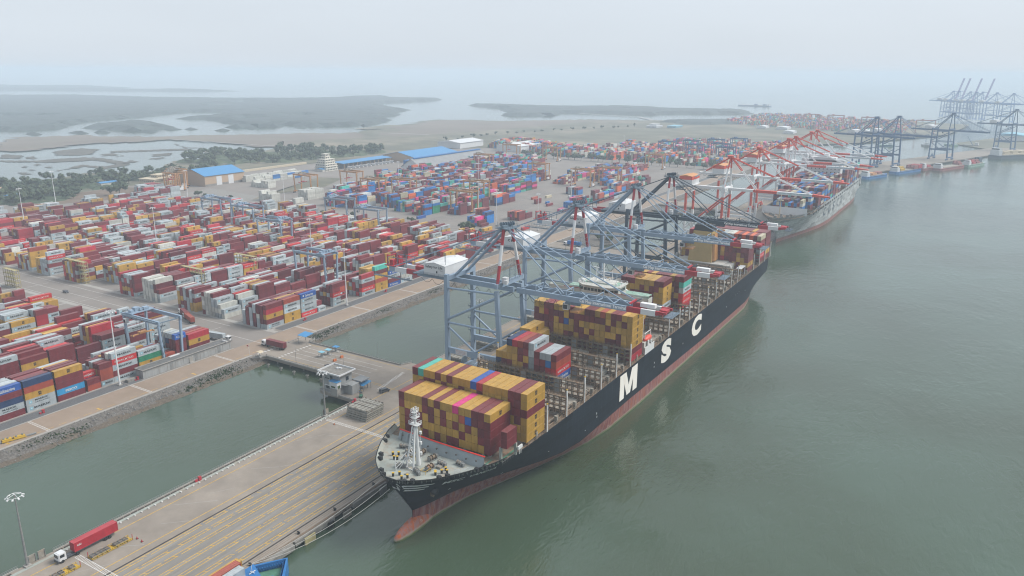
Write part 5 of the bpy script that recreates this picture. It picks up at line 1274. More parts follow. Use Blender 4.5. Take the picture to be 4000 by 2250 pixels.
    m = MB(); m.box(-46, -27, -8.4, 11, 49.5, 49.9)
    for q in (.6, 1.1):
        m.bar((-46, -8.4, 49.9+q), (-27, -8.4, 49.9+q), .06); m.bar((-27, -8.4, 49.9+q), (-27, 11, 49.9+q), .06)
    for k in range(10): m.bar((-46+k*2.1, -8.4, 49.9), (-46+k*2.1, -8.4, 51), .06)
    m.build('house_platform', shade, t)
    # back reach tail: red/white ends, hoist gear
    if detail:
        for s in (-1, 1):
            MB().bar((-53.5, s*3.4, 48.5), (-47, s*3.4, 48.5), 1.0, 2.3).build('tail_section', 'crane_red', t); MB().bar((-60.5, s*3.4, 48.5), (-53.5, s*3.4, 48.5), 1.0, 2.3).build('tail_section', 'crane_white', t)
        m = MB(); m.box(-67, -60, -3.8, 3.8, 49.6, 49.9); m.cbox(-63.5, -1.6, 49.9, 2.2, 2.2, 2.6); m.cbox(-62, 2, 49.9, 2, 2, 3.4); m.bar((-65.5, -3, 50), (-65.5, -3, 55), .5); m.bar((-65.5, 3, 50), (-65.5, 3, 54), .5); m.bar((-65.5, -3, 54.2), (-65.5, 3, 54.2), .4); m.bar((-61, 0, 50), (-61, 0, 54.6), .6); m.build('hoist_gear', 'crane_red', t)
        m = MB(); m.bar((-65, -3.3, 54), (-54, -3.3, 54), .25); m.bar((-65, 3.3, 54), (-50, 3.3, 54), .25)
        for x in (-65, -59, -54): m.bar((x, -3.3, 49.5), (x, -3.3, 54), .22); m.bar((x, 3.3, 49.5), (x, 3.3, 54), .22)
        m.box(-72, -50, -6, -4.2, 44.6, 44.8); m.box(-72, -50, 4.2, 5.6, 44.6, 44.8)
        for k in range(12): m.bar((-72+k*2, -6, 44.8), (-72+k*2, -6, 45.9), .07); m.bar((-72+k*2, -5, 44.8), (-72+k*2, -3.6, 47.3), .07)
        for q in (45.3, 45.9): m.bar((-72, -6, q), (-50, -6, q), .07)
        m.build('service_gantry', shade, t)
    m = MB(); m.cbox(10, 0, 0, 0, 0, 0) if False else None
    # trolley and cab
    tx = 34.5 if detail else -8
    tr = sub('trolley', t, (tx, 0, 0)); m = MB(); m.box(-3.4, 3.4, -3.9, 3.9, 47.0, 47.35); m.box(-3.4, 3.4, -4.3, -3.0, 46.2, 47.0); m.box(-3.4, 3.4, 3.0, 4.3, 46.2, 47.0); m.build('trolley_frame', shade, tr)
    m = MB(); m.box(-4.8, -2.4, -3.6, -1.2, 43.4, 46.4); m.build('operator_cab', 'house_white', tr); MB().box(-4.6, -2.6, -3.66, -3.6, 43.8, 45.6).build('cab_window', 'glass_dark', tr)
    if detail:
        m = MB()
        for (x, y) in ((-1, -1.2), (1.6, -1.2), (-1, 1.2), (1.6, 1.2)): m.tube((x, y, 46.3), (x, y, 43.2), .05, n=4)
        m.box(-1.6, 2.2, -3, 3, 42.4, 43.2); m.build('spreader', 'rtg_orange', tr)
        m = MB(); festoon(m, -44, 6, -4.6, 47.2, 8, 2.6); festoon(m, 6, 31, -4.6, 47.2, 6, 2.7); f = m.build('festoon_cable', 'black', t)
        # stairs and lifts on the far landside leg, floodlights, electrical boxes
        m = MB()
        for k in range(7): z = 8+k*6; m.cbox(LS-1.6, Y+.2, z, 1.6, 1.8, .15); m.bar((LS-1.6, Y+.9, z), (LS-1.0, Y-.6, z+6), .7, .1); m.bar((LS-2.3, Y-.6, z), (LS-2.3, Y-.6, z+1.1), .1); m.bar((LS-2.3, Y+1, z), (LS-2.3, Y+1, z+1.1), .1); m.bar((LS-2.3, Y-.6, z+1.1), (LS-2.3, Y+1, z+1.1), .08)
        m.build('stair_tower', shade, t)
        m = MB(); m.cbox(3.6, -7, 51.7, 2.2, 2.0, 2.6); m.cbox(4.6, -8.4, 51.7, 1.6, 1.2, 1.8); m.build('electrical_room', 'house_white', t)
        m = MB()
        for x in (0, 2.8):
            for y in (-2.5, 2.5, 6): m.bar((x, y, 51.6), (x, y, 57.5), .12)
        for z in (53.4, 55.4, 57.4): m.bar((0, -2.5, z), (0, 6, z), .1); m.bar((2.8, -2.5, z), (2.8, 6, z), .1); m.bar((0, 2.5, z), (2.8, 2.5, z), .1)
        m.bar((-1.5, -10.6, 51.6), (-1.5, -10.6, 56), .1)
        for y in (-10.9, 10.9):
            for q in (.6, 1.2): m.bar((-2, y, 51.6+q), (4, y, 51.6+q), .07)
        for k in range(16): m.bar((2.6, -10+k*1.33, 51.6), (2.6, -10+k*1.33, 52.7), .06)
        for q in (.55, 1.1): m.bar((2.6, -10, 51.6+q), (2.6, 10, 51.6+q), .06)
        for (x, y) in ((-29, -6), (-33, 7), (-31.5, -3)): m.bar((x, y, 50), (x, y, 60), .12)
        m.bar((-29, -6, 60), (-31.5, -3, 60), .1); m.bar((-29, -6, 57), (-31.5, -3, 57), .1)
        m.build('access_frame', shade, t)
        # sign boards on the portal beam, cable reel
        m = MB(); m.box(-20.5, -14.2, -Y-.74, -Y-.68, 15.9, 18.1); b1 = m.build('warning_board', 'house_white', t); tm = MB()
        for k, s in enumerate(('NGUY HIEM - KHU VUC', 'CAU DANG HOAT DONG', 'CAM LAI GAN')): text(tm, s, (-20.2, -Y-.76, 17.5-k*.6), (1, 0, 0), (0, 0, 1), .32, 5.2)
        tm.build('lettering', 'crane_red', b1)
        m = MB(); m.box(-8.6, -5.2, -Y-.74, -Y-.68, 16.0, 18.0); b2 = m.build('maker_board', 'house_white', t); tm = MB(); text(tm, 'ZPMC', (-8.3, -Y-.76, 16.5), (1, 0, 0), (0, 0, 1), 1.0, 2.8, 0, .06); tm.build('lettering', 'van_grey', b2)
    m = MB(); m.tube((LS-1.4, 4, 6.2), (LS-.9, 4, 6.2), 2.5, n=18); m.build('cable_reel', shade, t)
    if boom_up:
        a = R(boom_up); L = 66
        for s in (-1, 1):
            m = MB(); m.bar((6.4, s*3.4, 48.6), (6.4+L*math.cos(a), s*3.4, 48.6+L*math.sin(a)), 1.3, 2.4); m.build('boom_girder', 'far_boom', t)
            m = MB(); m.tube((.6, s*3, za), (6.4+28*math.cos(a), s*3.4, 48.6+28*math.sin(a)), .5, n=5); m.build('fore_stay', main, t)
        m = MB()
        for k in range(12): q = 4+k*5; m.bar((6.4+q*math.cos(a), -3.4, 48.6+q*math.sin(a)), (6.4+q*math.cos(a), 3.4, 48.6+q*math.sin(a)), .8)
        m.build('boom_bracing', 'far_boom', t)
    return t
CMT = 'Cai Mep International Terminal'
sts('nearest grey-blue crane with a smiling white machinery house over the ship bow', (-173.2, 279.8, 0), sign='Safety for Life', text_boom=CMT)
sts('second grey-blue crane, its white machinery house marked with four dark letters', (-173.2, 348.6, 0), sign='C M I T', text_boom=CMT)
sts('third grey-blue crane, between the one with four letters and the dark navy crane', (-173.2, 423.0, 0), sign='Safety for Life', text_boom=CMT)
sts('dark navy blue crane with red and white boom tip at the ship stern', (-173.2, 481.5, 0), main='crane_navy', shade='crane_navy', sign='C M I T', text_boom=CMT)

def rw_crane(label, loc, text_on=True):
    """red and white crane with one box boom and open A-frame"""
    t = thing('ship_to_shore_crane', label, 'crane', loc, 0, 'quayside cranes'); Y = 9.6; WS, LS = -1, -31; RD, WH = 'crane_orange_red', 'crane_white'
    bogies(t, (WS, LS), Y, RD)
    for s in (-1, 1):
        lg = sub('leg', t); MB().bar((WS, s*Y, 4), (WS, s*Y, 26), 1.6, 1.6).build('leg_band', WH, lg); MB().bar((WS, s*Y, 26), (WS, s*Y, 45), 1.6, 1.6).build('leg_band', RD, lg); MB().bar((WS, s*Y, 45), (WS, s*Y, 53), 1.9, 1.9).build('leg_band', WH, lg)
        lg = sub('leg', t); MB().bar((LS, s*Y, 4), (LS, s*Y, 30), 1.6, 1.6).build('leg_band', WH, lg); MB().bar((LS, s*Y, 30), (LS, s*Y, 46), 1.6, 1.6).build('leg_band', RD, lg)
        MB().bar((LS, s*Y, 15.5), (WS, s*Y, 15.5), 1.1, 2.0).build('portal_beam', WH, t)
        b = sub('brace', t); p = Vector((WS, s*Y, 45)); q = Vector((LS, s*Y, 17)); MB().tube(p, p.lerp(q, .62), .7, n=7).build('brace_band', RD, b); MB().tube(p.lerp(q, .62), q, .7, n=7).build('brace_band', WH, b)
        f = sub('tower_leg', t); a = Vector((WS, s*Y*.95, 52)); c = Vector((.4, s*1.5, 75.5)); MB().tube(a, a.lerp(c, .62), .75, n=8).build('leg_band', WH, f); MB().tube(a.lerp(c, .62), c, .6, n=8).build('leg_band', RD, f)
        f = sub('back_leg', t); a = Vector((.2, s*1.4, 75.5)); c = Vector((-38, s*3, 51.5)); MB().tube(a, a.lerp(c, .48), .55, n=7).build('leg_band', RD, f); MB().tube(a.lerp(c, .48), c, .55, n=7).build('leg_band', WH, f)
        for xe, zc in ((22, .42), (62, .55)):
            f = sub('fore_stay', t); c = Vector((xe, s*2.4, 51.6)); a = Vector((1, s*1.2, 75.5)); MB().tube(a, a.lerp(c, zc), .38, n=6).build('stay_band', RD, f); MB().tube(a.lerp(c, zc), c, .38, n=6).build('stay_band', WH, f)
    for x in (WS, LS): MB().bar((x, -Y-1, 4.2), (x, Y+1, 4.2), 1.3, 1.8).build('sill_beam', RD if x == LS else WH, t)
    MB().bar((WS, -Y-1, 50.5), (WS, Y+1, 50.5), 3.2, 3.0).build('cross_beam', WH, t); MB().bar((LS, -Y, 46.5), (LS, Y, 46.5), 1.4, 1.8).build('cross_beam', WH, t)
    bm = sub('boom', t)
    for x0, x1, mk in ((-52, 20, WH), (20, 38, RD), (38, 64, WH)): MB().bar((x0, 0, 50.6), (x1, 0, 50.6), 3.4 if mk == WH else 3.6, 2.0).build('boom_section', mk, bm)
    MB().bar((64, 0, 50.8), (76.5, 0, 50.2), 4.0, 2.0, w2=2.4, h2=.8).build('boom_section', RD, bm)
    if text_on: tm = MB(); text(tm, 'TAN CANG - CAI MEP THI VAI TERMINAL (TCTT)', (39, -1.78, 50.1), (1, 0, 0), (0, 0, 1), 1.1, 24, 0, .01); tm.build('lettering', 'star_blue', bm)
    m = MB(); m.bar((0, -2.6, 75.8), (0, 2.6, 75.8), 3.2, 1.6); m.box(-2.4, 2.4, -3, 3, 76.6, 76.75); m.build('apex_head', RD, t)
    H = sub('machinery_house', t); x0, x1, y0, y1 = -37.5, -27, -9, 9; MB().box(x0, x1, y0, y1, 52.3, 56.4).build('house_wall', 'house_white', H); MB().box(x0-.1, x1+.1, y0-.1, y1+.1, 56.4, 59.2).build('house_band', RD, H); m = MB(); m.extr([(x0-.2, 59.2), (x1+.2, 59.2), ((x0+x1)/2, 60.2)], 'y', y0-.2, y1+.2); m.build('house_roof', 'roof_orange', H)
    m = MB(); m.box(x0-1, x1+1, y0-1, y1+1, 52.0, 52.3); m.build('house_platform', WH, t)
    m = MB(); festoon(m, -50, -4, 2.6, 49.4, 12, 2.2, .1); m.build('festoon_cable', 'black', t)
    tr = sub('trolley', t, (-40, 0, 0)); m = MB(); m.box(-3, 3, -3, 3, 48.4, 49.2); m.box(-5, 5, -1.2, 1.2, 46.8, 47.4); m.build('trolley_frame', 'crane_grey_dark', tr)
    m = MB()
    for k in range(6): z = 6+k*6; m.cbox(WS-1.6, 8, z, 1.5, 1.5, .15); m.bar((WS-1.6, 8, z), (WS-2.2, 10, z+6), .5, .1)
    for k in range(6): z = 16+k*6; m.bar((WS+.9, -9, z), (WS+4, -7.4, z+3), .1); m.bar((WS+4, -7.4, z+3), (WS+.9, -9, z+6), .1)
    m.build('stair_tower', 'crane_grey_dark', t)
    m = MB(); m.tube((WS+1.2, -3, 6.6), (WS+1.8, -3, 6.6), 3.0, n=18); m.build('cable_reel', 'crane_grey_dark', t)
    return t
RW = [(613, 'nearest red and white crane, just beyond the dark navy crane'), (700, 'second nearest red and white crane, over the bow half of the grey ship'), (814, 'third red and white crane, over the bridge of the grey ship'), (846, 'fourth red and white crane, close behind the third'), (925, 'next to last red and white crane in the row'), (958, 'farthest red and white crane, at the grey ship stern')]
for y, lab in RW: rw_crane(lab, (-173, y, 0))
QA = R(-20)
for (x, y, lab) in ((-152, 1303, 'nearest dark blue crane past the bend of the quay'), (-126, 1347, 'second dark blue crane past the bend, close to the first'), (-60, 1500, 'third dark blue crane, standing alone over the barges'), (32, 1748, 'dark blue crane at the right edge of the photo')):
    sts(lab, (x, y, 0), QA, main='far_crane_blue', shade='far_crane_blue', tower=('far_crane_blue', 'far_crane_blue'), tip=False, detail=False)
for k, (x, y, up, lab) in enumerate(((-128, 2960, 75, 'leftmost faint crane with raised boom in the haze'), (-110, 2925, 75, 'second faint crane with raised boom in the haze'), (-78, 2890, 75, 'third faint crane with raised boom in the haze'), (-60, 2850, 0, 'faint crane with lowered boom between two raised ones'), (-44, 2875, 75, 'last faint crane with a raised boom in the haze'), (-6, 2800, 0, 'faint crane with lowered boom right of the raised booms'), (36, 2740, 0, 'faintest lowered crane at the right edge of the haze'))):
    c = sts(lab, (x, y, 0), QA, main='far_crane_hazed', shade='far_crane_hazed', tower=('far_crane_hazed', 'far_crane_hazed'), tip=False, detail=False, boom_up=up); c.scale = (1.12, 1.12, 1.12)

# ------------------------------------------------------------------ rubber-tyred yard cranes
def rtg(label, x_right, y, z_top=22.5, span=27, mk='crane_grey', trolley=0.0, dy=6.0, cabside=1):
    t = thing('yard_gantry_crane', label, 'gantry crane', (x_right-span/2, y, 0), 0, 'rubber-tyred gantry cranes'); h = span/2; sh = 'crane_grey_dark' if mk == 'crane_grey' else mk
    for sx_ in (-h, h):
        for sy in (-dy, dy):
            MB().bar((sx_, sy*.82, 1.6), (sx_, sy, z_top-1.2), 1.15, .95).build('leg', mk, t)
        MB().bar((sx_, -dy-1.5, 2.1), (sx_, dy+1.5, 2.1), 1.1, 1.1).build('sill_beam', mk, t)
        for sy in (-dy-.3, dy+.3):
            for q in (-1.1, 1.1): MB().wheel(sx_, sy+q, .8, .8, .6, 'x').build('wheel', 'tyre', t)
    for sy in (-dy, dy):
        MB().bar((-h-1.0, sy, z_top), (h+1.0, sy, z_top), .95, 1.7).build('girder', mk, t)
    m = MB(); m.box(-h, h, -dy-1.5, -dy-.55, z_top+.4, z_top+.5)
    for q in (1.0, 1.5): m.bar((-h, -dy-1.5, z_top+q), (h, -dy-1.5, z_top+q), .06)
    for k in range(int(span/1.8)): m.bar((-h+k*1.8, -dy-1.5, z_top+.5), (-h+k*1.8, -dy-1.5, z_top+1.5), .06)
    for sx_ in (-h, h): m.bar((sx_, -dy, z_top-.2), (sx_, dy, z_top-.2), .5)
    m.build('walkway', sh, t)
    tr = sub('trolley', t, (-h+2.6+trolley*(span-5), 0, z_top)); m = MB(); m.box(-2.8, 2.8, -dy-.3, dy+.3, .9, 1.3); m.cbox(-.8, -1.6, 1.3, 2.8, 2.2, 1.8); m.cbox(1.2, 2.4, 1.3, 2.0, 2.6, 1.5); m.cbox(0, -4.6, 1.3, 2.2, 1.6, 1.2); m.tube((-1.6, 0, 2.1), (1.6, 0, 2.1), .8, n=10)
    for (a, b) in ((-2.7, -dy), (2.7, -dy), (-2.7, dy), (2.7, dy)): m.bar((a, b, 1.3), (a, b, 2.4), .09)
    for a in (-2.7, 2.7): m.bar((a, -dy, 2.4), (a, dy, 2.4), .08)
    for b in (-dy, dy): m.bar((-2.7, b, 2.4), (2.7, b, 2.4), .08)
    m.build('trolley_deck', mk if mk != 'rtg_orange' else 'hatch_grey', tr)
    m = MB(); m.box(-1.0, 1.0, -dy-2.7 if mk == 'crane_grey' else -1, -dy-.8 if mk == 'crane_grey' else 1, -3.4, -.9); m.build('operator_cab', 'house_white', tr)
    if mk == 'crane_grey': MB().box(-.75, .75, -dy-2.78, -dy-2.7, -3.0, -1.4).build('cab_window', 'glass_dark', tr)
    zs = -11 if mk == 'crane_grey' else -9; m = MB(); m.box(-6.05, 6.05, -1.1, 1.1, 0, 0) if False else None
    m = MB(); m.box(-.5, .5, -6.0, 6.0, zs, zs+.4)
    for sy in (-5.6, 5.6): m.box(-1.2, 1.2, sy-.3, sy+.3, zs-.2, zs+.4)
    m.box(-1.1, 1.1, -2, 2, zs+.4, zs+1.3); m.build('spreader', 'rtg_orange' if mk != 'rtg_orange' else 'crane_red', tr)
    m = MB()
    for (a, b) in ((-1, -1.6), (1, -1.6), (-1, 1.6), (1, 1.6)): m.tube((a*1.8, b*1.2, .9), (a, b, zs+1.2), .06, n=4, caps=False)
    m.build('hoist_rope', 'black', tr)
    m = MB(); m.box(h*cabside+.7*cabside if cabside > 0 else -h-2.3, h+2.3 if cabside > 0 else -h-.7, -3.4, 2.2, 1.8, 4.4); m.build('power_unit', 'house_white', t)
    m = MB()
    for k in range(6): z = 3+k*3.1; m.bar((h*cabside+.8*cabside, -dy+.4, z), (h*cabside+.8*cabside, -dy+1.8, z+3.1), .4, .08)
    m.build('ladder', sh, t)
    return t
rtg('grey-blue gantry crane beside the low grey building near the bottom left', -329.7+.6, 219, 22.0, 27.6, trolley=.08)
rtg('grey-blue gantry crane standing second nearest, past the crossroad', -361.3, 362, 22.5, trolley=.93)
rtg('grey-blue gantry crane in the middle of the near yard', -477.5, 431, 22.5, trolley=.95)
rtg('grey-blue gantry crane behind the middle one, left of it', -546, 462, 22.5, trolley=.2)
rtg('farthest left grey-blue gantry crane by the tan shed', -604, 474, 22.5, trolley=.1)
rtg('grey-blue gantry crane at the tree line before the white reefer stacks', -507, 538, 22.5, trolley=.1)
rtg('grey-blue gantry crane at the tree line nearest the orange ones', -445.5, 512, 22.5, trolley=.15)
OR = [(-646, 704, 'standing by the white reefer stacks'), (-668, 650, 'nearest the tan shed in the second yard'), (-580, 668, 'left one of the three in front of the second yard'), (-548, 684, 'middle one of the three in front of the second yard'), (-470.5, 716, 'over the pink boxes, behind the front one'), (-441.5, 650, 'frontmost, over the blue boxes'), (-622, 960, 'deep in the second yard beside the grey shed'), (-671, 1118, 'farthest left at the end of the second yard'), (-591, 1112, 'at the tree line of the second yard'), (-498, 905, 'in the middle of the second yard'), (-420, 880, 'over the orange and blue boxes'), (-411, 1105, 'lone one on the empty pavement by the trees'), (-398, 915, 'nearest the quay behind the dark apex')]
for x, y, lab in OR: rtg('orange gantry crane '+lab, x, y, 21.5, 26.5, 'rtg_orange', trolley=.05+.1*(int(y) % 3))
for k, (x, y, lab) in enumerate(((-815, 578, 'nearest parked orange gantry crane beside the tan shed'), (-828, 590, 'parked orange gantry crane behind the first, beside the tan shed'), (-842, 602, 'farthest of three parked orange gantry cranes by the tan shed'))): rtg(lab, x, y, 21, 22, 'rtg_orange', trolley=.1)
for k, (x, y) in enumerate(((-345, 1240), (-372, 1300), (-402, 1260), (-432, 1330), (-375, 1420), (-405, 1380), (-462, 1290))):
    rtg('dark blue gantry crane over the hazy third yard, %s from the quay' % ORD[k+1], x, y, 25, 27, 'far_crane_blue', trolley=.2)
for k, (x, y) in enumerate(((-405, 2250), (-340, 2230), (-250, 2180), (-120, 2120))):
    rtg('faint red gantry crane in the far haze, %s from the left' % ORD[k+1], x, y, 32, 40, 'far_crane_red', trolley=.3)
# ------------------------------------------------------------------ the grey ship behind, barges
T_STEM2 = ((-9, 683), (0, 682.5), (6, 680), (12, 674), (19, 668), (22, 666), (30, 665))
T_D2 = ((666, 0), (667, 2.4), (669, 4.6), (673, 7.6), (678, 10.4), (685, 13.6), (694, 16.8), (706, 19.6), (720, 21.1), (735, 21.4), (1200, 21.4))
T_W2 = ((682.5, .1), (690, 1.2), (705, 4), (725, 8.5), (750, 14), (775, 18.5), (800, 21), (1200, 21.3))
def hb2(Y, z):
    o = Y-lut(T_STEM2, z)
    if o < 0: return -1
    u = min(1, o/110); t = max(0, min(1, (z+3)/25)); a = lut(T_W2, (682.5+o)*(1-u)+Y*u); b = lut(T_D2, (666+o)*(1-u)+Y*u); h = a+(b-a)*t**1.1
    if Y > 965: h -= (Y-965)**2/1600*14*max(0, (9-z)/12)
    return max(0, h)
CX2 = -147.5
s2 = thing('container_ship', 'pale grey container ship with dark hull letters, berthed behind the black one', 'container ship')
m, rows2_ = hull_mesh(hb2, T_STEM2, [-4, -3, -1, 1, 4, 7, 10, 13, 16, 19, 21.5], lambda z: 1006 if z > 12 else 1006-(12-z)*.9, offs[:-4]+[330, 345], CX2); m.build('hull', 'hull_grey', s2, smooth=True)
tp = rows2_[-1]; m = MB()
for i in range(len(tp)-1):
    (a, ha), (b, hb_) = tp[i], tp[i+1]; m.add([(CX2-ha, a, 19.3), (CX2+ha, a, 19.3), (CX2+hb_, b, 19.3), (CX2-hb_, b, 19.3)], [(0,1,2,3)])
m.build('deck', 'rusty_steel', s2)
m = MB(); m.add([(CX2-19, 702, 19), (CX2, 698, 19), (CX2+19.5, 702, 19), (CX2+19.5, 702.6, 25.5), (CX2, 699, 26.2), (CX2-19, 702.6, 25.5)], [(0,1,4,5), (1,2,3,4), (5,4,1,0), (4,3,2,1)]); m.build('breakwater', 'house_white', s2)
m = MB(); m.bar((CX2, 686, 19.3), (CX2, 686, 38), 1.0, w2=.6); m.cbox(CX2, 686, 33.5, 4.5, 2.4, .6); m.bar((CX2, 686, 36), (CX2, 686, 41), .35); m.build('foremast', 'cream_wall', s2)
m = MB()
for (x, y) in ((-6, 690), (6, 690), (-9, 694), (8, 695), (0, 692), (-2, 680), (3, 681)): m.cbox(CX2+x, y, 19.3, 2.6, 1.8, 1.8)
m.build('mooring_winch', 'steel_grey', s2)
m = MB(); m.box(-165.5, -129.5, 866, 880, 19.3, 50); m.box(-168.8, -126.2, 864.5, 869, 50, 52.8); m.box(-160, -135, 864.3, 876, 52.8, 55); m.box(-152, -143, 868, 876, 55, 58); m.extr([(-129.5, 46), (-126.3, 50), (-129.5, 50)], 'y', 865, 869); m.build('superstructure', 'house_white', s2)
for r_ in range(8):
    for k in range(9): x = -162.5+k*3.9; MB().box(x, x+.9, 865.9, 865.99, 23+r_*3.2, 24.1+r_*3.2).build('window', 'glass_dark', s2)
MB().box(-161, -134, 864.2, 864.28, 50.8, 52.2).build('window', 'glass_dark', s2)
m = MB(); m.bar((-147.5, 870, 58), (-147.5, 870, 66), .6); m.bar((-151, 870, 61), (-144, 870, 61), .3); m.build('radar_mast', 'house_white', s2)
m = MB(); m.box(-152, -143, 884, 892, 19.3, 52); m.build('funnel', 'hatch_grey', s2)
m = MB(); m.dome((-127.6, 874, 30), 1, n=10, k=3, full=True); m.v = [(-127.6+(x+127.6)*1.6, 874+(y-874)*4.5, z*1.0+(z-30)*.7) for x, y, z in m.v]; m.build('lifeboat', 'crane_orange_red', s2)
for s, y0 in zip('COSCO', (779, 800, 822, 845, 868)):
    m = MB(); vs, fs, asp = glyphs(s, .02, 3); m.add([(CX2+hb2(y0+a*9.5, 7.5+b*8.5)+.12, y0+a*9.5, 7.5+b*8.5) for a, b in vs], fs, 0); m.build('ship_letter', 'crane_navy', s2)
m = MB()
for i in range(24): y = 722+i*11.5; m.box(-126.4, -125.95, y, y+5.5, 17.6, 19.2)
m.build('side_opening', 'black', s2)
m = MB()
for i in range(19):
    for zz in (19.3,): m.box(-168, -127, 709.4+i*15.2, 710.2+i*15.2, 19.3, 21.5)
    m.bar((-126.6, 709.8+i*15.2, 19.3), (-126.6, 709.8+i*15.2, 25), .4)
m.build('lashing_frame', 'rusty_steel', s2)

def barge(label, pts, rz, Lh, Wd, hull, boxes, extra=None, cat='barge', deck='hatch_grey', group='barges moored past the bend'):
    t = thing('barge', label, cat, (pts[0], pts[1], WZ), rz, group); b = Wd/2
    m = MB(); m.prism([(-b*.75, 0), (b*.75, 0), (b, 5), (b, Lh-9), (b*.35, Lh), (-b*.35, Lh), (-b, Lh-9), (-b, 5)], -.5, 3.6); m.build('hull', hull, t)
    m = MB(); m.box(-b*.8, b*.8, 13, Lh-12, 3.6, 4.6); m.build('hatch_coaming', deck, t)
    m = MB(); m.box(-b*.72, b*.72, 2.5, 10, 3.6, 8.6); m.box(-b*.6, b*.6, 3.5, 9, 8.6, 11.0); m.build('deckhouse', 'house_white', t)
    m = MB(); m.box(-b*.62, b*.62, 3.3, 3.45, 9.2, 10.3); m.build('window', 'glass_dark', t)
    rb = random.Random(int(pts[0])); m = MB()
    for i in range(int(Lh/2.2)): m.box(b-.05, b+.2, 1+i*2.2, 1.8+i*2.2, 2.5, 3.2)
    m.build('tyre_fender', 'tyre', t)
    for k, (y0, n, hh, mk) in enumerate(boxes):
        m = MB()
        for c in range(n): m.box(-b*.75+c*2.55, -b*.75+c*2.55+2.4, y0, y0+12, 4.6, 4.6+2.7*max(1, hh-(c % 2)))
        m.build('deck_cargo', mk, t)
    return t
barge('bright blue barge with pale boxes, nearest past the grey ship', (-146, 1178), QA, 64, 14, 'blue_paint', [(18, 4, 1, 'roof_orange'), (38, 3, 1, 'barge_red')])
barge('bright blue barge with a yellow box and a row of red boxes', (-117, 1262), QA, 82, 15, 'blue_paint', [(16, 4, 2, 'hatch_yellow'), (52, 5, 2, 'barge_red'), (65, 5, 2, 'crane_red')])
barge('small dark red barge between the blue barges and the long red one', (-86, 1335), QA, 40, 11, 'barge_red', [(14, 3, 1, 'crane_red')])
barge('long red barge with a white canopy', (-66, 1345), QA, 90, 16, 'barge_red', [(70, 4, 2, 'barge_red')])
barge('green barge with red and orange boxes', (-30, 1425), QA, 66, 13, 'bridge_green', [(14, 4, 2, 'crane_red'), (30, 4, 2, 'barge_red'), (44, 3, 3, 'crane_navy')])
bc = barge('dark bulk carrier with cream hatch covers at the right edge', (6, 1600), R(-38), 150, 24, 'crane_navy', [(20, 6, 1, 'cream_wall'), (40, 6, 1, 'cream_wall'), (60, 6, 1, 'cream_wall'), (85, 6, 1, 'cream_wall'), (105, 6, 1, 'cream_wall')], cat='bulk carrier', deck='cream_wall', group=None); bc.scale = (1, 1, 1.7)
for k, (px, py, L, lab) in enumerate(((3010, 417, 150, 'tiny ship far out in the haze right of the mangroves'), (3140, 640, 0, ''), )):
    if L:
        x, y = gp(px, py, WZ); barge(lab, (x, y), R(80), L, 26, 'far_crane_blue', [(20, 5, 2, 'far_crane_blue'), (60, 5, 2, 'far_crane_blue')], cat='cargo ship', group=None)
for k, (x, y) in enumerate(((-110, 1795), (-60, 1840), (-20, 1850), (-170, 1760), (-250, 1700))):
    t = thing('work_boat', 'hazy work boat with boom in the inlet past the dark blue cranes, %s from left' % ORD[5-k], 'work boat', (x, y, WZ), R(20+k*30), 'work boats in the inlet'); m = MB(); m.prism([(-5, 0), (5, 0), (5, 22), (0, 30), (-5, 22)], -.5, 3); m.build('hull', 'bridge_green' if k % 2 else 'steel_grey', t); MB().box(-3, 3, 2, 8, 3, 8).build('deckhouse', 'house_white', t); MB().bar((0, 12, 3), (3, 24, 20), 1.0).build('boom', 'far_crane_blue', t)

# blue barge whose bow pokes in at the bottom of the photo
t = thing('barge', 'bright blue barge bow with green deck at the bottom edge of the photo', 'barge', (0, 0, 0)); bx = [(-164.2, 60), (-164.2, 126.8), (-158.5, 134.3), (-152.4, 127.5), (-152.4, 60)]
m = MB(); m.prism(bx, WZ-.4, -.6); m.build('hull', 'blue_paint', t)
def inset(p, k=.55): cx, cy = -158.4, 100; return [(cx+(x-cx)*(1-k/6), y-(k*1.2 if y > 120 else 0)) for x, y in p]
bi = inset(bx); m = MB()
for i in range(4):
    a, b, c, d = bx[i], bx[i+1], bi[i+1], bi[i]
    m.add([(*a, -.6), (*b, -.6), (*b, .9+.9*(b[1]-60)/74), (*a, .9+.9*(a[1]-60)/74), (*d, -.59), (*c, -.59), (*c, .9+.9*(b[1]-60)/74), (*d, .9+.9*(a[1]-60)/74)], [(0,1,2,3), (5,4,7,6), (3,2,6,7)])
m.build('bulwark', 'blue_paint', t); m = MB(); m.add([(x, y, -.58) for x, y in bi], [(0,1,2,3,4)]); m.build('deck', 'deck_green', t)
m = MB()
for i in range(13): tt = i/13; p = Vector((*bi[1], 0)).lerp(Vector((*bi[2], 0)), tt); m.bar((p.x, p.y, -.5), (p.x+.2, p.y-.8, 1.3), .08, .3); p = Vector((*bi[2], 0)).lerp(Vector((*bi[3], 0)), tt); m.bar((p.x, p.y, -.5), (p.x-.2, p.y-.8, 1.3), .08, .3)
m.build('bulwark_stay', 'blue_paint', t)
m = MB(); m.add([(-163.6, 70, 3.4), (-155.2, 70, 3.4), (-155.2, 122.6, 2.6), (-163.6, 126.2, 2.6), (-163.6, 70, -.5), (-155.2, 70, -.5), (-155.2, 122.6, -.5), (-163.6, 126.2, -.5)], [(0,1,2,3), (4,5,1,0), (5,6,2,1), (6,7,3,2), (7,4,0,3)]); m.build('forward_cover', 'blue_paint', t)
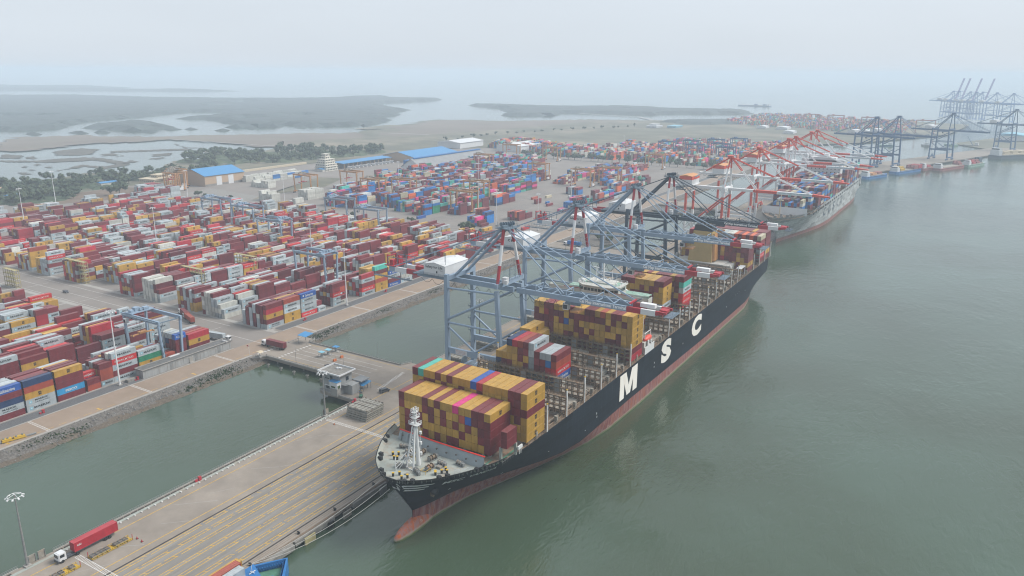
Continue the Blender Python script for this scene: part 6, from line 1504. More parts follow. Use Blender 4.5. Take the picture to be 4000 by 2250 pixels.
m = MB(); m.tube((-155.5, 126.6, -.3), (-157.6, 127.4, -.3), .55, n=10); m.box(-156.8, -155.8, 124, 125.2, -.5, .6); m.build('windlass', 'blue_paint', t); MB().dome((-157.5, 124.6, -.6), .9, n=10).build('vent', 'deck_green', t)
m = MB()
for k in range(9): a = k*.7; m.tube((-152.2, 128.6, .3), (-152.2+1.6*math.cos(a), 128.6-1.4*abs(math.sin(a*1.7)), .3+.8*math.sin(a)), .07, n=4)
m.build('anchor_gear', 'rusty_steel', t); m = MB(); m.bar((-160.5, 122, 2.9), (-160.5, 124.2, 2.9), .18); m.bar((-161.4, 123.1, 2.9), (-159.6, 123.1, 2.95), .16); m.bar((-160.5, 123, 2.9), (-160.5, 123, 5.2), .1); m.build('bow_light', 'house_white', t)
for (x, y, z, mk, key, lab) in ((-166.3, 112.2, 1.2, 0, 'Y', 'yellow container at the bottom edge beside the blue barge bow'), (-162.9, 109.3, 3.45, 0, 'O', 'rust orange container on the blue barge at the bottom edge'), (-160.2, 108.3, 3.45, 0, 'W', 'grey container on the blue barge at the bottom edge')):
    o = link('shipping_container', body_mesh(12.19, 2.59, key), None, (x+(.0), y, z if x > -165 else 1.2)); o['category'] = 'shipping container'; o['group'] = 'shipping containers'; o['label'] = lab
bpy.data.objects[o.name]

# ------------------------------------------------------------------ tall lamp masts
def lamp_mast(label, x, y, h=30, n=9, base_z=0, group='tall lamp masts'):
    t = thing('lamp_mast', label, 'lamp mast', (x, y, base_z), 0, group)
    MB().tube((0, 0, 0), (0, 0, h), .42, .16, n=8).build('pole', 'steel_grey' if h < 26 else 'crane_white', t)
    m = MB(); pr = None
    for k in range(n+1): a = 2*math.pi*k/n; p = (1.9*math.cos(a), 1.9*math.sin(a), h-.4); (m.tube(pr, p, .07, n=4, caps=False) if pr else None); pr = p
    for k in range(4): a = math.pi/2*k; m.tube((0, 0, h+.1), (1.9*math.cos(a), 1.9*math.sin(a), h-.4), .06, n=4, caps=False)
    m.build('head_ring', 'crane_white', t)
    for k in range(n): a = 2*math.pi*k/n; m = MB(); m.bar((1.75*math.cos(a), 1.75*math.sin(a), h-.55), (2.45*math.cos(a), 2.45*math.sin(a), h-.85), .42, .25); m.build('floodlight', 'house_white', t)
    m = MB(); m.box(-.9, .9, -.9, .9, 0, .45); m.build('plinth', 'pale_concrete', t)
for x, y, h, lab in ((-221.6, 93.2, 23.4, 'tall lamp mast at the bottom left corner of the quay'), (-221.6, 213.6, 20, 'lamp mast on the quay by the stacked hatch covers'), (-324.8, 187.7, 36, 'tall lamp mast beside the low grey building'), (-324.5, 336.6, 36, 'tall lamp mast on the gravel strip past the crossroad'),
                     (-221.6, 330, 22, 'lamp mast on the quay edge seen between crane legs'), (-221.6, 440, 22, 'lamp mast on the quay edge behind the second crane'), (-427, 277, 3, ''), (-551, 364, 36, 'tall lamp mast in the deep middle of the near yard'), (-741, 361, 36, 'tall lamp mast at the far left of the near yard'), (-414, 396, 36, 'tall lamp mast in the middle of the near yard'),
                     (-840, 444, 36, 'tall lamp mast left of the tree belt corner'), (-744, 535, 34, 'lamp mast by the tree line before the tan shed'), (-552, 822, 34, 'lamp mast over the pink boxes'), (-608, 731, 34, 'lamp mast at the left of the second yard'), (-385.7, 604, 34, 'lamp mast on the second yard pavement behind the nearest crane'), (-341, 604, 34, 'lamp mast near the quay behind the first crane apex'), (-396, 777, 34, 'lamp mast by the lone small stack'), (-430, 640, 34, 'lamp mast in front of the blue boxes'),
                     (-500, 1140, 32, 'hazy lamp mast by the distant tree line'), (-360, 1180, 32, 'hazy lamp mast at the third yard edge'), (-560, 1300, 30, 'faint lamp mast behind the third yard'), (-700, 1120, 30, 'hazy lamp mast by the long grey shed'), (-320, 1450, 30, 'faint lamp mast in the third yard'), (-180, 760, 0, ''), (-620, 560, 34, 'lamp mast at the tree line before the white reefers')):
    if h > 5: lamp_mast(lab, x, y, h)

# ------------------------------------------------------------------ buildings
t = thing('switch_building', 'long low grey concrete building with a flat dark roof between road and stacks', 'building', (0, 0, 0))
m = MB(); m.box(-327.7, -322.2, 197.8, 247.6, 0, 3.9); m.build('wall', 'grey_wall', t); m = MB(); m.box(-328.1, -321.8, 197.4, 248, 3.9, 4.15); m.box(-327.8, -322.1, 197.7, 247.7, 4.15, 4.17); m.build('roof', 'asphalt_grey', t)
m = MB(); 
for a in ((-328.1, -321.8, 197.4, 197.65), (-328.1, -321.8, 247.75, 248), (-328.1, -327.85, 197.65, 247.75), (-322.05, -321.8, 197.65, 247.75)): m.box(*a, 4.15, 4.45)
m.build('roof_kerb', 'pale_concrete', t)
for i, y in enumerate((203, 207.5, 212, 216.5, 221, 226, 230.5, 235, 239.5, 243.8)):
    if i in (2, 5, 8): MB().box(-322.25, -322.1, y, y+1.8, .1, 3.2).build('door', 'steel_grey', t)
    else: m = MB(); m.box(-322.25, -322.12, y-.6, y+2.8, 2.9, 3.2); m.build('louvre', 'pale_concrete', t)
    MB().box(-322.24, -322.1, y+3.1, y+3.25, 0, 3.88).build('pilaster', 'pale_concrete', t)
m = MB(); m.box(-322.2, -320.9, 222.4, 224.8, 0, .5); m.box(-322.2, -321.9, 222.6, 224.6, .5, 2.7); m.build('step_block', 'pale_concrete', t); m = MB(); m.box(-328, -325.8, 195.6, 197.6, 0, .4); m.build('end_step', 'pale_concrete', t)
m = MB()
for k in range(5): m.box(-325+k*.8, -324.5+k*.8, 244.6, 245.1, 4.17, 4.9)
m.build('roof_unit', 'house_white', t)
t = thing('control_building', 'small two storey grey control building with a white rimmed flat roof over the water', 'building', (0, 0, 0))
m = MB(); m.box(-242.4, -231.5, 233.2, 240.8, 0, 9.1); m.box(-231.5, -227, 236, 240.8, 0, 4.4); m.build('wall', 'grey_wall', t)
m = MB(); m.box(-243.6, -230.2, 231.6, 242.3, 9.1, 9.35); m.build('roof', 'old_concrete', t)
m = MB()
for a in ((-243.6, -230.2, 231.6, 232.0), (-243.6, -230.2, 241.9, 242.3), (-243.6, -243.2, 232, 241.9), (-230.6, -230.2, 232, 241.9)): m.box(*a, 9.35, 9.95)
m.build('roof_rim', 'house_white', t); m = MB(); m.cbox(-238, 238.6, 9.35, 1, .8, .7); m.cbox(-237, 239.4, 9.35, 2, .8, .5); m.build('roof_unit', 'house_white', t)
for (a, b, y0, y1, z0, z1) in ((-240.5, -238, 233.05, 233.18, 6.2, 6.7), (-237.2, -235.9, 233.05, 233.18, 5.2, 8), (-240, -238, 233.05, 233.18, 1.6, 2.8), (-236, -234.2, 233.05, 233.18, .3, 1.7), (-231.48, -231.35, 237, 238.6, 5.6, 7.4)): MB().box(a, b, y0, y1, z0, z1).build('window', 'glass_dark', t)
for (a, b, z) in ((-240.6, -237.4, 3.1), (-240.6, -237.6, 8.1)): MB().box(a, b, 232.7, 233.18, z, z+.25).build('sunshade', 'house_white', t)
m = MB(); m.box(-235.4, -231.0, 230.6, 233.15, 3.6, 6.7); m.build('extension_wall', 'house_white', t); m = MB(); m.box(-235.7, -230.7, 230.3, 233.5, 6.7, 6.85); m.build('extension_roof', 'blue_roof', t)
m = MB(); m.box(-234.5, -232, 230.55, 230.6, 3.9, 4.7); m.box(-231.0, -230.95, 231, 232.6, 3.7, 5.0); m.build('green_mural', 'weed_green', t); m = MB(); m.box(-235.2, -231.2, 230.9, 233.15, 0, 3.55); m.build('lower_wall', 'pale_concrete', t)
m = MB(); m.box(-231.5, -226, 240.8, 246.5, 4.6, 5.0); m.build('side_canopy', 'grey_roof', t); m = MB(); m.box(-227, -226.7, 245.5, 245.8, 0, 4.6); m.box(-231, -230.7, 245.5, 245.8, 0, 4.6); m.build('canopy_post', 'steel_grey', t)
m = MB(); m.box(-231.5, -229, 234, 236, 4.4, 4.55); m.bar((-229, 234, 4.6), (-229, 236, 5.5), .06); m.build('balcony', 'steel_grey', t)
def canopy(label, x0, x1, y0, y1, z0, z1, mk='blue_roof'):
    t = thing('canopy', label, 'canopy', (0, 0, 0)); m = MB(); m.add([(x0, y0, z0), (x1, y0, z0), (x1, y1, z1), (x0, y1, z1), (x0, y0, z0+.12), (x1, y0, z0+.12), (x1, y1, z1+.12), (x0, y1, z1+.12)], [(0,3,2,1), (4,5,6,7), (0,1,5,4), (1,2,6,5), (2,3,7,6), (3,0,4,7)]); m.build('roof', mk, t)
    for x in (x0+.3, x1-.3):
        for y, z in ((y0+.3, z0), (y1-.3, z1)): MB().bar((x, y, 0), (x, y, z), .14).build('post', 'steel_grey', t)
canopy('blue canopy on posts at the shore end of the bridge', -298.9, -292.6, 271.8, 277.4, 4.3, 4.9)
canopy('tilted blue canopy beside the control building', -231.6, -225.2, 241.2, 246.8, 2.7, 3.3)
t = thing('guard_shelter', 'small guard shelter with a curved cream roof at the bridge corner', 'shelter', (-299.2, 246.6, 0)); m = MB(); m.extr([(-1.7, 2.7), (-.8, 3.05), (.8, 3.05), (1.7, 2.7), (.8, 3.2), (-.8, 3.2)], 'y', -1.4, 1.4); m.build('roof', 'cream_wall', t); MB().bar((0, 0, 0), (0, 0, 3.1), .25).build('post', 'steel_grey', t); m = MB(); m.box(-1.2, 1.2, -1, 1, 0, .9); m.box(-2, -1.3, -1.2, 1.2, 0, .5); m.build('counter', 'pale_concrete', t)
for k, (x, y, lab) in enumerate(((-273.2, 263.6, 'nearest small checkpoint booth with a blue-grey roof on the bridge'), (-272.8, 267.8, 'middle checkpoint booth with a blue-grey roof on the bridge'), (-272.6, 273.2, 'farthest checkpoint booth with a blue roof by the bridge parapet'))):
    t = thing('checkpoint_booth', lab, 'booth', (x, y, 0), 0, 'checkpoint booths on the bridge'); MB().box(-1.5, 1.5, -1.2, 1.2, 2.5, 2.75).build('roof', 'blue_roof' if k == 2 else 'star_blue', t); m = MB(); m.box(-.5, .5, -.5, .5, 0, 1.2); m.build('cabinet', 'grey_wall', t); m = MB(); m.bar((-.3, 0, 0), (-.3, 0, 2.5), .14); m.bar((.5, 0, 0), (.5, 0, 2.5), .14); m.build('post', 'steel_grey', t)
    m = MB(); m.box(-2.6, 2.6, -.9, .9, 0, .18); m.bar((-2.4, 0, .2), (-2.4, 0, 1.0), .14); m.bar((2.4, 0, .2), (2.4, 0, 1.0), .14); m.bar((-2.4, 0, 1.0), (2.4, 0, 1.0), .1); m.build('island', 'pale_concrete', t)
for k, (x, y, lab) in enumerate(((-263.4, 262.6, 'orange road barrier on the bridge, nearer one'), (-263.8, 267.9, 'orange road barrier on the bridge, farther one'))):
    t = thing('road_barrier', lab, 'barrier', (x, y, 0), 0, 'orange road barriers'); m = MB(); m.extr([(-.5, 0), (.5, 0), (.35, 1.1), (-.35, 1.1)], 'y', -.9, .9); m.build('block', 'orange_plastic', t); m = MB(); m.bar((0, -.8, 1.1), (0, -.8, 2), .06); m.bar((0, .8, 1.1), (0, .8, 2), .06); m.bar((0, -.8, 1.8), (0, .8, 1.8), .05); m.build('hoop', 'steel_grey', t)
# stacked steel hatch covers on the quay
def cover_pile(label, x, y, n, L=10.4, W=11.2):
    t = thing('hatch_cover_pile', label, 'hatch covers', (x, y, 0), 0, 'piles of hatch covers on the quay'); rp = random.Random(int(y))
    for k in range(n):
        dx, dy = rp.uniform(-.7, .7), rp.uniform(-.7, .7); c = sub('hatch_cover', t, (dx, dy, k*.98)); m = MB(); m.box(-W/2, W/2, -L/2, L/2, .25, .82); 
        for q in (-1, 1): m.box(-W/2, W/2, q*L/2-.25*q-.12, q*L/2-.25*q+.12, 0, .25)
        for i in range(5): m.box(-W/2-.05, W/2+.05, -L/2+1+i*(L-2)/4-.08, -L/2+1+i*(L-2)/4+.08, .1, .25)
        m.build('panel', 'hatch_cover_old', c)
        if k == n-1:
            m = MB()
            for i in range(7): xx = -W/2+.1+i*(W-.2)/6; m.box(xx-.07, xx+.07, -L/2, L/2, .82, .9)
            for yy in (-1.6, 1.6): m.box(-W/2, W/2, yy-.1, yy+.1, .82, .95)
            m.build('rib', 'slab_dark', c); m = MB()
            for i in range(10): xx = rp.uniform(-W/2, W/2-1); yy = rp.choice((-L/2+.1, L/2-.4, L/2-.3)); m.box(xx, xx+.8, yy, yy+.25, .9, 1.05)
            m.build('lug', 'rusty_steel', c)
cover_pile('pile of weathered steel hatch covers on the quay beside the bow stack', -208.2, 223.2, 5)
for k, (y, x, lab) in enumerate(((296, -210, 'pile of hatch covers between the legs of the nearest crane'), (321, -210, 'pile of hatch covers on the quay behind the nearest crane'), (372, -211, 'pile of hatch covers behind the second crane'), (641, -211, 'pile of hatch covers near the first red and white crane'), (720, -212, 'pile of hatch covers between red and white cranes'))): cover_pile(lab, x, y, 4)
t = thing('spreader_frame', 'rusty yellow spreader frame lying on the quay under the nearest crane', 'spreader', (-188, 274, 0)); m = MB()
for a in (-1, 1): m.bar((a*1.1, -6, .6), (a*1.1, 6, .6), .5, .8)
for b in (-5.8, -2, 2, 5.8): m.bar((-1.4, b, .7), (1.4, b, .7), .5, .7)
m.cbox(0, 0, 1.0, 1.8, 3, 1.0); m.build('frame', 'rtg_orange', t)
# yellow spreader parts at the far left of the road
t = thing('yellow_lifting_gear', 'yellow spreader lying on the shore road at the left edge', 'lifting gear', (-308.6, 133.6, 0), R(-14))
m = MB(); m.box(-.9, .9, -4.2, -1.0, .2, 1.3); m.box(-.8, .8, -.2, 3.4, .3, 1.2); m.bar((-.9, -4.4, .5), (-.9, 3.8, .5), .3, .4); m.bar((.9, -4.4, .5), (.9, 3.8, .5), .3, .4); m.build('frame', 'hatch_yellow', t); m = MB()
for (x, y) in ((0, -3.6), (0, -2.2), (0, 2.8), (.4, .6)): m.tube((x, y, .8), (x, y, 1.8), .35, n=8)
m.box(-.5, .5, 3.8, 7.4, .15, .55); m.box(-.7, .7, -7.4, -4.6, .2, .7); m.build('motor', 'steel_grey', t)

# ------------------------------------------------------------------ vehicles
def truck(label, x, y, rz, box='R', L=12.19, cab='house_white', gap=0.0, print_=None, empty=False, group='terminal trucks'):
    """+Y is forwards in the truck's own frame; origin at the trailer middle"""
    t = thing('terminal_truck', label, 'truck', (x, y, 0), rz, group); f = L/2
    cb = sub('cab', t); m = MB(); y0 = f+1.4+gap; m.prism([(-1.2, y0), (1.2, y0), (1.2, y0+2.0), (.95, y0+2.3), (-.95, y0+2.3), (-1.2, y0+2.0)], .75, 3.0); m.box(-1.1, 1.1, y0+.1, y0+1.9, 3.0, 3.1); m.build('cab_shell', cab, cb)
    m = MB(); m.box(-.95, .95, y0+2.28, y0+2.36, 1.8, 2.8); m.box(-1.24, -1.19, y0+.5, y0+1.8, 1.8, 2.7); m.box(1.19, 1.24, y0+.5, y0+1.8, 1.8, 2.7); m.build('window', 'glass_dark', cb); m = MB(); m.box(-1.2, 1.2, y0+2.2, y0+2.5, .4, .95); m.build('bumper', 'van_grey', cb)
    m = MB(); m.box(-.45, .45, -f, y0+1.8, .8, 1.15); m.box(-.9, .9, f-1.6, y0, .7, .95); m.bar((-1.1, -f+.2, 1.2), (-1.1, f-.2, 1.2), .2, .2); m.bar((1.1, -f+.2, 1.2), (1.1, f-.2, 1.2), .2, .2)
    for k in range(6): m.box(-1.2, 1.2, -f+.2+k*(L-.5)/5-.1, -f+.2+k*(L-.5)/5+.1, 1.05, 1.25)
    m.build('chassis', 'van_grey', t)
    for yy in (y0+1.2, f-.6, -f+1.6, -f+2.9):
        for s in (-1, 1): MB().wheel(s*1.0, yy, .5, .5, .45, 'x').build('wheel', 'tyre', t)
    m = MB()
    for k in range(5): m.box(1.21, 1.25, -f+.8+k*2.4, -f+1.8+k*2.4, 1.12, 1.25)
    m.build('reflector', 'house_white', t)
    return t
def load(label, x, y, rz, key, L=12.19, h=2.75, logo=None, z=1.3, words=None):
    c = link('shipping_container', body_mesh(L, h, key), None); c['category'] = 'shipping container'; c['group'] = 'shipping containers'; c['label'] = label
    mloc = Vector((CW/2, -L/2, 0)); mloc.rotate(Matrix.Rotation(rz, 3, 'Z')); c.location = (x+mloc.x, y+mloc.y, z); c.rotation_euler = (0, 0, rz); link('door', door_mesh(h, key), c)
    if logo: link('lettering', lettering(logo, L, h), c)
    if words: tm = MB(); text(tm, words, (.012, .9, h*.52), (0, 1, 0), (0, 0, 1), h*.22, None, 0, .03); tm.build('lettering', 'print_white', c)
    return c
# the red one on the quay heads towards the camera's left; the trailer points along -Y
truck('white cab truck on the near quay pulling the long red container', -215.6, 109.6, math.pi, gap=1.4)
c = link('shipping_container', body_mesh(13.7, 2.9, 'r')); c['category'] = 'shipping container'; c['group'] = 'shipping containers'; c['label'] = 'long red container on the truck trailer at the bottom left of the quay'; c.location = (-214.4, 103.2, 1.35)
link('door', door_mesh(2.9, 'r'), c); tm = MB(); text(tm, 'CAI', (.012, .9, 1.5), (0, 1, 0), (0, 0, 1), .62, None, 0, .03); tm.build('lettering', 'print_white', c)
truck('truck on the bridge approach hauling a maroon container, near the crossing', -302.2, 260.3, R(92)); load('maroon container on the truck turning onto the bridge', -302.2, 260.3, R(92), 'R')
truck('left one of two trucks parked at the crossroad behind the gantry crane', -387.5, 268.6, R(70)); load('maroon container on the left of two parked trucks at the crossroad', -387.5, 268.6, R(70), 'R')
truck('right one of two trucks parked at the crossroad behind the gantry crane', -378.2, 264.6, R(70)); load('rust red container on the right of two parked trucks', -378.2, 264.6, R(70), 'O')
truck('white truck half hidden behind the corner stack at the crossroad', -340.2, 252.3, R(-80), cab='house_white'); load('grey container on the truck behind the corner stack', -340.2, 252.3, R(-80), 'W')
truck('truck with a blue load crossing the second bridge between crane legs', -283, 563, R(88)); load('blue container on the truck crossing the second bridge', -283, 563, R(88), 'B')
truck('empty trailer truck by the pile of hatch covers under the second crane', -206, 345, math.pi)
truck('truck near the lone block in the second yard', -396, 782, R(60)); load('blue container on the truck near the lone block', -396, 782, R(60), 'B', 6.06)
t = thing('trailer_chassis', 'dark empty trailer chassis parked on the bridge by the parapet', 'trailer', (-258, 254.2, 0), R(80)); m = MB(); m.box(-1.1, -.7, -3.6, 3.6, .9, 1.2); m.box(.7, 1.1, -3.6, 3.6, .9, 1.2)
for k in range(5): m.box(-1.1, 1.1, -3.4+k*1.7, -3.1+k*1.7, .9, 1.15)
m.build('frame', 'van_grey', t)
for yy in (-2.6, -1.4, 2.6):
    for s in (-1, 1): MB().wheel(s, yy, .48, .48, .4, 'x').build('wheel', 'tyre', t)
def car(label, x, y, rz, mk='van_grey', van=True):
    t = thing('parked_van' if van else 'car', label, 'van' if van else 'car', (x, y, 0), rz); h = 1.9 if van else 1.45
    m = MB(); m.extr([(-2.4, .35), (2.4, .35), (2.4, .95), (1.9, 1.1), (1.0, h), (-2.0, h), (-2.4, 1.2)], 'x', -.9, .9); m.build('body', mk, t)
    m = MB(); m.add([(-.72, 1.9, 1.12), (.72, 1.9, 1.12), (.7, 1.06, h-.02), (-.7, 1.06, h-.02)], [(0,1,2,3)]); m.v = [(a, b+.03, c+.02) for a, b, c in m.v]; m.box(.9, .93, -1.9, .9, 1.15, h-.2); m.box(-.93, -.9, -1.9, .9, 1.15, h-.2); m.box(-.7, .7, -2.42, -2.35, 1.2, h-.3); m.build('window', 'glass_dark', t)
    for yy in (-1.5, 1.5):
        for s in (-1, 1): MB().wheel(s*.82, yy, .34, .34, .22, 'x').build('wheel', 'tyre', t)
    m = MB(); m.box(-.8, -.5, 2.38, 2.43, .7, .9); m.box(.5, .8, 2.38, 2.43, .7, .9); m.build('headlight', 'house_white', t)
car('dark grey van on the quay between the control building and the bow stack', -217.2, 246.2, R(-15))
car('dark car parked alone on the wide crossroad at the left', -497.4, 260.5, R(-95), van=False)
t = thing('forklift', 'dark green forklift by the control building corner', 'forklift', (-222.2, 236.2, 0), R(30)); m = MB(); m.box(-.6, .6, -1.2, .9, .4, 1.2); m.build('body', 'deck_green', t); m = MB(); m.box(-.55, .55, -.7, .6, 2.1, 2.2)
for a in (-.5, .5):
    for b in (-.65, .55): m.bar((a, b, 1.2), (a, b, 2.1), .08)
m.build('overhead_guard', 'black', t); m = MB(); m.bar((-.35, 1.0, .2), (-.35, 1.0, 2.5), .12); m.bar((.35, 1.0, .2), (.35, 1.0, 2.5), .12); m.box(-.4, -.25, 1, 2.1, .15, .22); m.box(.25, .4, 1, 2.1, .15, .22); m.build('mast', 'steel_grey', t)
for a in (-.55, .55):
    for b in (-.8, .7): MB().wheel(a, b, .33, .33, .25, 'x').build('wheel', 'tyre', t)
# flat racks with scrap gear and gas drums
for k, (x, y, L, lab) in enumerate(((-209.2, 111.0, 12.6, 'yellow flat rack with grey lashing bins beside the truck trailer'), (-209.4, 94.3, 13.6, 'yellow flat rack with grey lashing bins at the bottom edge, nearest the corner'))):
    t = thing('flat_rack', lab, 'flat rack', (x, y, 0), R(-1), 'yellow flat racks'); m = MB()
    for s in (-1, 1): m.bar((s*1.2, -L/2, .75), (s*1.2, L/2, .75), .12, .12); m.bar((s*1.2, -L/2, .2), (s*1.2, L/2, .2), .14, .16); 
    for s in (-1, 1):
        for i in range(9): m.bar((s*1.2, -L/2+i*L/8, .2), (s*1.2, -L/2+i*L/8, .75), .3 if i % 2 == 0 else .5, .1)
    m.box(-1.2, 1.2, -L/2, L/2, .08, .14); m.build('frame', 'hatch_yellow', t); m = MB()
    for s in (-1, 1): MB().bar((s*1.15, s*L/2, 0), (s*1.15, s*L/2, 2.0), .14).build('end_post', 'crane_red', t)
    for s in (-.55, .55):
        for i in range(8):
            if (i*3+k) % 7 == 5: continue
            yy = -L/2+.9+i*(L-1.2)/8; bn = MB(); a, b, c, d = s-.45, s+.45, yy-.6, yy+.6
            for q in ((a, a+.05, c, d), (b-.05, b, c, d), (a+.05, b-.05, c, c+.05), (a+.05, b-.05, d-.05, d)): bn.box(*q, .14, 1.0)
            bn.box(a+.05, b-.05, c+.05, d-.05, .2, .55); bn = bn.build('bin', 'steel_grey', t)
            rr = random.Random(i*7+k); mm = MB()
            for j in range(4): mm.bar((a+.1+rr.random()*.6, c+.1, .7+rr.random()*.3), (a+.1+rr.random()*.6, d-.05, .8+rr.random()*.4), .07)
            mm.build('lashing_rod', 'rusty_steel', bn)
for k, (x, y, lab) in enumerate(((-204.5, 118.1, 'red traffic cone alone on the grey quay'), (-207.2, 118.3, 'red cone at the end of the yellow flat rack'), (-212.6, 209.5, 'orange cone by the white walkway marking'))):
    t = thing('traffic_cone', lab, 'traffic cone', (x, y, 0), 0, 'traffic cones'); MB().tube((0, 0, .05), (0, 0, .85), .28, .05, n=8).build('cone_body', 'crane_red' if k < 2 else 'orange_plastic', t); MB().box(-.35, .35, -.35, .35, 0, .06).build('base', 'black', t)
t = thing('flag_post', 'small red flag on a white post at the bridge corner', 'flag', (-306.2, 246, 0)); MB().tube((0, 0, 0), (0, 0, 5.2), .06, n=6).build('post', 'house_white', t); MB().box(-1.4, 0, -.03, .03, 4.4, 5.1).build('flag', 'crane_red', t)
for k, (x, y, lab) in enumerate(((-323.9, 152.8, 'red hydrant cabinet on the gravel below the grey stack'), (-323.8, 196, 'red hydrant box by the end of the low grey building'), (-324.3, 302, 'red hydrant box on the gravel past the crossroad'), (-324.2, 373, 'red hydrant box on the gravel farther along'))):
    m = MB(); m.box(x-.4, x+.4, y-.4, y+.4, .05, 1.4); m.box(x-.5, x+.5, y-.5, y+.5, 1.4, 1.55); m.box(x-.6, x+.4, y-1.5, y-.9, .05, .6); tag(m.build('hydrant_cabinet', 'crane_red'), lab, 'hydrant', 'red hydrant cabinets')
t = thing('concrete_block', 'grey concrete block on the gravel by the low building', 'concrete block', (0, 0, 0)); MB().box(-326, -324, 191.2, 195, .03, 1.3).build('block', 'old_concrete', t)
# yellow cell racks in the yard
def cell_rack(label, x, y, nx, nz, w_=2.9, h_=2.9, d=2.6):
    t = thing('storage_rack', label, 'storage rack', (x, y, 0), 0, 'yellow reefer racks')
    for yy in (0, d):
        m = MB()
        for i in range(nx+1): m.bar((-i*w_, yy, 0), (-i*w_, yy, nz*h_+.4), .28)
        for j in range(nz+1): m.bar((0, yy, j*h_+.2), (-nx*w_, yy, j*h_+.2), .24)
        m.build('rack_frame', 'rack_yellow', t)
    m = MB()
    for j in range(1, nz+1): m.box(-nx*w_, 0, 0, d, j*h_+.1, j*h_+.16)
    for j in range(nz+1):
        for i in (0, nx): m.bar((-i*w_, 0, j*h_+.2), (-i*w_, d, j*h_+.2), .2)
    for j in range(1, nz+1): m.bar((0, 0, j*h_+1.2), (-nx*w_, 0, j*h_+1.2), .08)
    m.build('rack_walkway', 'rack_yellow', t)
cell_rack('tall open yellow rack at the crossroad between stacks', -506.5, 279.5, 8, 5)
cell_rack('yellow rack beside the white boxes, middle of the near yard', -424.5, 309, 7, 5)
cell_rack('second yellow rack farther back in the near yard', -424.5, 352, 7, 5)
cell_rack('yellow rack at the left edge of the photo by the crossroad', -534, 249, 5, 4)
# tiny figures: three port workers near the control building
def worker(label, x, y, rz, vest):
    t = thing('person', label, 'person', (x, y, 0), rz); me = bpy.data.meshes.new('person_body')
    V = [(0,0,.95),(0,0,1.2),(0,0,1.42),(0,.02,1.55),(0,.03,1.68),(.19,0,1.4),(.27,.03,1.12),(.24,.16,.92),(-.19,0,1.4),(-.27,-.02,1.12),(-.25,.08,.88),(.1,0,.9),(.12,.08,.5),(.12,.02,.06),(.12,.16,.03),(-.1,0,.9),(-.13,-.06,.5),(-.13,-.1,.06),(-.13,.04,.03)]
    E = [(0,1),(1,2),(2,3),(3,4),(2,5),(5,6),(6,7),(2,8),(8,9),(9,10),(0,11),(11,12),(12,13),(13,14),(0,15),(15,16),(16,17),(17,18)]; rad = [.15,.15,.16,.07,.11,.08,.055,.045,.08,.055,.045,.11,.08,.055,.045,.11,.08,.055,.045]
    me.from_pydata(V, E, []); o = bpy.data.objects.new('body', me); COL.objects.link(o); o.parent = t; o.modifiers.new('skin', 'SKIN'); [setattr(me.skin_vertices[0].data[i], 'radius', (r, r)) for i, r in enumerate(rad)]; me.skin_vertices[0].data[0].use_root = True
    me.materials.append(MAT[vest]); s_ = o.modifiers.new('sub', 'SUBSURF'); s_.levels = 1; s_.render_levels = 1
    MB().dome((0, .03, 1.68), .14, n=10, k=3).build('helmet', 'house_white', t); m = MB(); m.bar((0, 0, .98), (0, 0, 1.44), .40, .27); m.build('safety_vest', 'hatch_yellow', t)
worker('standing worker in a yellow vest beside the tilted blue canopy', -230.6, 246.9, 1.2, 'van_grey'); worker('worker in dark clothes and vest near the forklift, left one of a pair', -226.0, 239.6, .3, 'blue_paint'); worker('worker with white helmet near the forklift, right one of a pair', -225.0, 239.9, -1, 'steel_grey')
# slim sign poles on the bridge and quay
for k, (px, py, pt, lab) in enumerate(((1157, 1418, 1328, 'slim lamp post on the bridge beside the maroon container truck'), (1342, 1429, 1390, 'slim pole on the bridge behind the control building'), (1477, 1404, 1317, 'thin pole at the far parapet of the bridge'), (1352, 1365, 1345, 'short pole at the far parapet near the checkpoint booths'))):
    x, y = gp(px, py); hh = max(2.5, (py-pt)/10.2); t = thing('slim_pole', lab, 'pole', (x, y, 0), 0, 'slim poles on the bridge'); MB().tube((0, 0, 0), (0, 0, hh), .09, .06, n=6).build('shaft', 'steel_grey', t)
# ------------------------------------------------------------------ sheds and offices
def shed(name, label, pts_base, h_eave, h_ridge, wall, roof, ridge_axis='y', cat='warehouse', doors=()):
    (x0, x1, y0, y1) = pts_base; t = thing(name, label, cat, (0, 0, 0)); m = MB(); xm = (x0+x1)/2
    m.extr([(x0, 0), (x1, 0), (x1, h_eave), (xm, h_ridge), (x0, h_eave)], 'y', y0, y1); m.build('wall', wall, t); m = MB()
    for (a, b) in ((x0-1, xm), (xm, x1+1)):
        za, zb = (h_eave-.2, h_ridge+.15) if a < xm-.1 else (h_ridge+.15, h_eave-.2)
        m.add([(a, y0-1, za+.1), (b, y0-1, zb+.1), (b, y1+1, zb+.1), (a, y1+1, za+.1), (a, y0-1, za-.2), (b, y0-1, zb-.2), (b, y1+1, zb-.2), (a, y1+1, za-.2)], [(0,1,2,3), (0,4,5,1), (1,5,6,2), (2,6,7,3), (3,7,4,0)])
    m.build('roof', roof, t)
    for (a, b, c, d, z, mk) in doors: MB().box(a, b, c, d, 0.05, z).build('door', mk, t)
    return t
t = shed('tan_shed', 'tan warehouse with a bright blue roof beside the parked orange cranes', (-869, -821, 617, 677), 13, 20, 'peach_wall', 'blue_roof', doors=((-821.2, -820.8, 634, 642, 11, 'house_white'), (-821.2, -820.8, 652, 660, 11, 'house_white')))
t['label'] = 'tan warehouse with a bright blue roof beside the parked orange cranes'
m = MB(); m.box(-821.1, -820.9, 617, 677, 0, 2.6); m.build('plinth', 'old_concrete', t)
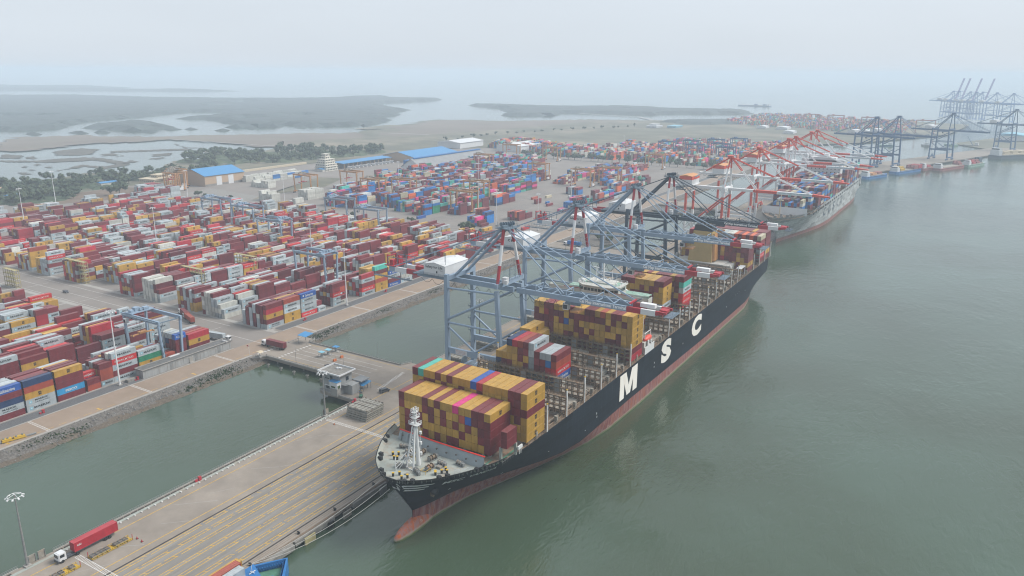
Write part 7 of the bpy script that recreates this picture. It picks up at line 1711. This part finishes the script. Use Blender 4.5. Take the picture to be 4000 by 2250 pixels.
t = shed('long_grey_shed', 'huge grey roofed warehouse with a blue ridge strip in the second terminal', (-711, -676, 862, 1036), 8, 20, 'house_white', 'grey_roof')
m = MB(); m.box(-696, -691, 866, 1035, 19.6, 20.9); m.build('ridge_vent', 'blue_paint', t); m = MB(); m.box(-722, -711, 880, 892, 0, 15); m.build('end_tower', 'blue_paint', t)
t = shed('blue_roof_shed', 'wide warehouse with a bright blue roof behind the huge grey one', (-832, -768, 962, 1078), 9, 15.5, 'peach_wall', 'blue_roof')
for k in range(16): MB().box(-767.9, -767.7, 964+k*7, 968+k*7, 1.5, 4).build('window', 'glass_dark', t)
t = thing('loading_canopy', 'long blue roofed loading shed with white trucks docked along it', 'loading shed', (0, 0, 0))
m = MB(); m.add([(-824, 842, 9.5), (-804, 842, 8.2), (-804, 952, 8.2), (-824, 952, 9.5), (-824, 842, 9.0), (-804, 842, 7.7), (-804, 952, 7.7), (-824, 952, 9.0)], [(0,1,2,3), (4,7,6,5), (0,4,5,1), (1,5,6,2), (2,6,7,3), (3,7,4,0)]); m.build('roof', 'blue_roof', t); m = MB(); m.box(-824, -815, 844, 950, 0, 8.8); m.build('wall', 'steel_grey', t)
for k in range(12): MB().bar((-804.5, 845+k*9.4, 0), (-804.5, 845+k*9.4, 8), .6).build('column', 'peach_wall', t)
for k in range(12):
    t2 = thing('docked_truck', 'white truck cab docked at the long blue loading shed, %s along' % ORD[k+1], 'truck', (-801, 850+k*8.6, 0), R(90), 'trucks docked at the loading shed'); m = MB(); m.box(-1.2, 1.2, -6, 1.5, .6, 3.6); m.build('cab_shell', 'house_white', t2); m = MB(); m.box(-1, 1, -6.1, -6, 2, 3.2); m.build('window', 'glass_dark', t2)
def floors(label, x, y, levels, rz=0, mk='cream_wall', wn='glass_dark', name='office_building'):
    t = thing(name, label, 'building', (x, y, 0), rz); z = 0
    for k, (a, b, h) in enumerate(levels):
        MB().box(-a, a, -b, b, z, z+h-.6).build('storey', mk, t); MB().box(-a-.6, a+.6, -b-.6, b+.6, z+h-.6, z+h).build('floor_slab', mk, t)
        n = max(2, int(2*b/3.2))
        for i in range(n): yy = -b+1+i*(2*b-2)/n; MB().box(a-.02, a+.12, yy, yy+1.7, z+1.0, z+2.5).build('window', wn, t)
        n = max(2, int(2*a/3.6))
        for i in range(n): xx = -a+1+i*(2*a-2)/n; MB().box(xx, xx+1.7, -b-.12, -b+.02, z+1.0, z+2.5).build('window', wn, t)
        z += h
    return t
floors('cream six storey terraced office tower beside the blue roofed loading shed', -817, 821, [(11, 12, 3.3), (10.5, 11.5, 3.3), (10, 11, 3.3), (8.5, 9.5, 3.3), (8, 9, 3.3), (4, 4.5, 3.6), (3.6, 4, 3.6)], 0, 'office_white')
floors('low cream office block with rows of arched windows near the parked orange cranes', -886, 600, [(13, 20, 4.6), (13, 20, 4.6), (6, 8, 4)], R(8))
floors('small white building far away in the hazy grassland', -760, 1960, [(14, 22, 5), (10, 12, 4)], 0, 'house_white', name='distant_house'); floors('pale blue roofed building in the far grassland beside the white one', -715, 1990, [(12, 26, 5)], 0, 'star_blue', name='distant_house')
for k, (px, py, s, lab) in enumerate(((3060, 505, .7, 'white flat building in the haze beyond the third yard'), (2980, 500, .6, 'hazy white block left of the others past the third yard'), (3085, 520, .6, 'long white shed behind the third yard cranes'), (2030, 585, 1.3, 'long white roofed shed behind the grey warehouse'), (1800, 572, 1.3, 'white strip shaped shed behind the blue roofed warehouse'), (3380, 520, .8, 'white shed behind the first dark blue crane'), (3640, 500, .8, 'white shed behind the third dark blue crane'), (3960, 545, 1.3, 'pale blue shed at the right edge beyond the inlet'))):
    x, y = gp(px, py); t = thing('distant_shed', lab, 'shed', (x, y, 0), R(0 if k != 4 else 0), 'distant sheds'); m = MB(); m.box(-20*s, 20*s, -30*s, 30*s, 0, 8*s); m.build('wall', 'house_white', t); m = MB(); m.extr([(-21*s, 8*s), (21*s, 8*s), (0, 11*s)], 'y', -31*s, 31*s); m.build('roof', 'house_white' if k < 7 else 'star_blue', t)
m = MB(); m.box(-862, -859, 870, 1130, 0, 3.5); m.box(-900, -897, 650, 860, 0, 3); tag(m.build('boundary_wall', 'cream_wall'), 'long cream boundary wall behind the sheds', 'wall')
for k, (px, py, wd, dp, lab) in enumerate(((75, 772, 26, 12, 'low blue roofed shelter at the left edge by the trees'), (420, 722, 22, 10, 'blue tarpaulin roofed stall at the tree belt'), (1270, 667, 24, 14, 'blue awnings beside the cream office tower'), (20, 745, 22, 18, 'tan hut at the left edge of the photo'))):
    x, y = gp(px, py); t = thing('small_shed', lab, 'shed', (x, y, 0)); MB().box(-dp/2, dp/2, -wd/2, wd/2, 0, 3.4).build('wall', 'white_wall', t); m = MB(); m.extr([(-dp/2-.6, 3.4), (dp/2+.6, 3.4), (0, 4.8)], 'y', -wd/2-.6, wd/2+.6); m.build('roof', 'blue_roof' if k < 3 else 'peach_wall', t)

# ------------------------------------------------------------------ land beyond: all on real ground levels
def G(pts, z): return [gp(px, py, z) for px, py in pts]
def crop7(p): return [(x/1.7173, 300+y/1.7173) for x, y in p]
def crop8(p): return [(1400+x/1.7173, 350+y/1.7173) for x, y in p]
# general low ground around and behind the port (just above water)
def inside(p, poly):
    x, y = p; c = False; j = len(poly)-1
    for i in range(len(poly)):
        xi, yi = poly[i]; xj, yj = poly[j]
        if (yi > y) != (yj > y) and x < (xj-xi)*(y-yi)/(yj-yi)+xi: c = not c
        j = i
    return c
def shore_sheet(name, polys, z, mk, cell, rough=.35, holes=(), hfun=None, jit=1.0, nz=.02, thr=0.0, kind='structure', far=9000):
    """a land sheet with ragged natural edges: grid cells kept where a noise-shifted point lies inside"""
    m = MB()
    for poly in polys:
        xs = [p[0] for p in poly]; ys = [p[1] for p in poly]; x0, x1, y0, y1 = min(xs), max(xs), min(ys), max(ys)
        nx = int((x1-x0)/cell)+2; ny = int((y1-y0)/cell)+2; ok = {}
        for i in range(nx):
            for j in range(ny):
                x = x0+i*cell; y = y0+j*cell
                q = Vector((x*nz, y*nz, z)); n1 = mnoise.noise(q)*cell*3*jit; n2 = mnoise.noise(q+Vector((31, 7, 3)))*cell*3*jit
                if inside((x+n1, y+n2), poly) and not any(inside((x+n1, y+n2), h) for h in holes) and (thr == 0 or mnoise.noise(Vector((x*nz*1.3, y*nz*1.3, 9)))+.5*mnoise.noise(Vector((x*nz*3, y*nz*3, 4))) > thr): ok[(i, j)] = 1
        idx = {}
        def vi(i, j):
            if (i, j) not in idx:
                x = x0+(i-.5)*cell; y = y0+(j-.5)*cell
                jx = mnoise.noise(Vector((x*.13, y*.13, 5)))*cell*.8; jy = mnoise.noise(Vector((x*.13, y*.13, 8)))*cell*.8
                idx[(i, j)] = len(m.v); m.v.append((x+jx, y+jy, z if hfun is None else hfun(x, y, sum((a, b) in ok for a in (i-1, i) for b in (j-1, j)) < 4)))
            return idx[(i, j)]
        for (i, j) in ok: m.f.append((vi(i, j), vi(i+1, j), vi(i+1, j+1), vi(i, j+1))); m.m.append(0)
    o = m.build(name, mk); o['kind'] = kind; return o
landz = -1.6
# belt of soil with scrub round the port
flat('port_surround', [(-903, 300), (-1010, 330), (-1040, 560), (-1000, 700), (-1050, 830), (-1120, 980), (-1200, 1180), (-1100, 1420), (-1050, 1700), (-1000, 2150), (-300, 2750), (-60, 2600), (-90, 2150), (-230, 1790), (-330, 1650), (-860, 1160), (-905, 900)], -.6, 'grassland')
fieldA = G(crop7([(0, 500), (200, 490), (600, 443), (1140, 425), (1380, 440), (1900, 470), (2230, 492), (2400, 470), (2576, 470), (2576, 372), (2100, 372), (1140, 400), (600, 392), (0, 405)]), landz)
shore_sheet('brown_field', [fieldA], landz, 'field', 18, nz=.01)
fieldB = G(crop8([(0, 262), (170, 250), (560, 203), (1000, 205), (1880, 200), (1935, 235), (2060, 255), (2576, 250), (2576, 330), (2000, 470), (900, 440), (200, 470), (0, 480)]), landz)
shore_sheet('grass_plain', [fieldB], landz+.05, 'grassland', 24, nz=.008)
fieldC = G(crop8([(180, 262), (560, 208), (1000, 208), (1870, 202), (1920, 238), (830, 318), (200, 322)]), landz+.2)
shore_sheet('brown_field.001', [fieldC], landz+.2, 'field', 22, nz=.008)
shore_sheet('bare_ground', [G(crop8([(1100, 372), (1500, 345), (2050, 350), (2150, 380), (1500, 395)]), landz+.35)], landz+.35, 'field', 18, nz=.01)
flat('far_quarter', G(crop8([(1950, 470), (1900, 330), (2576, 240), (2800, 235), (2900, 300), (2750, 330), (2700, 420), (2300, 480)]), -1.3), -1.3, 'grassland')
flat('inlet_far_bank', G([(3720, 560), (4200, 500), (4400, 470), (4400, 640), (4100, 600), (3900, 590)], -1.4), -1.4, 'grassland')
# marsh: muddy banks in a shallow pond, scrubby islands
pondland = G(crop7([(370, 500), (560, 478), (650, 490), (640, 520), (500, 530), (380, 525)]), -2.6)
strips = [crop7(p) for p in ([(0, 560), (250, 562), (560, 540), (700, 545), (830, 575), (900, 560), (900, 572), (800, 590), (640, 558), (300, 575), (0, 570)], [(670, 520), (760, 508), (800, 530), (760, 545), (790, 525), (680, 532)], [(740, 498), (1240, 482), (1330, 490), (1240, 492), (740, 507)], [(1170, 440), (1230, 470), (1370, 478), (1220, 478)],
                             [(1030, 520), (1130, 512), (1140, 528), (1030, 534)], [(1020, 545), (1110, 540), (1090, 552), (1030, 554)], [(100, 540), (130, 538), (135, 550), (105, 552)], [(185, 535), (240, 530), (245, 548), (200, 552)], [(110, 645), (190, 640), (180, 655), (120, 657)], [(470, 605), (560, 590), (700, 600), (850, 580), (900, 590), (700, 615), (560, 600), (350, 640), (340, 655), (200, 690), (330, 650)],
                             [(0, 520), (130, 524), (130, 545), (0, 546)], [(140, 600), (170, 600), (165, 610), (145, 610)], [(240, 585), (262, 585), (260, 594), (242, 594)], [(310, 605), (345, 603), (340, 612), (315, 613)], [(180, 623), (235, 622), (230, 632), (185, 633)])]
shore_sheet('mud_bank', [pondland]+[G(p, -2.6) for p in strips], -2.6, 'mud', 6, nz=.03, jit=.5)
shore_sheet('scrub_ground', [G(crop7([(0, 730), (200, 690), (640, 640), (960, 640), (1230, 560), (1400, 590), (1400, 530), (1370, 480), (1900, 505), (2300, 520), (2576, 500), (2576, 560), (2000, 620), (1000, 720), (480, 800), (0, 860)]), -1.2)], -1.2, 'grassland', 9, nz=.02)
# mangrove forests far behind: low bumpy canopies
def canopy_h(hh):
    def f(x, y, edge):
        n = mnoise.noise(Vector((x*.03, y*.03, 1)))*.6+mnoise.noise(Vector((x*.09, y*.09, 2)))*.4
        return WZ-.3 if edge else hh*(.8+.5*n)
    return f
F1 = [(-400, 128), (0, 130), (500, 128), (900, 140), (1500, 150), (1660, 150), (2100, 150), (2576, 128), (2576, 330), (2100, 350), (1650, 345), (1400, 345), (1100, 345), (1000, 320), (1350, 250), (1250, 240), (860, 275), (510, 312), (420, 340), (150, 372), (0, 365), (-400, 370)]
F1h = [G(crop7(h), WZ) for h in ([(500, 315), (860, 275), (1330, 235), (1500, 235), (1490, 250), (1330, 275), (1000, 305), (640, 300)], [(1400, 192), (1640, 157), (1660, 172), (1440, 204)], [(0, 378), (420, 348), (520, 320), (760, 282), (900, 278), (620, 300), (540, 345), (300, 378)], [(1000, 300), (1340, 285), (1480, 305), (1380, 330), (1240, 345), (1050, 340), (1090, 318)], [(900, 372), (1300, 350), (1650, 342), (2100, 338), (2576, 318), (2576, 345), (1400, 372)], [(1600, 275), (1900, 268), (2060, 258), (2050, 270), (1800, 285), (1590, 298)], [(1470, 305), (1560, 320), (1500, 350), (1400, 345)], [(1820, 320), (2000, 325), (2050, 335), (1830, 328)], [(0, 262), (380, 265), (250, 276), (0, 276)])]
shore_sheet('mangrove_forest', [G(crop7(F1), WZ)], 0, 'mangrove', 22, holes=F1h, hfun=canopy_h(7), nz=.006, jit=.7, kind='stuff')
isl = [crop7([(620, 345), (720, 312), (900, 305), (1080, 318), (1000, 355), (900, 368), (650, 366)]), crop8([(-20, 60), (0, 72), (250, 60), (540, 66), (420, 80), (130, 95), (120, 115), (330, 145), (180, 190), (0, 245), (-20, 245)]), crop8([(690, 103), (1100, 108), (1300, 120), (1700, 118), (2200, 136), (2576, 150), (2700, 158), (2300, 163), (1900, 168), (1470, 158), (1200, 180), (1000, 178), (950, 158), (1060, 128), (840, 122)]),
       crop8([(480, 210), (600, 195), (560, 215)]), crop8([(2040, 225), (2300, 215), (2576, 208), (2576, 240), (2100, 248)]), crop8([(700, 150), (730, 152), (640, 175), (600, 170)]), crop8([(330, 145), (470, 140), (400, 162), (330, 158)]), [(2800, 430), (2940, 437), (2930, 447), (2800, 444)]]
shore_sheet('mangrove_forest.001', [G(p, WZ) for p in isl], 0, 'mangrove', 26, hfun=canopy_h(8), nz=.006, kind='stuff')
far_isl = [crop7([(-300, 52), (200, 60), (700, 62), (1000, 84), (1600, 98), (2300, 90), (2300, 96), (1500, 106), (500, 100), (-300, 96)]), ]
shore_sheet('far_shore', [G(p, WZ) for p in far_isl], 0, 'mangrove', 160, hfun=canopy_h(14), nz=.0012, kind='stuff')
tb = crop7([(0, 385), (300, 372), (900, 368), (1150, 352), (1700, 345), (2576, 322), (2576, 332), (1700, 362), (1120, 372), (900, 385), (300, 388), (0, 402)])
shore_sheet('riverside_scrub', [G(tb, WZ)], 0, 'mangrove', 13, hfun=canopy_h(3), nz=.02, thr=.15, kind='stuff')
# roads over the plain
def road(name, pts, wd, z, mk='pale_concrete'):
    m = MB()
    for a, b in zip(pts[:-1], pts[1:]):
        a = Vector((*a, z)); b = Vector((*b, z)); d = (b-a).normalized(); n = Vector((-d.y, d.x, 0))*wd/2; m.quad(a-n, b-n, b+n, a+n)
    struct(m.build(name, mk))
road('country_road', G(crop8([(200, 292), (560, 305), (1100, 335), (1500, 300), (1900, 262), (2020, 250), (1960, 200), (1880, 182), (1640, 170), (1480, 158)]), -1), 11, -.9)
road('country_road.001', G(crop7([(1150, 418), (1900, 468)]), -1), 6, -1.2)
# pavement of the second terminal: rows of marked slots left empty
m = MB()
for xr in (-378, -408, -438, -350):
    for i in range(40):
        y = 590+i*13.4
        for k in range(7): m.box(xr-k*2.75-.9, xr-k*2.75-.5, y, y+11, .01, .03) if (i+k) % 1 == 0 and (int(y/90)+int(-xr/30)) % 2 == 0 else None
struct(m.build('slot_marking', 'asphalt_grey'))
m = MB()
for yy in (566, 574, 1128, 1136): m.box(-690, -320, yy-.2, yy+.2, .01, .03)
for xx in (-322, -334, -342): m.box(xx-.25, xx+.25, 575, 1130, .01, .03)
struct(m.build('lane_line.001', 'pale_concrete'))
flat('grass_patch', [(-705, 598), (-690, 575), (-740, 690), (-770, 760), (-735, 768), (-700, 700)], .03, 'grassland')
flat('bare_soil', [(-903, 420), (-846, 440), (-812, 520), (-800, 560), (-860, 572), (-903, 560)], .03, 'soil')
flat('asphalt_patch', [(-800, 560), (-640, 545), (-640, 575), (-700, 600), (-800, 612)], .02, 'old_concrete')

# ------------------------------------------------------------------ trees
def tree_mesh(seed, h, r, leaf=.9, n=170):
    rt = random.Random(seed); tr = MB(); tr.tube((0, 0, 0), (rt.uniform(-.3, .3), rt.uniform(-.3, .3), h*.55), h*.035, h*.018, n=6)
    for k in range(4): a = rt.uniform(0, 6.28); tr.tube((0, 0, h*(.3+.06*k)), (r*.6*math.cos(a), r*.6*math.sin(a), h*(.6+.08*k)), h*.014, h*.006, n=4)
    cr = MB(); lobes = [(rt.gauss(0, r*.42), rt.gauss(0, r*.42), h*rt.uniform(.48, .86), r*rt.uniform(.35, .6)) for _ in range(8)]
    for i in range(n):
        cx, cy0, cz, cr_ = rt.choice(lobes); d = Vector((rt.gauss(0, 1), rt.gauss(0, 1), rt.gauss(0, .8))).normalized(); p = Vector((cx, cy0, cz))+d*cr_*rt.uniform(.7, 1.08); s = leaf*rt.uniform(.6, 1.4)
        nn = (d+Vector((rt.uniform(-.6, .6), rt.uniform(-.6, .6), rt.uniform(-.1, .7)))).normalized(); x = nn.orthogonal().normalized(); y = nn.cross(x)
        cr.add([tuple(p-x*s), tuple(p-y*s*.8+nn*.15*s), tuple(p+x*s), tuple(p+y*s*.9+nn*.1*s)], [(0,1,2,3)])
    for (cx, cy0, cz, cr_) in lobes: cr.dome((cx, cy0, cz), cr_*.72, n=6, k=2, full=True)
    return tr, cr
TREES = []
for i in range(6):
    tr, cr = tree_mesh(i, 9+i % 3, 4.2+.5*(i % 2)); TREES.append((tr.mesh('tree_trunk', ['bark']), cr.mesh('tree_crown', ['leaf_dark' if i % 2 else 'leaf_mid'])))
rt = random.Random(17)
def plant(x, y, s, label, group, z=0.0, k=None):
    k = rt.randrange(6) if k is None else k; o = thing('broadleaf_tree', label, 'tree', (x, y, z), rt.uniform(0, 6.28), group); o.scale = (s*rt.uniform(.9, 1.15), s*rt.uniform(.9, 1.15), s*rt.uniform(.8, 1.15))
    link('trunk', TREES[k][0], o); link('crown', TREES[k][1], o)
# belt left of the yard, along the marsh
belt = G(crop7([(-60, 735), (200, 700), (480, 690), (640, 665), (900, 655), (1130, 640), (1450, 600), (1450, 640), (1130, 690), (900, 725), (560, 770), (500, 830), (200, 870), (-60, 880)]), -1)
shore_sheet('undergrowth', [belt], 0, 'leaf_dark', 5, hfun=lambda x, y, e: -1.4 if e else 1.4+2.6*mnoise.noise(Vector((x*.09, y*.09, 3)))+1.5*mnoise.noise(Vector((x*.3, y*.3, 3))), nz=.03, thr=-.35, kind='stuff')
bx0, bx1 = min(p[0] for p in belt), max(p[0] for p in belt); by0, by1 = min(p[1] for p in belt), max(p[1] for p in belt); n = 0; tries = 0; pts_ = []
while n < 150 and tries < 20000:
    tries += 1; x = rt.uniform(bx0, bx1); y = rt.uniform(by0, by1)
    if inside((x, y), belt) and all((x-a)**2+(y-b)**2 > 22 for a, b in pts_) and mnoise.noise(Vector((x*.02, y*.02, 0))) > -.32:
        pts_.append((x, y)); plant(x, y, rt.uniform(.7, 1.35), 'tree in the dense dark green belt between the marsh and the container yard', 'trees of the belt by the marsh', -1.2); n += 1
belt2 = G(crop7([(1230, 555), (1400, 530), (1900, 505), (2300, 505), (2576, 492), (2576, 520), (2150, 560), (1700, 590), (1450, 600), (1250, 575)]), -1); pts2 = []; tries = 0
shore_sheet('undergrowth.001', [belt2], 0, 'leaf_mid', 7, hfun=lambda x, y, e: -1.4 if e else 1.6+3.2*mnoise.noise(Vector((x*.07, y*.07, 3)))+1.5*mnoise.noise(Vector((x*.2, y*.2, 3))), nz=.02, thr=-.4, kind='stuff')
bx0, bx1 = min(p[0] for p in belt2), max(p[0] for p in belt2); by0, by1 = min(p[1] for p in belt2), max(p[1] for p in belt2)
while len(pts2) < 110 and tries < 20000:
    tries += 1; x = rt.uniform(bx0, bx1); y = rt.uniform(by0, by1)
    if inside((x, y), belt2) and all((x-a)**2+(y-b)**2 > 60 for a, b in pts2): pts2.append((x, y)); plant(x, y, rt.uniform(1.0, 1.8), 'tree in the hazy green belt behind the tan shed and the cream tower', 'trees behind the sheds', -1.2)
for i in range(16): x = -645+i*19.5+rt.uniform(-4, 4); (plant(x, 559+rt.uniform(-2, 2), rt.uniform(.35, .6), 'small tree between the two container yards, %s from the quay side' % ORD[16-i], 'trees between the yards') if rt.random() < .8 else None)
for kb_, (x, y, s) in enumerate(((-846, 520, 1.5), (-850, 512, 1.3), (-812, 560, .8), (-760, 560, .9), (-742, 556, .7), (-700, 548, .9), (-692, 550, .9), (-452, 562, .7), (-388, 562, 1.0), (-394, 560, .8))): plant(x, y, s, 'round green bush tree on the yard edge by the sheds, %s from the left' % ORD[kb_+1], 'bush trees at the yard edge')
for i in range(26): plant(-335-i*13.5+rt.uniform(-3, 3), 1143+rt.uniform(-3, 3), rt.uniform(.9, 1.4), 'dark green tree at the far edge of the second yard, %s from the quay' % ORD[i+1], 'trees along the second yard')
for (x, y) in ((-247, 566), (-243, 572)): pass
m = MB(); rr = random.Random(8)
x0, y0 = -298, 585
struct(MB().prism([(-304, 571), (-276, 574), (-262, 600), (-270, 640), (-304, 660)], -4.4, -1.9).build('mud_flat', 'rubble')); struct(MB().prism([(-304, 775), (-270, 765), (-240, 792), (-250, 800), (-304, 800)], -4.4, -1.4).build('mud_flat.001', 'rubble'))
for (x, y, s) in ((-268, 600, .7), (-272, 611, .8), (-281, 606, .6), (-276, 620, .7), (-250, 790, .6), (-258, 786, .6)): plant(x, y, s, 'shrubby tree on the mud flat by the farther bridges, %s from the yard side' % ORD[1+int((x+290)/5)], 'trees on the mud flats', -2.2)
rd = G(crop8([(600, 350), (860, 310), (1300, 280), (1700, 262), (1900, 248)]), -1); k = 0; ka_ = 0
for a, b in zip(rd[:-1], rd[1:]):
    L = math.dist(a, b)
    for i in range(max(1, int(L/30))): ka_ += 1; t_ = i/max(1, int(L/30)); plant(a[0]+(b[0]-a[0])*t_+rt.uniform(-5, 5), a[1]+(b[1]-a[1])*t_, rt.uniform(.6, .95), 'tree in the hazy avenue across the far plain, %s from the left' % ORD[min(ka_ % 39+1, 39)], 'trees along the far avenue', -1)
print('objects', len(bpy.data.objects))
